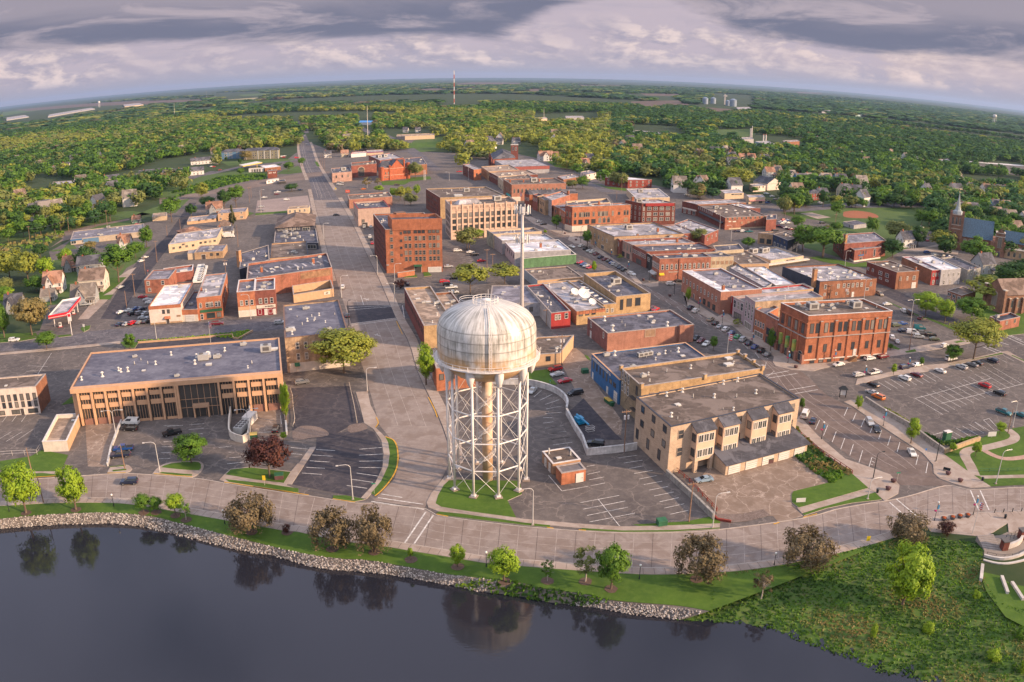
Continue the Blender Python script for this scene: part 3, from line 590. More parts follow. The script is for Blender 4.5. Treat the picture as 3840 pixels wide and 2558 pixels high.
# -------- water tower
WT=(-5.8,177.6)
def tank_mat():
 m=mat('tank_paint',(.66,.63,.60),.36,.08,.5,spec=.5);nt=m.node_tree;N=nt.nodes;L=nt.links;b=N['Principled BSDF']
 src=b.inputs['Base Color'].links[0].from_socket;tc=N.new('ShaderNodeTexCoord');sx=N.new('ShaderNodeSeparateXYZ');L.new(tc.outputs['Object'],sx.inputs[0])
 def M(op,a,b_=None):
  n=N.new('ShaderNodeMath');n.operation=op
  for i_,q in EN((a,b_)):
   if q is None:continue
   if isinstance(q,(int,float)):SI(n,i_,q)
   else:L.new(q,n.inputs[i_])
  return n.outputs[0]
 a=M('ARCTAN2',sx.outputs[1],sx.outputs[0]);c=N.new('ShaderNodeCombineXYZ');L.new(M('MULTIPLY',a,9.0),c.inputs[0]);L.new(M('MULTIPLY',sx.outputs[2],.12),c.inputs[1])
 n1=N.new('ShaderNodeTexNoise');SI(n1,'Scale',1.3);SI(n1,'Detail',7);SI(n1,'Roughness',.7);L.new(c.outputs[0],n1.inputs['Vector'])
 n2=N.new('ShaderNodeTexNoise');SI(n2,'Scale',.22);SI(n2,'Detail',5);L.new(tc.outputs['Object'],n2.inputs['Vector'])
 def RG(x,p,q,lo=0.0,hi=1.0):
  r=N.new('ShaderNodeMapRange');L.new(x,r.inputs[0]);SI(r,1,p);SI(r,2,q);SI(r,3,lo);SI(r,4,hi);return r.outputs[0]
 def MX(f,p,q):
  x=N.new('ShaderNodeMix');x.data_type='RGBA';L.new(f,x.inputs[0]);L.new(p,x.inputs[6]);SI(x,7,lin(q));return x.outputs[2]
 o=MX(M('MULTIPLY',RG(n1.outputs['Fac'],.42,.62),RG(n2.outputs['Fac'],.36,.56,.45,1.0)),src,(.20,.19,.165))
 fr=M('FRACT',M('MULTIPLY',M('SUBTRACT',sx.outputs[2],32.4),1/2.05))
 seam=M('MULTIPLY',RG(fr,.0,.16,1.0,0.0),RG(sx.outputs[2],41.2,41.0,0.0,1.0))
 o=MX(M('MULTIPLY',seam,.85),o,(.13,.12,.10))
 ds=M('MULTIPLY',RG(fr,.3,1.0,0.0,1.0),RG(n1.outputs['Fac'],.38,.56));o=MX(M('MULTIPLY',ds,M('MULTIPLY',RG(sx.outputs[2],41,38,0.0,.5),1.0)),o,(.20,.19,.16))
 ru=M('MULTIPLY',RG(sx.outputs[2],36.6,33.2,0.0,1.0),RG(n2.outputs['Fac'],.36,.50));o=MX(M('MULTIPLY',ru,.85),o,(.50,.28,.10))
 vs=M('FRACT',M('MULTIPLY',a,28/6.2832));o=MX(M('MULTIPLY',RG(vs,0.0,.035,.55,0.0),RG(sx.outputs[2],31,32.5,0.0,1.0)),o,(.16,.15,.13))
 L.new(o,b.inputs['Base Color']);return m
TK=tank_mat();WHT=mat('tower_steel',(.66,.63,.62),.45,.06,.8,streak=.15)
RUST=mat('riser_steel',(.62,.52,.42),.5,.08,.25,col2=(.52,.27,.12),streak=.3)
wt=TH_('water_tower','huge streaked white water tower on ten legs standing on a lawn at the road junction','water tower',(WT[0],WT[1],0))
g=MB();prof=[(3.2,27.4),(5.2,27.7),(7.4,28.6),(9.4,30.0),(10.8,31.4),(11.3,32.4),(11.35,34.4),(11.35,36.5),(11.35,38.9),(11.2,40.1),(10.7,41.3),(9.8,42.4),(8.3,43.4),(6.4,44.2),(4.3,44.85),(2.2,45.25),(.8,45.4),(0.02,45.45)]
g.lathe(prof,TK,72);tank=g.build('tank',wt,smooth=True)
g=MB();g.lathe([(11.3,32.35),(12.25,32.3),(12.25,32.5),(11.3,32.55)],WHT,60);wk=g.build('walkway',wt)
g=MB()
for z in(33.0,33.55):g.tube([(12.2*MM.cos(t),12.2*MM.sin(t),z)for t in np.linspace(0,2*MM.pi,61)],.045,WHT,4,cap=False)
for k in RA(40):
 t=2*MM.pi*k/40;g.tube([(12.2*MM.cos(t),12.2*MM.sin(t),32.4),(12.2*MM.cos(t),12.2*MM.sin(t),33.55)],.05 if k%4 else .11,WHT,4)
g.build('railing',wk)
AN=[R(-1-36*k)for k in RA(10)];LR=9.4
for t in AN:
 c,s=MM.cos(t),MM.sin(t);g=MB();g.tube([(LR*c,LR*s,.3),(LR*c,LR*s,31.2)],.30,WHT,10);leg=g.build('leg',wt,smooth=True)
 g=MB();g.box(-.9,-.9,0,.9,.9,.35,WALK);g.box(-.5,-.5,.35,.5,.5,.75,WHT);o=g.build('footing',leg);o.location=(LR*c,LR*s,0);o.rotation_euler=(0,0,t)
 g=MB()
 g.lathe([(0.05,-4.2),(.75,-3.4),(1.25,-2.0),(1.35,-.6),(1.0,.2)],WHT,12);o=g.build('bracket',leg,smooth=True);o.location=((LR+.9)*c,(LR+.9)*s,32.2);o.scale=(.8,.8,1)
LV=[6.9,13.9,20.9]
for z in LV:
 for k in RA(10):
  a,b=AN[k],AN[(k+1)%10];g=MB();g.tube([(LR*MM.cos(a),LR*MM.sin(a),z),(LR*MM.cos(b),LR*MM.sin(b),z)],.17,WHT,6);g.build('strut',wt)
zs=[.6]+LV+[27.6]
for q in RA(4):
 for k in RA(10):
  a,b=AN[k],AN[(k+1)%10];g=MB()
  g.tube([(LR*MM.cos(a),LR*MM.sin(a),zs[q]),(LR*MM.cos(b),LR*MM.sin(b),zs[q+1])],.055,WHT,4);g.tube([(LR*MM.cos(b),LR*MM.sin(b),zs[q]),(LR*MM.cos(a),LR*MM.sin(a),zs[q+1])],.055,WHT,4);g.build('cross_brace',wt)
g=MB();g.tube([(0,0,0),(0,0,28.2)],1.25,RUST,20);g.lathe([(1.6,26.9),(1.65,27.2),(1.6,27.5),(1.25,27.5)],WHT,20);ri=g.build('riser_pipe',wt,smooth=True)
g=MB();pts=[(2.0*MM.cos(t),2.0*MM.sin(t),1+26*t/(2*MM.pi*3.6))for t in np.linspace(0,2*MM.pi*3.6,120)]
g.tube(pts,.06,WHT,4);g.tube([(p[0],p[1],p[2]+1.0)for p in pts],.05,WHT,4)
for p in pts:
 g.tube([(p[0]*.62,p[1]*.62,p[2]),(p[0],p[1],p[2]),(p[0],p[1],p[2]+1)],.05,WHT,4)
g.build('spiral_stair',wt)
g=MB();g.lathe([(1.0,45.3),(1.0,45.75),(.2,46.0),(.02,46.0)],WHT,14);g.tube([(.4,0,45.5),(.4,0,48.0)],.06,WHT,5);vt=g.build('vent',wt)
g=MB()
for z,r_ in((45.6,2.9),(46.2,2.9)):g.tube([(r_*MM.cos(t)-.2,r_*MM.sin(t)-.3,z)for t in np.linspace(0,2*MM.pi,33)],.06,WHT,4,cap=False)
for k in RA(16):t=2*MM.pi*k/16;g.tube([(2.9*MM.cos(t)-.2,2.9*MM.sin(t)-.3,45.0),(2.9*MM.cos(t)-.2,2.9*MM.sin(t)-.3,46.25)],.06,WHT,4)
for z in(44.9,45.4):g.tube([(-3.6+2.6*MM.cos(t),1.8+2.6*MM.sin(t),z)for t in np.linspace(.6,4.4,20)],.05,WHT,4,cap=False)
g.build('roof_railing',wt)
g=MB();t=R(-84);pr=[p for p in prof if p[1]>32.3]
for sgn in(-.22,.22):g.tube([((p[0]+.35)*MM.cos(t)+sgn,(p[0]+.35)*MM.sin(t),p[1]+.2)for p in pr[:-3]],.07,WHT,4)
for p,q in zip(pr[:-4],pr[1:-3]):
 for f_ in(0,.33,.66):
  rr_=p[0]+(q[0]-p[0])*f_+.35;zz=p[1]+(q[1]-p[1])*f_+.2;g.tube([(rr_*MM.cos(t)-.22,rr_*MM.sin(t),zz),(rr_*MM.cos(t)+.22,rr_*MM.sin(t),zz)],.05,WHT,4)
g.build('ladder',wt)
# -------- mobile-phone mast behind it
MP=(3.3,270.0);GAL=mat('galvanised',(.50,.46,.44),.45,.06,.8,metal=.2,streak=.2)
mp=TH_('phone_mast','tall grey tapering phone mast with two rings of white antennas behind the water tank','mast',(MP[0],MP[1],0))
g=MB();g.tube([(0,0,0),(0,0,18),(0,0,35),(0,0,52)],.85,GAL,14,r1=.42);g.build('pole',mp,smooth=True)
for z,rr_ in((51.0,2.5),(41.0,2.2)):
 g=MB();g.lathe([(rr_*.75,z-1.0),(rr_*.8,z-.85),(rr_*.75,z-.7)],GAL,12)
 for k in RA(3):t=2*MM.pi*k/3+.3;g.tube([(0,0,z-.85),(rr_*MM.cos(t),rr_*MM.sin(t),z-.85)],.12,GAL,5)
 pl=g.build('antenna_mount',mp)
 for k in RA(12):
  t=2*MM.pi*k/12+.2;g=MB();g.box(-.17,-.12,-1.3,.17,.12,1.4,mat('antenna_white',(.68,.66,.64),.5,.05));g.box(-.05,.12,-1.0,.05,.4,1.0,GAL);o=g.build('antenna',pl);o.location=(rr_*MM.cos(t)*1.05,rr_*MM.sin(t)*1.05,z+.1*(k%3));o.rotation_euler=(0,0,t-MM.pi/2+MM.pi)
# -------- buildings
WINC={}
FRW=mat('frame_white',(.62,.58,.55),.6,.06);FRB=mat('frame_tan',(.36,.28,.22),.7,.06);FRD=mat('frame_dark',(.06,.05,.05),.6,.06)
BOARD=mat('boarded',(.32,.2,.13),.85,.15);GL=glass();GLB=glass('glass_shop',(.03,.04,.045),.08)
GREENM=mat('green_trim',(.03,.12,.06),.7,.1)
def WM(w,h,st):
 key=(round(w,1),round(h,1),st)
 if key in WINC:return WINC[key]
 w,h=key[0],key[1];g=MB();fm_={'w':FRW,'n':FRB,'d':FRD,'g':FRD,'G':FRW,'b':FRB,'a':FRW,'A':FRB}.get(st,FRW)
 gl=BOARD if st=='b'else(GLB if st in 'gG'else GL);t=.13 if w<3 else .16
 g.face([(-w/2,-.05,-h/2),(w/2,-.05,-h/2),(w/2,-.05,h/2),(-w/2,-.05,h/2)],gl)
 g.box(-w/2-t,-.12,-h/2-t,w/2+t,.0,-h/2,fm_);g.box(-w/2,-.1,h/2,w/2,.0,h/2+t,fm_)
 g.box(-w/2-t,-.1,-h/2,-w/2,.0,h/2+t,fm_);g.box(w/2,-.1,-h/2,w/2+t,.0,h/2+t,fm_)
 if st in 'wna'and h<4:g.box(-w/2,-.08,-.05,w/2,-.02,.05,fm_)
 if st in 'gG'or w>2.2:
  n=max(2,int(w/1.4))
  for k in RA(1,n):x=-w/2+w*k/n;g.box(x-.05,-.09,-h/2,x+.05,-.02,h/2,fm_)
 if st in 'aA':
  n=8;P_=[(w/2*MM.cos(MM.pi*k/n),h/2+t+w*.42*MM.sin(MM.pi*k/n))for k in RA(n+1)]
  g.face([(x,-.05,z)for x,z in P_],gl)
  for(x0,z0),(x1,z1)in zip(P_,P_[1:]):
   g.hexa([(x0,-.12,z0),(x0*1.22,-.12,z0+(z0-h/2)*.2),(x1*1.22,-.12,z1+(z1-h/2)*.2),(x1,-.12,z1),(x0,0,z0),(x0*1.22,0,z0+(z0-h/2)*.2),(x1*1.22,0,z1+(z1-h/2)*.2),(x1,0,z1)],fm_)
 me=g.mesh('window');WINC[key]=me;return me
DOORC={}
def DM(w,h,m):
 key=(w,h,m.name)
 if key not in DOORC:
  g=MB();g.box(-w/2,-.1,0,w/2,0,h,m);g.box(-w/2-.12,-.14,0,-w/2,0,h+.12,FRW);g.box(w/2,-.14,0,w/2+.12,0,h+.12,FRW);g.box(-w/2,-.14,h,w/2,0,h+.12,FRW)
  if w<2:g.box(w*.3,-.18,h*.45,w*.38,-.1,h*.52,FRD)
  else:
   for k in(.25,.5,.75):g.box(-w/2+.05,-.13,h*k,w/2-.05,-.1,h*k+.04,FRD)
  DOORC[key]=g.mesh('door')
 return DOORC[key]
UNITM=mat('unit_metal',(.42,.41,.40),.5,.1,metal=.1);UNITD=mat('unit_dark',(.12,.11,.11),.7,.1);VENTM=mat('vent_metal',(.6,.57,.53),.4,.1)
UC={}
def UM(kind):
 if kind in UC:return UC[kind]
 g=MB()
 if kind=='ac':g.box(-1.3,-.9,.25,1.3,.9,1.6,UNITM);g.box(-1.2,-.8,0,1.2,.8,.25,UNITD);g.lathe([(.55,1.6),(.6,1.75),(.5,1.8),(.02,1.8)],UNITD,10,(-.5,0,0));g.box(1.3,-.4,.6,1.9,.4,1.2,UNITM)
 elif kind=='bigac':g.box(-2,-1.5,.4,2,1.5,2.8,UNITM);g.box(-1.8,-1.3,0,1.8,1.3,.4,UNITD);g.box(-2.05,-1.0,.9,-2,1.0,2.3,UNITD);g.box(-1.2,-1.55,.9,1.2,-1.5,2.3,UNITD);g.lathe([(.9,2.8),(1.0,3.0),(.02,3.05)],UNITD,12)
 elif kind=='vent':g.tube([(0,0,0),(0,0,.9)],.18,VENTM,8);g.lathe([(.18,.8),(.42,.95),(.42,1.1),(.02,1.35)],VENTM,10);g.lathe([(.5,0),(.3,.25),(.18,.3)],VENTM,8)
 elif kind=='pipe':g.tube([(0,0,0),(0,0,1.1)],.12,VENTM,6);g.box(-.25,-.25,0,.25,.25,.15,UNITD)
 elif kind=='hatch':g.box(-.9,-.7,0,.9,.7,.35,UNITM);g.box(-.95,-.75,.35,.95,.75,.45,VENTM)
 elif kind=='skylight':g.box(-1.1,-.6,0,1.1,.6,.25,UNITM);g.hexa([(-1.05,-.55,.25),(1.05,-.55,.25),(1.05,.55,.25),(-1.05,.55,.25),(-.8,-.35,.5),(.8,-.35,.5),(.8,.35,.5),(-.8,.35,.5)],FRW)
 elif kind=='chimney':g.box(-.55,-.55,0,.55,.55,2.3,BK('chimney_brick',(.36,.13,.07)));g.box(-.65,-.65,2.3,.65,.65,2.5,WALK);g.lathe([(.2,2.5),(.2,2.9),(.02,2.9)],UNITD,8)
 elif kind=='tallchimney':g.box(-1,-1,-3,1,1,6.5,BK('chimney_tan',(.44,.23,.12)));g.box(-1.15,-1.15,6.5,1.15,1.15,6.8,WALK);g.box(-.5,-.5,6.8,.5,.5,7.0,FRD)
 elif kind=='dish':
  g.tube([(0,0,0),(0,0,1.4)],.15,UNITM,8);g.box(-.8,-.8,0,.8,.8,.3,UNITM)
  R_=Matrix.Rotation(R(38),3,'X');k=len(g.v);n=20;rings=[(0.02,0),(.7,.07),(1.4,.3),(2.0,.62)]
  g.lathe(rings,mat('dish_white',(.7,.67,.64),.4,.05),n);g.v[k:]=[tuple(R_@V3(v)+V3((0,-.3,1.7)))for v in g.v[k:]]
  g.tube([(0,-.3,1.7),(0,-1.9,3.2)],.06,UNITM,5)
 me=g.mesh(kind);UC[kind]=me;return me
UNAME=dict(ac='air_conditioner',bigac='air_conditioner',vent='roof_vent',pipe='vent_pipe',hatch='roof_hatch',skylight='skylight',chimney='chimney',tallchimney='chimney',dish='satellite_dish')
ROOFS={}
def RM_(key,col,patch=None):
 k='roof_'+key
 if k not in MATS:GM(k,col,tuple(c*.62 for c in col),patch or tuple(min(1,c*1.7)for c in col),rough=.85,s1=.12,s2=.5,damp=tuple(min(1,c*1.9+.03)for c in col),dampk=.5,seam=.35)
 return MATS[k]
RD=RM_('dark',(.075,.075,.10),(.22,.21,.24));RG_=RM_('grey',(.17,.16,.19));RB_=RM_('brown',(.13,.10,.085));RW=RM_('white',(.58,.57,.62),(.66,.66,.7));RT=RM_('tan',(.27,.2,.155));RP=RM_('pale',(.33,.31,.33),(.12,.11,.13));RBL=RM_('black',(.035,.04,.06))
COPE=mat('coping',(.36,.31,.29),.7,.12);COPW=mat('coping_white',(.62,.58,.57),.6,.1);COPB=mat('coping_brown',(.2,.12,.09),.7,.1);COPD=mat('coping_dark',(.05,.055,.075),.6,.1)
BLD={}
EX=[]
class B_:pass
def FX(b,k):
 P_=b.base;p,q=P_[k],P_[(k+1)%4];d=(q-p);ln_=d.length;d=d/ln_;return p,d,ln_,MM.atan2(d.y,d.x)
def bld(name,label,cat,f,s,h,wall,roof=None,par=.7,W=(),cope=None,wall0=None,U=(),group=None,z0=0,dtop=True,C_from=None,sides=None):
 """flat-roofed building from three roof corners A, B (nearest), C, its height in metres or from a foot point below B"""
 t=s.split();pts=[]
 ff=f
 for w in t:
  q=ff
  if w[0].isalpha():q=w[0];w=w[1:]
  x,y=w.split(',');pts.append((q,float(x),float(y)))
 if isinstance(h,tuple):
  bf=h[2]if len(h)>2 and isinstance(h[2],str)else f
  top=pts[1]if len(h)<5 else(bf,h[3],h[4])
  h=HT(bf,h[0],h[1],top[1],top[2],top[0])
 A,B,C=[G(p[0],p[1],p[2],h)for p in pts]
 D=A+C-B
 if(B-A).cross(C-B).z<0:print('ORDER',name,label)
 b=B_();P_=[V3((q.x,q.y,0))for q in(A,B,C,D)]
 org=(P_[0]+P_[2])/2;b.base=[q-org for q in P_];b.h=h;b.org=org
 root=TH_(name,label,cat,org,0,group);b.root=root;root.location.z=z0
 EX.append(([p+V3((0,0,0))for p in P_]))
 sd=[wall]*4
 if wall0:sd[0]=wall0
 if sides:
  for k_,m_ in sides.items():sd[k_]=m_
 g=MB();n=4;Q=b.base
 cen=sum(Q,V3())/4
 def inset(d):
  out=[]
  for k in RA(4):
   p=Q[k];e1=(Q[k]-Q[k-1]).normalized();e2=(Q[(k+1)%4]-Q[k]).normalized()
   n1=V3((-e1.y,e1.x,0));n2=V3((-e2.y,e2.x,0));bi=(n1+n2);bi=bi/max(.3,bi.dot(n1));out.append(p+bi*d)
  return out
 I=inset(.35)
 for k in RA(4):
  a,c=Q[k],Q[(k+1)%4];g.face([(a.x,a.y,-.3),(c.x,c.y,-.3),(c.x,c.y,h),(a.x,a.y,h)],sd[k])
  a,c,a2,c2=Q[k],Q[(k+1)%4],I[k],I[(k+1)%4]
  g.face([(a2.x,a2.y,h-par-.1),(a2.x,a2.y,h),(c2.x,c2.y,h),(c2.x,c2.y,h-par-.1)],sd[k]if par<1.4 else wall)
 g.build('wall',root)
 O=inset(-.07);g=MB();I2=inset(.42)
 for k in RA(4):
  a,c,a2,c2=O[k],O[(k+1)%4],I2[k],I2[(k+1)%4]
  g.hexa([(a.x,a.y,h+.003),(c.x,c.y,h+.003),(c2.x,c2.y,h+.003),(a2.x,a2.y,h+.003),(a.x,a.y,h+.14),(c.x,c.y,h+.14),(c2.x,c2.y,h+.14),(a2.x,a2.y,h+.14)],cope or COPE)
 g.build('coping',root)
 g=MB();g.face([(p.x,p.y,h-par)for p in inset(.3)],roof or RG_);g.build('roof',root)
 b.u=lambda u,v:b.base[1]+(b.base[2]-b.base[1])*u+(b.base[0]-b.base[1])*v
 for wd in W:WN(b,*wd)
 ar_=(A-B).length*(C-B).length;rr=random.Random(int(ar_));U=list(U)
 if par>.12:U+=[(rr.choice(('pipe','vent','pipe','hatch','ac')),rr.uniform(.08,.92),rr.uniform(.1,.9),rr.uniform(.5,.85))for _ in RA(min(9,int(ar_/95)))]
 for un in U:
  kind,u,v=un[:3];p=b.u(u,v);me=UM(kind);_,d,_,ang=FX(b,1)
  o=PC_(me,UNAME[kind],root,(p.x,p.y,h-par),ang);sc=un[3]if len(un)>3 else 1.0;o.scale=(sc,)*3
 return b
def WN(b,k,n,u0,u1,zs,w,hh,st='w'):
 """n windows spread from u0 to u1 along face k, one row per height in zs"""
 p,d,ln_,ang=FX(b,k);out=V3((d.y,-d.x,0))
 if isinstance(zs,(int,float)):zs=[zs]
 for z in zs:
  for i_ in RA(n):
   u=(u0+u1)/2 if n==1 else u0+(u1-u0)*i_/(n-1);c=p+d*ln_*u+out*.01
   if st in 'DO':m_={'D':mat('door_white',(.6,.57,.54),.6,.06),'O':mat('door_dark',(.07,.06,.06),.6,.1)}[st];PC_(DM(w,hh,m_),'door',b.root,(c.x,c.y,z),ang)
   else:PC_(WM(w,hh,st),'window',b.root,(c.x,c.y,z),ang)
def BD(b,k,u0,u1,z0,z1,dep,m,name='band',off=0.0):
 p,d,ln_,ang=FX(b,k);g=MB();g.box(0,-dep,z0,ln_*(u1-u0),.02+off,z1,m)
 o=g.build(name,b.root);q=p+d*ln_*u0;o.location=(q.x,q.y,0);o.rotation_euler=(0,0,ang);return o
def PI(b,k,us,z0,z1,w,dep,m,name='pilaster'):
 p,d,ln_,ang=FX(b,k)
 for u in us:
  g=MB();g.box(-w/2,-dep,z0,w/2,.02,z1,m);o=g.build(name,b.root);q=p+d*ln_*u;o.location=(q.x,q.y,0);o.rotation_euler=(0,0,ang)
def AW(b,k,u0,u1,z,dep,m,name='awning'):
 p,d,ln_,ang=FX(b,k);L_=ln_*(u1-u0);g=MB()
 g.hexa([(0,-dep,z-.9),(L_,-dep,z-.9),(L_,0,z-.9),(0,0,z-.9),(0,-dep,z-.7),(L_,-dep,z-.7),(L_,0,z+.1),(0,0,z+.1)],m)
 o=g.build(name,b.root);q=p+d*ln_*u0;o.location=(q.x,q.y,0);o.rotation_euler=(0,0,ang)
def text(body,size,m,parent,loc,ang,name='lettering',ext=.05,tilt=90):
 c=bpy.data.curves.new('t','FONT');c.body=body;c.size=size;c.extrude=ext;c.align_x='CENTER';c.align_y='CENTER';c.offset=size*.012
 o=bpy.data.objects.new('t',c);COL.objects.link(o);bpy.context.view_layer.update()
 me=bpy.data.meshes.new_from_object(o.evaluated_get(bpy.context.evaluated_depsgraph_get()));bpy.data.objects.remove(o)
 me.materials.clear();me.materials.append(m);q=bpy.data.objects.new(name,me);COL.objects.link(q);q.parent=parent;q.location=loc;q.rotation_euler=(R(tilt),0,ang);return q
def FT(b,k,u,z,body,size,m,off=.08):
 p,d,ln_,ang=FX(b,k);q=p+d*ln_*u+V3((d.y,-d.x,0))*off;return text(body,size,m,b.root,(q.x,q.y,z),ang)
ORB=BK('orange_brick',(.40,.15,.08));RDB=BK('red_brick',(.24,.085,.065));DKB=BK('dark_brick',(.17,.055,.04));BRB=BK('brown_brick',(.27,.12,.07));TANB=BK('tan_brick',(.42,.28,.17));YEB=BK('yellow_brick',(.45,.30,.16));BEI=BK('beige_brick',(.48,.36,.26),.08,.12)
PINK=BK('pink_brick',(.42,.26,.21));GRYW=mat('grey_stucco',(.33,.32,.34),.85,.12,streak=.3);WHW=mat('white_wall',(.60,.53,.46),.8,.08,streak=.15);CRM=mat('cream_wall',(.52,.40,.28),.85,.08,streak=.15);BLUW=mat('blue_siding',(.035,.13,.30),.6,.1,streak=.15);PEACH=mat('peach_panel',(.55,.33,.20),.8,.06,streak=.08);STON=BK('field_stone',(.45,.32,.21),.25,.4);LIL=mat('lilac_paint',(.36,.28,.30),.8,.08);REDP=mat('red_paint',(.33,.035,.035),.75,.1,streak=.2);GRNW=mat('green_wall',(.10,.20,.10),.85,.15,streak=.3);SALM=BK('salmon_brick',(.36,.17,.12),.12);BLKP=mat('black_panel',(.03,.03,.035),.5,.1);STUC=mat('tan_stucco',(.48,.31,.19),.85,.08,streak=.15);DKW=mat('dark_wall',(.05,.055,.08),.8,.15);WHB=mat('white_brick',(.62,.52,.46),.85,.08,streak=.2);CRMB=BK('cream_brick',(.46,.38,.27),.1,.15);BRPT=BK('brick_painted',(.34,.135,.09),.2,.3)
OFFM=GM('office_roof',(.16,.16,.20),(.085,.085,.12),(.25,.25,.30),s1=.15,s2=.4,damp=(.09,.09,.125),dampk=.7,seam=.3);RHB=mat('brownstone',(.40,.11,.055),.8,.15,streak=.25)
T=True
# --- the long office block by the lakeshore road
b=bld('office_building','long three-storey peach office block with closely spaced columns and a grey roof','office building','b','803,525 625,835 x648,853.5',(745,1147),PEACH,OFFM,.35,cope=mat('fascia_cap',(.5,.3,.19),.7,.05),wall0=mat('brown_panel',(.2,.1,.065),.85,.1),U=[('vent',.03,.22),('vent',.13,.27,1.3),('vent',.2,.4),('vent',.215,.36),('vent',.25,.36,1.2),('pipe',.27,.55),('vent',.38,.5),('vent',.445,.75),('ac',.62,.52,1.3),('vent',.58,.42,1.2),('hatch',.65,.36),('vent',.58,.62),('dish',.64,.63,.45),('bigac',.93,.62,.85),('hatch',.97,.66,1.3),('pipe',.86,.3),('vent',.72,.75)])
hO=b.h;GLR=glass('office_glass',(.03,.03,.03),.15)
BD(b,1,0,1,hO-1.35,hO+.02,1.5,PEACH,'fascia');BD(b,1,.03,.51,.0,hO-1.35,.75,GLR,'glazing');BD(b,1,.51,.70,0,hO-1.35,.75,GLR,'glazing');BD(b,1,.70,.985,0,hO-1.35,.75,GLR,'glazing')
us=[.033+.0666*i_ for i_ in RA(8)]+[.703+.0695*i_ for i_ in RA(5)]
for k_,u in EN(us[:-1]):
 wd=.0666 if k_<7 else .0695
 if k_==7:continue
 for z0_,z1_ in((hO-3.7,hO-2.35),(hO-6.6,hO-5.2)):BD(b,1,u+.011,u+wd-.003,z0_,z1_,1.15,PEACH,'spandrel_panel')
 if k_ in(0,1,2):BD(b,1,u+.011,u+wd-.003,0,2.0,1.0,mat('garage_brown',(.25,.13,.1),.8,.08),'garage_door')
 elif k_<7:BD(b,1,u+.011,u+wd-.003,0,.7,1.1,PEACH,'plinth_panel')
 elif k_>9:BD(b,1,u+.011,u+wd-.003,0,2.3,1.0,mat('garage_brown',(.25,.13,.1),.8,.08),'garage_door')
 for m_ in(.26,.45,.64,.83):BD(b,1,u+wd*m_,u+wd*m_+.0012,0,hO-1.4,.86,PEACH,'mullion')
for u in us[:8]+[.51]+us[8:]+[.99]:PI(b,1,[u],0,hO-1.35,.62,1.5,PEACH,'column')
for u in(.54,.57,.60,.63,.66,.685):BD(b,1,u,u+.0015,0,hO-1.4,.84,PEACH,'mullion')
for z in(3.0,5.6):BD(b,1,.515,.70,z,z+.1,.86,PEACH,'mullion')
BD(b,1,.572,.648,3.2,4.2,2.2,mat('porch_peach',(.42,.26,.17),.8,.06),'entrance_canopy');BD(b,1,.574,.58,0,3.2,2.0,PEACH,'entrance_post');BD(b,1,.64,.646,0,3.2,2.0,PEACH,'entrance_post')
WN(b,1,1,.19,.19,3.2,2.6,1.1,'w')
b=bld('bank_building','white two-storey office with a brown end wall and small windows at the left edge','office building','b','-700,905 315,822 405,712',(357,1062),WHB,RB_,.3,sides={1:BRB},W=[(0,8,.6,.975,6.0,.9,2.0,'d'),(0,8,.6,.975,3.6,.9,1.7,'d'),(0,3,.66,.94,1.2,3.0,1.2,'g'),(0,1,.85,.85,0,1.2,2.2,'O')])
bld('garage_building','low concrete garage with a sunken stained roof beside the office driveway','garage','b','500,1072 372,1312 590,1303',3.2,WHW,RT,1.1,cope=COPW,sides={2:STUC,1:WHW})
b=bld('stone_building','three-storey rough tan stone block with a grey roof beside the leaning willow','building','k','945,900 960,1225 1580,1160',12.2,STON,OFFM,.5,cope=COPB,wall0=ORB,U=[('ac',.38,.83,.7),('hatch',.42,.86),('vent',.39,.45),('hatch',.1,.25,1.6),('ac',.07,.22,.8),('pipe',.3,.35),('vent',.12,.12),('hatch',.14,.22)],W=[(1,3,.19,.45,9.1,.95,2.0,'w'),(1,2,.62,.74,9.6,.8,1.2,'w'),(1,2,.19,.32,5.3,.95,2.1,'w'),(1,3,.62,.88,5.3,.9,1.7,'w'),(1,1,.16,.16,0,1.4,2.3,'O'),(1,2,.3,.45,1.5,1.1,1.0,'w'),(1,2,.6,.8,1.5,1.1,1.0,'w')])
BD(b,1,.04,1,0,3.2,.12,WHW,'whitewashed_base');AW(b,1,.12,.2,3.2,1.2,GREENM)
b=bld('brick_shop','orange brick two-storey shop with three white windows above a peach storefront','shop','k','510,655 490,775 665,760',(510,1020),ORB,RG_,.9,cope=COPW,U=[('ac',.6,.45,.6)],W=[(1,3,.22,.8,6.0,1.0,2.0,'w'),(1,1,.36,.36,1.6,2.6,1.4,'w'),(1,1,.85,.85,0,1.1,2.2,'D')]);BD(b,1,0,1,3.0,4.4,.12,PEACH,'sign_band');BD(b,1,0,1,0,2.9,.1,WHW,'storefront')
b2=bld('brick_shop','dark red brick two-storey shop with a white sign board over a red storefront','shop','k','675,650 665,760 865,745',(680,1005),RDB,RG_,.9,cope=COPW,U=[('ac',.4,.4,.7),('ac',.7,.6,.6),('hatch',.3,.2),('ac',.45,.75,.5)],W=[(1,3,.25,.8,6.2,1.1,2.1,'w'),(1,1,.18,.18,1.6,1.2,2.0,'w'),(1,1,.48,.48,0,1.2,2.6,'D'),(1,1,.9,.9,0,1.0,2.4,'D'),(1,1,.7,.7,1.6,1.4,1.6,'w')]);BD(b2,1,.03,.97,3.1,4.5,.3,WHW,'sign_board');FT(b2,1,.66,3.8,'IN TIROSHI',.7,FRD,.36);BD(b2,1,.03,.95,0,3.0,.1,mat('maroon_front',(.2,.02,.03),.7,.1),'storefront')
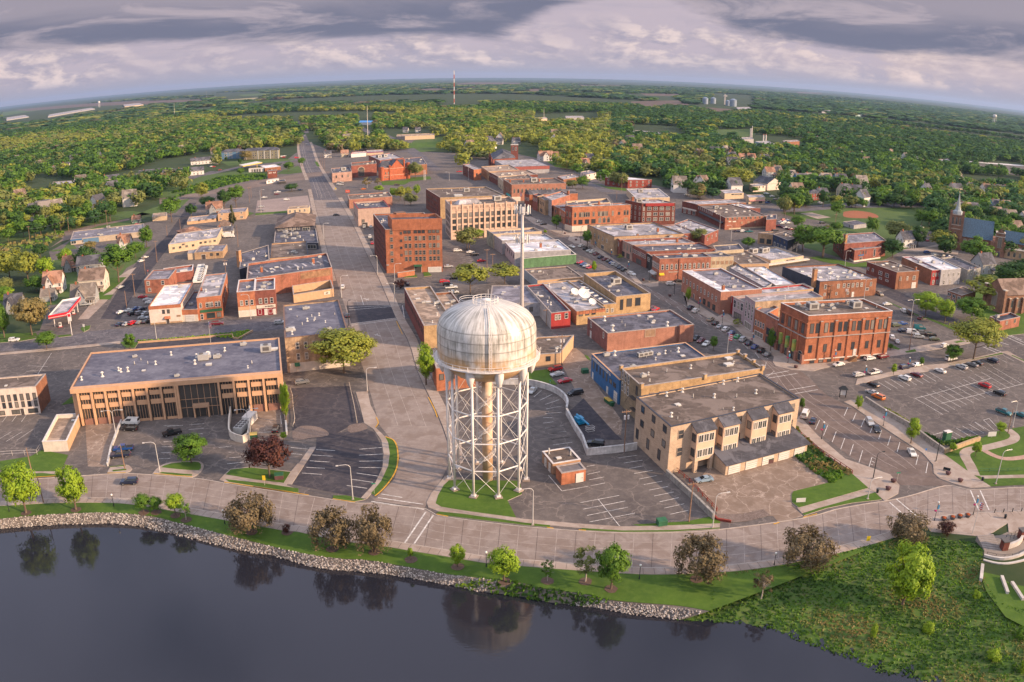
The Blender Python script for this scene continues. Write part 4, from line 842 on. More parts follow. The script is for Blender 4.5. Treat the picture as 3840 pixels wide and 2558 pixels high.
b=bld('corner_tavern','orange brick two-storey tavern with arched windows over a green band and a weathered grey roof','tavern','k','180,605 95,830 335,805',(120,1050),ORB,RP,.3,U=[('chimney',.1,.3,.7),('vent',.3,.25),('hatch',.75,.4)],W=[(1,1,.14,.14,6.1,.9,1.5,'a'),(1,3,.4,.6,6.1,.9,1.5,'a'),(1,2,.78,.9,6.1,.9,1.6,'a'),(1,1,.15,.15,1.4,1.0,2.2,'w'),(1,1,.52,.52,1.6,3.2,2.0,'g'),(1,1,.85,.85,1.6,1.6,2.0,'g'),(2,4,.2,.8,5.5,.9,1.4,'w')]);BD(b,1,.1,1,3.2,4.3,.25,GREENM,'sign_band')
b=bld('white_shop','cream two-storey building with an orange top band and a bright white roof','shop','b','e1605,1228 1310,121 1595,98',(1335,277),WHB,RW,.5,cope=ORB,U=[('vent',.3,.8),('pipe',.7,.6)],W=[(1,2,.45,.6,5.1,.9,1.5,'d'),(1,1,.9,.9,2.9,1.4,.6,'b'),(1,1,.55,.55,0,1.3,2.0,'O')]);BD(b,1,0,1,b.h-1.2,b.h-.02,.1,ORB,'brick_band');BD(b,1,0,1,0,.7,.1,TANB,'stone_base');AW(b,1,.46,.64,3.0,1.0,ORB)
b=bld('link_building','low orange-topped garage with a white roller door between the white shop and the tavern','garage','b','e1895,1290 1600,147 1742,142',(1645,247),ORB,RD,.5,W=[(1,1,.5,.5,0,3.6,2.8,'D')]);BD(b,1,0,1,0,2.9,.06,WHW,'painted_wall')
bld('brick_store','square red brick building with white windows beside the power poles','building','e','1500,1080 1413,1178 1652,1165',(1425,1312),BRPT,RG_,.4,W=[(1,2,.15,.75,5.0,1.3,1.8,'w'),(1,1,.18,.18,1.8,1.2,1.6,'w')])
bld('brick_warehouse','red brick walls with white coping around a grey roof behind the square brick building','building','e','1605,1065 1585,1125 1885,1085',5.0,RDB,RP,.9,cope=COPW,U=[('hatch',.7,.3,2)])
b=bld('metal_hall','long cream metal hall with a ribbed pale roof on the left side street','hall','e','1735,724 1650,832 2125,762',(1658,915),CRM,RP,.15,cope=COPE,W=[(1,4,.1,.5,2.6,1.2,1.0,'d'),(1,4,.66,.95,3.4,1.2,.9,'d'),(1,1,.3,.3,4.0,1.6,.9,'n')],U=[('vent',.1,.2),('vent',.4,.5),('vent',.8,.5)])
bld('tan_store','low tan stone store with a square black door below the cream metal hall','building','k','130,318 75,385 352,370',(75,455),TANB,RG_,.3,W=[(1,1,.32,.32,0,2.2,2.6,'O'),(1,2,.6,.82,2.4,1.3,1.3,'d')],U=[('ac',.5,.6,.8),('ac',.5,.3,.6)])
bld('carport','pale flat canopy on two posts beside the tan stone store','canopy','e','1850,885 1838,918 1912,912',3.6,CRM,RP,.1,W=[])
bld('tan_block','low orange-tan block with three dark windows near the hip-roofed house','building','v','40,1232 5,1302 430,1255',(10,1345),STUC,RP,.3,W=[(1,3,.42,.9,2.2,1.6,.9,'d')])
bld('tan_house','two-storey tan block with an outside door behind the tall spruce','building','v','505,1118 455,1182 865,1150',(478,1292),STUC,RG_,.2,W=[(1,3,.15,.85,5.0,1.1,1.5,'w'),(1,1,.85,.85,1.6,2.0,1.6,'G'),(1,1,.1,.1,1.6,1.2,1.6,'w')])
bld('white_office','small cream office with four dark windows in front of the pink gravel lot','building','v','1500,1085 1480,1117 1795,1092',(1485,1205),CRM,RT,.2,W=[(1,4,.12,.8,2.6,1.2,1.6,'w')])
b=bld('restaurant','low glazed restaurant under the big brown hip roof','restaurant','k','870,150 855,290 1290,290',3.8,DKW,RD,.4,U=[('bigac',.35,.5,.7),('ac',.2,.4),('ac',.25,.7),('hatch',.45,.3,1.4),('ac',.5,.6),('vent',.6,.4)],W=[(1,1,.85,.85,1.6,5.0,2.0,'G'),(1,2,.2,.5,2.0,2.2,1.6,'w')])
def hiproof(b,ov,rise,m,name='roof',z=None,ridge=.3):
 Q=b.base;z=b.h if z is None else z;cen=sum(Q,V3())/4;O=[cen+(q-cen)*(1+ov/((q-cen).length))for q in Q]
 l1=(O[1]-O[0]).length;l2=(O[2]-O[1]).length;ax=(O[2]-O[1]).normalized()if l2>=l1 else(O[1]-O[0]).normalized();hl=max(.01,abs(l2-l1)/2+ridge)
 r0=cen-ax*hl;r1=cen+ax*hl;r0.z=r1.z=z+rise
 g=MB();O=[V3((q.x,q.y,z))for q in O]
 if l2>=l1:fs=[(O[0],O[1],r0),(O[1],O[2],r1,r0),(O[2],O[3],r1),(O[3],O[0],r0,r1)]
 else:fs=[(O[0],O[1],r1,r0),(O[1],O[2],r1),(O[2],O[3],r0,r1),(O[3],O[0],r0)]
 for q in fs:g.face(q,m)
 g.face([O[3]-V3((0,0,.02)),O[2]-V3((0,0,.02)),O[1]-V3((0,0,.02)),O[0]-V3((0,0,.02))],m)
 return g.build(name,b.root)
SHB=RM_('shingle_brown',(.15,.105,.085));SHG=RM_('shingle_grey',(.17,.145,.13));SHD=RM_('shingle_dark',(.07,.07,.085));SHR=RM_('shingle_rust',(.24,.13,.09));SLB=mat('slate_blue',(.075,.13,.19),.7,.25,1.6,bump=.3)
b=bld('hip_roof_restaurant','two-storey restaurant with a broad overhanging brown hip roof beside the main street','restaurant','v','1360,1235 1300,1392 1870,1352',6.2,DKW,RD,.1,W=[(1,6,.1,.6,5.0,1.4,1.2,'w'),(1,1,.8,.8,3.6,4.2,3.2,'G')]);hiproof(b,1.4,4.6,SHB)
bld('flat_roof_hall','brown flat roof with a cream front wall below the hip-roofed restaurant','building','k','828,296 815,440 1190,412',6.0,STUC,RB_,.6,cope=COPD,U=[('hatch',.6,.35)])
bld('dark_annex','dark low annex beside the tall tan chimney','building','k','530,392 518,548 812,455',6.5,DKW,RD,.4,U=[('tallchimney',-.03,.5,.9)])
b=bld('brick_block','long orange brick block with a faded painted side wall and a ribbed grey roof','building','k','600,492 586,648 1425,530',9.0,BRPT,RD,1.0,cope=COPE,U=[('chimney',.17,.45),('chimney',.8,.55),('vent',.6,.3),('pipe',.66,.3),('hatch',.35,.6)]);BD(b,1,.62,.98,b.h-3.6,b.h-.6,.06,mat('old_mural',(.30,.17,.10),.9,.25,.5),'painted_panel');
for u in(.1,.2,.3,.4,.5,.6):PI(b,1,[u],0,b.h-1,.3,.05,BRB)
p0,d0,l0,a0=FX(b,1)
for u in np.linspace(.03,.97,11):q=b.u(u,.52);g=MB();g.box(-.5,-3.2,0,.5,3.2,.12,RP);o=g.build('roof_rib',b.root);o.location=(q.x,q.y,b.h-1.0);o.rotation_euler=(0,0,a0)
b=bld('walled_yard','roofless tan wall around a small yard with a black and white sign near the street','wall','k','1032,712 1045,800 1440,738',(1045,880),STUC,RB_,3.2,U=[]);BD(b,1,.75,.9,b.h-2.2,b.h-.9,.12,WHW,'sign');FT(b,1,.825,b.h-1.55,'A9',1.1,FRD,.16)
# --- seven-storey (ground floor plus six) orange brick block
q_=HT('h',1050,1237,1047,850);ZL=[q_*t for t in(.295,.456,.61,.77,.936)];ZS=[q_*t for t in(.41,.578,.738,.907,1.05)];ZM=[q_*t for t in(.318,.46,.617,.786)];ZT=[q_*.985]
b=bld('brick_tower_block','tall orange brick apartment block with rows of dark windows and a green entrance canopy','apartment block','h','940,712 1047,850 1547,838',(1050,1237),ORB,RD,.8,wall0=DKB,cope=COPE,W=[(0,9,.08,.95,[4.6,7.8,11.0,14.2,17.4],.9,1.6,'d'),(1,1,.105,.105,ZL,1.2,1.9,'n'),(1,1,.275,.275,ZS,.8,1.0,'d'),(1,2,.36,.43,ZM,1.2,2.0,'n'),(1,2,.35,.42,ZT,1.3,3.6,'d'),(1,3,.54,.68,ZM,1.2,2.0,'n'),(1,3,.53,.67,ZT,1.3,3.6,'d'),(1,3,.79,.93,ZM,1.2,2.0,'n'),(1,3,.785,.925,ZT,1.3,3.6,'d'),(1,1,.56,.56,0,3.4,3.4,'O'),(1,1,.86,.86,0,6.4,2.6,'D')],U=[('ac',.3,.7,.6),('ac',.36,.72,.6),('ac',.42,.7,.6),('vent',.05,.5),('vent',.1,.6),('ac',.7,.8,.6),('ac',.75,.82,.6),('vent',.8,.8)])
hT=b.h;P_=b.base;dpt=.30
g=MB();q0=b.u(.12,-.006);q1=b.u(1.003,-.006);q2=b.u(1.003,dpt);q3=b.u(.12,dpt)
g.hexa([(q.x,q.y,hT-.6)for q in(q0,q1,q2,q3)]+[(q.x,q.y,hT+5.0)for q in(q0,q1,q2,q3)],ORB,skip=(1,));qq=[q+(sum((q0,q1,q2,q3),V3())/4-q).normalized()*.6 for q in(q0,q1,q2,q3)]
for k_ in RA(4):a_,c_,a2,c2=(q0,q1,q2,q3)[k_],(q0,q1,q2,q3)[(k_+1)%4],qq[k_],qq[(k_+1)%4];g.face([(a_.x,a_.y,hT+5.0),(c_.x,c_.y,hT+5.0),(c2.x,c2.y,hT+5.0),(a2.x,a2.y,hT+5.0)],COPB);g.face([(a2.x,a2.y,hT+5.0),(c2.x,c2.y,hT+5.0),(c2.x,c2.y,hT+3.4),(a2.x,a2.y,hT+3.4)],ORB)
g.face([(q.x,q.y,hT+3.4)for q in qq],RD);g.build('raised_front',b.root)
g=MB();q=b.u(.42,.62);g.box(-2.6,-2,0,2.6,2,4.2,ORB);g.box(-2.8,-2.2,4.2,2.8,2.2,4.4,COPB);o=g.build('lift_house',b.root);o.location=(q.x,q.y,hT-.8);o.rotation_euler=(0,0,a0)
BD(b,1,.49,.63,3.5,4.1,2.4,GREENM,'entrance_canopy');BD(b,1,0,.045,4.0,4.5,.3,COPE,'ledge')
g=MB();q=b.u(.3,-.16);g.box(-4.5,-.3,0,4.5,.3,2.4,ORB);g.box(-4.7,-.4,2.4,4.7,.4,2.6,COPE);o=g.build('garden_wall',b.root);o.location=(q.x,q.y,0);o.rotation_euler=(0,0,a0)
# --- cream four-storey block and neighbours
CRS=mat('cream_stone',(.56,.40,.31),.8,.08,streak=.15)
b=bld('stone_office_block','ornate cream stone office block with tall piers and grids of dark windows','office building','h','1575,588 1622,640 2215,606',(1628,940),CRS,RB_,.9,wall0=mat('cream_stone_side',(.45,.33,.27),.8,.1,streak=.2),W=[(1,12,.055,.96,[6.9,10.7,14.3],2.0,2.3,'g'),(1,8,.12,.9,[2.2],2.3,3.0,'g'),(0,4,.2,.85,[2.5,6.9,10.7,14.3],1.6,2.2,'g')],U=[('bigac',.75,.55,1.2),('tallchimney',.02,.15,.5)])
hS=b.h
for k_ in RA(13):
 u=.01+k_*.0816;PI(b,1,[u],5.0 if k_%2 else 0,hS+(.8 if k_%2==0 else-2.0),.9 if k_%2==0 else .5,.5 if k_%2==0 else .35,CRS)
BD(b,1,0,1,4.3,4.9,.4,CRS,'cornice');BD(b,1,0,1,hS-3.0,hS-2.6,.3,CRS,'cornice')
for k_ in RA(48):PI(b,1,[.015+k_*.0204],hS-2.4,hS-.7,.22,.12,COPB,'ornament')if k_%4 else None
g=MB();q=b.u(.3,.5);g.hexa([(-8,-3,0),(8,-3,0),(8,3,0),(-8,3,0),(-6,-1.2,2.2),(6,-1.2,2.2),(6,1.2,2.2),(-6,1.2,2.2)],RP);o=g.build('roof_lantern',b.root);o.location=(q.x,q.y,hS-.9);o.rotation_euler=(0,0,a0)
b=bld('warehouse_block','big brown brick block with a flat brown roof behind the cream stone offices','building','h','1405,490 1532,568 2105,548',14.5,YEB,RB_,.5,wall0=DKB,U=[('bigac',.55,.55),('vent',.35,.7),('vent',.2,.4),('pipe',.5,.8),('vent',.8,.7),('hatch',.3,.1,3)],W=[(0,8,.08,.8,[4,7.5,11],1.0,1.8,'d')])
b=bld('pink_store','pinkish two-storey store with red inner parapet walls','shop','h','765,605 805,668 1090,652',(828,830),mat('pink_stucco',(.46,.32,.26),.85,.08,streak=.2),RD,1.2,cope=mat('red_coping',(.30,.03,.04),.7,.1),U=[('ac',.35,.55)],W=[(1,1,.15,.15,3.8,1.6,2.2,'d'),(1,1,.2,.2,0,3.6,3.0,'O'),(0,3,.2,.8,5,1.4,1.8,'d')])
bld('arched_store','brown brick store with a big arched gable behind the pink store','shop','h','715,543 728,585 1108,558',(742,665),SALM,RB_,.5,W=[(0,2,.3,.7,2.5,1.4,3.2,'A')],U=[('vent',.5,.5)])
# --- historic red stone court house with its wings
b=bld('brick_hall_wing','red brick wing with one tall arched window left of the turreted stone hall','hall','h','745,260 748,288 970,268',(790,395),RDB,RB_,.8,W=[(1,1,.38,.38,4.0,6.4,6.0,'A')])
b=bld('low_brick_wing','low tan brick wing with dark windows at the left end of the stone hall','building','h','568,310 578,352 752,338',(590,435),PINK,RD,.5,W=[(1,3,.2,.8,5.2,1.0,2.2,'d'),(0,3,.2,.8,4.5,1.0,2.0,'d')],U=[('bigac',.6,.4,1.2)])
b=bld('rear_wing','brown brick rear wing with roof plant behind the stone hall','building','h','900,195 1000,240 1210,215',11.5,RDB,RP,.7,U=[('bigac',.2,.5,1.2),('bigac',.45,.5,1.2)])
b=bld('right_wing','low brick wing with a projecting eave to the right of the turreted hall','building','h','1215,222 1245,285 1415,272',(1255,375),BRB,RD,.4,W=[(1,3,.1,.5,3.4,1.6,2.6,'n')])
b=bld('stone_hall','red sandstone hall with corner turrets, steep slate roof and a stepped front gable','town hall','h','985,292 1000,310 1255,290',(1000,420),RHB,SHD,.1,W=[(1,4,.08,.3,2.6,.9,1.0,'A'),(1,3,.1,.28,6.4,.9,1.6,'A'),(1,4,.42,.8,6.8,1.3,1.9,'d'),(1,5,.56,.84,3.4,.7,.9,'A'),(1,1,.42,.42,1.4,1.9,2.4,'A')])
hh_=b.h;p,d,ln_,ang=FX(b,1)
hiproof(b,.3,6.0,SHD,ridge=6)
g=MB();gx0,gx1=.34*ln_,.82*ln_;gm=(gx0+gx1)/2
g.face([(gx0,-.6,0),(gx1,-.6,0),(gx1,-.6,hh_),(gm,-.6,hh_+7.0),(gx0,-.6,hh_)],RHB);g.face([(gx0,-.6,0),(gx0,-.6,hh_),(gx0,.2,hh_),(gx0,.2,0)],RHB);g.face([(gx1,-.6,0),(gx1,.2,0),(gx1,.2,hh_),(gx1,-.6,hh_)],RHB)
g.face([(gx0,-.9,hh_-.1),(gm,-.9,hh_+7.2),(gm,9,hh_+7.2),(gx0,9,hh_-.1)],SHD);g.face([(gx1,-.9,hh_-.1),(gx1,9,hh_-.1),(gm,9,hh_+7.2),(gm,-.9,hh_+7.2)],SHD)
o=g.build('front_gable',b.root);o.location=(p.x,p.y,0);o.rotation_euler=(0,0,ang)
for u,rr_,zt in((.06,1.9,hh_+1.0),(.33,.9,hh_+2.2),(.83,.9,hh_+6.5),(.97,1.8,hh_+3.5)):
 g=MB();g.lathe([(rr_,0),(rr_,zt-1),(rr_*1.15,zt-.8),(rr_*1.15,zt-.4),(rr_,zt-.3),(rr_,zt),(rr_*.2,zt+.25),(.02,zt+.3)],RHB,14);o=g.build('turret',b.root);q=p+d*ln_*u;o.location=(q.x,q.y,0)
for z in(4.4,hh_-1):BD(b,1,0,1,z,z+.3,.7,CRS,'stone_band')
WN(b,1,3,.52,.66,hh_+2.2,.7,1.0,'A')
# --- right of the phone mast, from far to near
b=bld('corner_brick_block','orange brick corner block with a row of arched windows behind the flag','building','u','735,440 858,520 1655,498',(868,765),SALM,RB_,.6,wall0=BRB,W=[(1,13,.05,.9,[7.6],1.3,2.6,'A'),(0,4,.15,.85,7,1.2,2,'n')],U=[('chimney',.05,.5),('bigac',.48,.45,1.3),('chimney',.3,.5),('chimney',.6,.5),('hatch',.7,.4)]);BD(b,1,0,.16,0,3.4,.3,WHW,'storefront');AW(b,0,.5,.9,4.2,1.6,mat('teal',(.02,.22,.2),.7,.1))
bld('tan_brick_block','tan brick block at the end of the far row, beside the pale roofs','building','u','410,255 520,330 960,300',8.5,TANB,RT,.5,wall0=TANB,W=[(0,6,.1,.9,[5.5],1.2,2,'d')],U=[('ac',.5,.5)])
bld('dark_brick_block','dark brick shop row with small windows left of the teal awnings','building','u','525,335 655,400 1240,370',8.0,DKB,RT,.5,wall0=DKB,W=[(0,7,.08,.92,[5.6],1.1,1.6,'w')],U=[('hatch',.4,.5,2),('ac',.7,.4)])
bld('pale_store','pale plastered shop with four teal round awnings on the far row','shop','u','655,405 735,470 1190,430',8.2,CRM,RB_,.5,wall0=CRM,W=[(0,3,.2,.8,[2.0],1.6,2.4,'g')])
bld('dark_corner_shop','dark brick corner building with an orange end wall across the far junction','building','u','140,225 300,300 410,290',(305,460),ORB,RP,.3,wall0=DKB,W=[(0,6,.1,.9,[2.6,6.0],1.2,1.8,'d'),(1,2,.4,.9,5.5,1.6,1.8,'d')])
b=bld('meeting_hall','big grey hall with a sloping red band under a speckled white roof','hall','u','605,165 780,262 1412,240',(1408,350,'u',1412,240),GRYW,RP,.3,cope=COPD);BD(b,1,0,1,b.h-3.2,b.h-.1,.35,mat('red_metal',(.28,.08,.07),.6,.1),'red_mansard')
bld('white_shed','small white two-storey office with dark windows beyond the leafy corner','building','u','1870,335 1960,375 2100,345',(1965,465),WHB,RG_,.3,W=[(1,2,.3,.8,4.5,1.3,1.4,'d'),(0,2,.3,.7,4.5,1.2,1.4,'d')])
bld('low_brown_store','low brown store with a pale roof left of the white two-storey office','shop','u','1530,400 1620,445 1860,405',5.0,BRB,RP,.3)
b=bld('gabled_row','long orange-edged row under a dark blue-grey pitched roof on the shopping street','building','u','1045,650 1120,668 1830,650',9.5,ORB,RD,.2,wall0=RDB,W=[(0,3,.2,.8,6,1.2,2,'w')]);g=MB();P_=b.base;m1=(P_[0]+P_[1])/2;m2=(P_[2]+P_[3])/2;up_=V3((0,0,b.h+3.0));z_=V3((0,0,b.h+.2));g.face([P_[1]+z_,P_[2]+z_,m2+up_,m1+up_],SHD);g.face([P_[3]+z_,P_[0]+z_,m1+up_,m2+up_],SHD);g.face([P_[0]+z_,P_[1]+z_,m1+up_],SHD);g.face([P_[2]+z_,P_[3]+z_,m2+up_],SHD);g.build('pitched_roof',b.root)
for it in(('narrow_shop','narrow red brick shop front next to the tan gable end on the shopping street','shop','u','1165,662 1240,690 1330,675',11.0,RDB,dict(roof=RD,wall0=RDB,W=[(0,3,.2,.8,[8],1.0,2.2,'w'),(1,1,.5,.5,8,1.0,1,'d')],sides={1:TANB})),('tan_shop','tan three-storey shop front with a projecting cornice on the shopping street','shop','u','1245,692 1345,750 1560,740',10.5,TANB,dict(roof=RB_,wall0=TANB,W=[(0,4,.15,.85,[7.2],1.0,2.2,'d'),(0,1,.5,.5,2,6,2,'g')])),('grey_shop','grey stone shop front between the tan and brown fronts','shop','u','1325,690 1448,752 1720,668',11.5,BRPT,dict(roof=RP,wall0=GRYW,W=[(0,4,.12,.88,[4.8,8.4],1.0,2.0,'w')],U=[('chimney',.97,.2,1.3)])),('brown_shop','brown brick shop front with dark panels, second from the big orange corner block','shop','u','1440,810 1535,860 1800,835',8.0,BRB,dict(roof=RG_,wall0=BRB,W=[(0,2,.3,.7,[5],2,2,'d')])),('blue_trim_shop','narrow red shop front with white and blue trimmed windows beside the orange corner block','shop','u','1545,855 1640,920 1800,900',8.6,ORB,dict(roof=RG_,wall0=ORB,W=[(0,3,.3,.9,[5.8],1.0,2.0,'w')])),('pale_penthouse','pale plastered upper floor behind the orange corner block','building','u','1650,765 1680,828 2310,778',12.5,CRM,dict(roof=RD,par=1.2)),):bld(*it[:7],**it[7])
b=bld('orange_corner_block','big orange brick corner block above a white ground floor, with two rows of grouped windows','building','i','517,495 580,512 1095,490',(585,728),ORB,RP,.4,wall0=RDB,W=[(1,1,.05,.05,10.2,1.2,2.4,'A'),(1,5,.13,.28,10.2,1.1,2.4,'A'),(1,1,.36,.36,10.2,1.2,2.4,'A'),(1,5,.45,.59,10.2,1.1,2.4,'A'),(1,1,.69,.69,10.2,1.2,2.4,'A'),(1,1,.8,.8,10.2,1.4,1.6,'d'),(1,2,.9,.95,10.2,1.2,2.4,'A'),(1,1,.05,.05,5.9,1.4,2.4,'d'),(1,3,.14,.36,5.9,2.6,2.6,'d'),(1,3,.47,.62,5.9,1.8,2.4,'A'),(1,1,.92,.92,5.9,2.4,2.4,'b'),(0,2,.3,.7,10,1.4,2.4,'A'),(0,2,.3,.7,5.9,1.6,2.2,'d'),(1,1,.07,.07,0,2.4,2.6,'O')],U=[('hatch',.4,.5),('chimney',.55,.8),('vent',.7,.4)]);BD(b,1,0,1,0,3.6,.2,WHW,'white_ground_floor');BD(b,0,0,1,0,3.6,.2,WHW,'white_ground_floor')
b=bld('dark_brick_hotel','dark brick four-storey hotel with bright white window frames and a red roof edge','hotel','i','1048,447 1195,478 1490,474',15.5,DKB,RP,.5,wall0=DKB,W=[(1,1,.06,.06,[12,8.4,5.0],1.0,2.4,'w'),(1,4,.22,.78,[12,8.4,5.0],2.6,2.0,'w'),(1,1,.94,.94,[12,8.4,5.0],1.0,2.4,'w'),(0,4,.12,.88,[12,8.4,5.0],1.0,2.2,'w')],U=[('bigac',.1,.4),('chimney',.12,.8,1.3)]);BD(b,1,.1,.95,b.h-1.8,b.h+.02,.8,REDP,'red_eave')
None
b=bld('brick_store_row','left-hand brick store with tall side wall next to the long orange-red building','shop','i','1550,458 1685,488 2115,470',8.5,BRB,RP,.3,wall0=DKB,W=[(0,3,.2,.8,1.8,2.4,2.4,'G')]);BD(b,0,.05,.95,3.4,4.4,.3,WHW,'sign_band')
b=bld('long_brick_building','long orange-red brick building with a dark awning wall and small square windows','building','i','1685,492 1930,605 2295,588',(1932,712),BRPT,RB_,.4,wall0=DKB,W=[(1,9,.06,.94,7.2,1.3,1.3,'n'),(1,3,.4,.72,4.2,1.3,1.1,'b'),(0,8,.05,.55,6.6,1.0,1.8,'w')],U=[('bigac',.25,.7,.8),('skylight',.1,.5),('skylight',.3,.4),('skylight',.45,.6),('skylight',.6,.5),('skylight',.75,.4),('skylight',.5,.3)]);BD(b,1,.1,1,0,.9,.1,CRM,'plinth');AW(b,0,.1,.95,4.6,1.4,BLKP);BD(b,1,.08,.14,5.0,5.8,.1,WHW,'sign_board');BD(b,1,.18,.26,4.8,5.6,.1,WHW,'sign_board')
b=bld('white_roof_row','white roofed strip behind the long orange-red building','building','i','1900,470 2110,520 2240,520',8.0,RDB,RW,.3)
bld('small_brick_annex','small red brick annex at the right end of the long orange-red building','building','q','590,830 585,890 712,880',(600,1035),RDB,RD,.3)
for it in(('tan_corner_shop','tan brick corner shop with white windows above a grey awning and sloped flat roof','shop','i','712,668 950,772 1565,745',(742,822,'i',714,668),TANB,dict(roof=RP,wall0=TANB,par=.8,cope=COPD,W=[(0,3,.15,.45,[6.2],1.1,2.0,'w'),(0,2,.6,.75,[6.2],1.0,1.9,'w'),(0,3,.1,.6,1.6,3.2,2.0,'G')],U=[('hatch',.2,.7,1.5),('bigac',.45,.6),('chimney',.75,.3)])),('red_narrow_shop','narrow dark red shop with three ornate windows beside the tan corner shop','shop','i','945,765 1000,800 1600,775',9.2,RDB,dict(roof=RP,wall0=RDB,W=[(0,3,.2,.8,[6.5],1.0,2.2,'w')],U=[('chimney',.3,.5)])),('pink_arch_shop','pinkish shop front with arched upper windows halfway along the street','shop','i','1000,795 1110,845 1660,825',8.8,PINK,dict(roof=RP,wall0=PINK,W=[(0,4,.12,.88,[5.8],1.3,2.6,'A'),(0,2,.3,.7,1.8,3.4,2.4,'g')],U=[('chimney',.8,.4),('vent',.3,.5)])),('wide_red_shop','wide dark red brick shop with many small windows and a shingled slope','shop','i','1110,845 1235,905 1840,880',8.6,RDB,dict(roof=RD,wall0=RDB,cope=COPB,W=[(0,8,.08,.92,[5.8],.9,1.9,'w'),(0,1,.5,.5,1.6,6,2.2,'g')],U=[('skylight',.35,.3),('skylight',.55,.4),('skylight',.75,.3),('ac',.8,.7,.6)])),('black_trim_shop','small shop with a dark bay window and red door next to the orange corner building','shop','i','1220,905 1292,950 1860,905',7.8,BLKP,dict(roof=RB_,wall0=BLKP,W=[(0,1,.5,.5,5.2,2.6,1.8,'w')])),):bld(*it[:7],**it[7])
b=bld('orange_corner_building','orange-red corner building with arched windows, faded wall lettering and a yellow awning','shop','i','1288,930 1352,968 1805,950',(1352,1165),BRPT,RD,.5,wall0=BRPT,W=[(1,11,.06,.94,6.6,1.0,2.0,'a'),(0,5,.12,.88,6.6,1.0,2.2,'a'),(0,1,.4,.4,1.7,4.0,2.0,'g')],U=[('skylight',.2,.6),('ac',.55,.5),('hatch',.75,.5,1.4)]);AW(b,1,0,.09,3.9,1.0,mat('yellow_awning',(.65,.42,.02),.6,.08));FT(b,1,.28,4.3,'Famous Brands',.9,WHW);AW(b,0,0,.7,3.4,2.0,UNITM);BD(b,1,.37,.4,0,b.h-.5,.3,BRPT,'buttress')
b=bld('cream_arch_building','cream building with six dummy arches adjoining the orange corner building','building','i','1690,915 1805,953 2005,945',8.0,CRMB,RD,.4,W=[(1,5,.12,.9,5.0,1.5,1.6,'b')],U=[])
bld('dark_flat_hall','wide dark flat roof between the cream arch building and the theatre','building','q','-40,1280 240,1450 620,1440',4.6,STUC,RB_,.4,sides={1:STUC})
bld('rear_hall','grey flat roof hall behind the cream arch building','building','q','-90,1215 -40,1285 300,1260',6.0,CRMB,RD,.4)
bld('brick_rear_row','red brick rear block with a patched pale roof near the small spreading tree','building','i','1362,672 1550,745 1700,735',7.0,RDB,RP,.4,U=[('hatch',.4,.5),('vent',.7,.6)])
b=bld('brick_rear_block','block with speckled grey roof and a stone end wall with white windows','building','i','1480,660 1750,760 1870,710',7.0,RDB,RP,.5,W=[(1,3,.2,.85,4.2,1.0,1.8,'w')],U=[('ac',.3,.4,.6),('vent',.5,.7)])
b=bld('theatre','beige theatre with raised dark lettering on its tall front band','theatre','q','290,1278 640,1402 1055,1345',(645,1478),CRM,RP,.8,wall0=CRM,U=[('bigac',.15,.8),('bigac',.4,.75),('bigac',.5,.78)]);FT(b,1,.6,b.h-1.4,'BROADWAY',1.3,FRD);BD(b,1,-.2,1.1,1.2,1.8,2.4,WHW,'canopy')
for it in(('mural_shop_row','grey-roofed shop building with a faded mural on its rear wall, nearest the cream offices','shop','u','490,1190 592,1248 1300,1205',8.2,CRM,dict(roof=RG_,wall0=mat('faded_mural',(.36,.35,.27),.85,.25,.4,streak=.3),par=1.0,U=[('pipe',.2,.5),('vent',.5,.5),('vent',.45,.6),('hatch',.3,.3)])),('grey_shop_row','grey stuccoed shop building with a tall blank rear wall','shop','u','595,1260 715,1345 1500,1330',7.5,GRYW,dict(roof=RW,wall0=GRYW,par=.9,U=[('vent',.3,.5)])),('pale_shop_row','pale shop building with rear windows and two orange chimneys','shop','u','760,1365 900,1520 1730,1480',7.2,GRYW,dict(roof=RW,wall0=mat('lilac_wall',(.4,.35,.36),.85,.12,streak=.3),cope=COPW,par=.6,W=[(0,5,.1,.9,[4.8],.9,1.6,'d')],U=[('chimney',.2,.35),('chimney',.55,.45),('hatch',.7,.6),('ac',.8,.4,.6)])),('green_wall_shop','two-storey shop with a flaking green side wall','shop','i','35,845 152,965 614,928',(160,1050,'i',152,965),GRNW,dict(roof=RD,wall0=GRYW,par=.5,cope=COPW,U=[('hatch',.3,.6,1.6),('ac',.7,.5,.6)],W=[(0,4,.2,.8,4.5,.9,1.6,'d')])),('low_brown_roof_shop','low shop with a stained brown roof and a pale blue rear wall','shop','i','155,1062 272,1160 672,1128',4.2,STUC,dict(roof=RB_,wall0=mat('pale_blue_wall',(.34,.4,.45),.85,.1),par=.2,U=[('ac',.1,.75,.6),('ac',.25,.7,.6)])),):bld(*it[:7],**it[7])
b=bld('stone_corner_building','massive tan stone corner building with a high parapet around a wet dark roof','building','i','682,1098 968,1302 1272,1272',(968,1460),YEB,RD,1.6,wall0=YEB,U=[('bigac',.6,.6),('vent',.1,.3),('ac',.3,.5,.6)],W=[(1,1,.16,.16,4.0,1.2,4.2,'d'),(1,1,.38,.38,4.6,2.2,3.2,'d'),(1,1,.63,.63,4.6,2.2,3.2,'d')])
b=bld('broadcast_building','tan building with a large white satellite dish and tangled aerials on its pale roof','building','i','312,1182 618,1432 868,1402',(642,1556),YEB,RP,.4,wall0=YEB,U=[('dish',.72,.35,1.3),('dish',.6,.5,.9),('ac',.55,.55,.7),('ac',.5,.75,.7),('dish',.75,.15,.8),('hatch',.4,.4),('vent',.15,.9)],W=[(1,3,.15,.6,4.6,1.5,1.8,'d'),(1,4,.6,.95,5.6,1.0,.8,'d')]);BD(b,1,0,1,b.h-1.4,b.h-.02,.1,ORB,'brick_band')
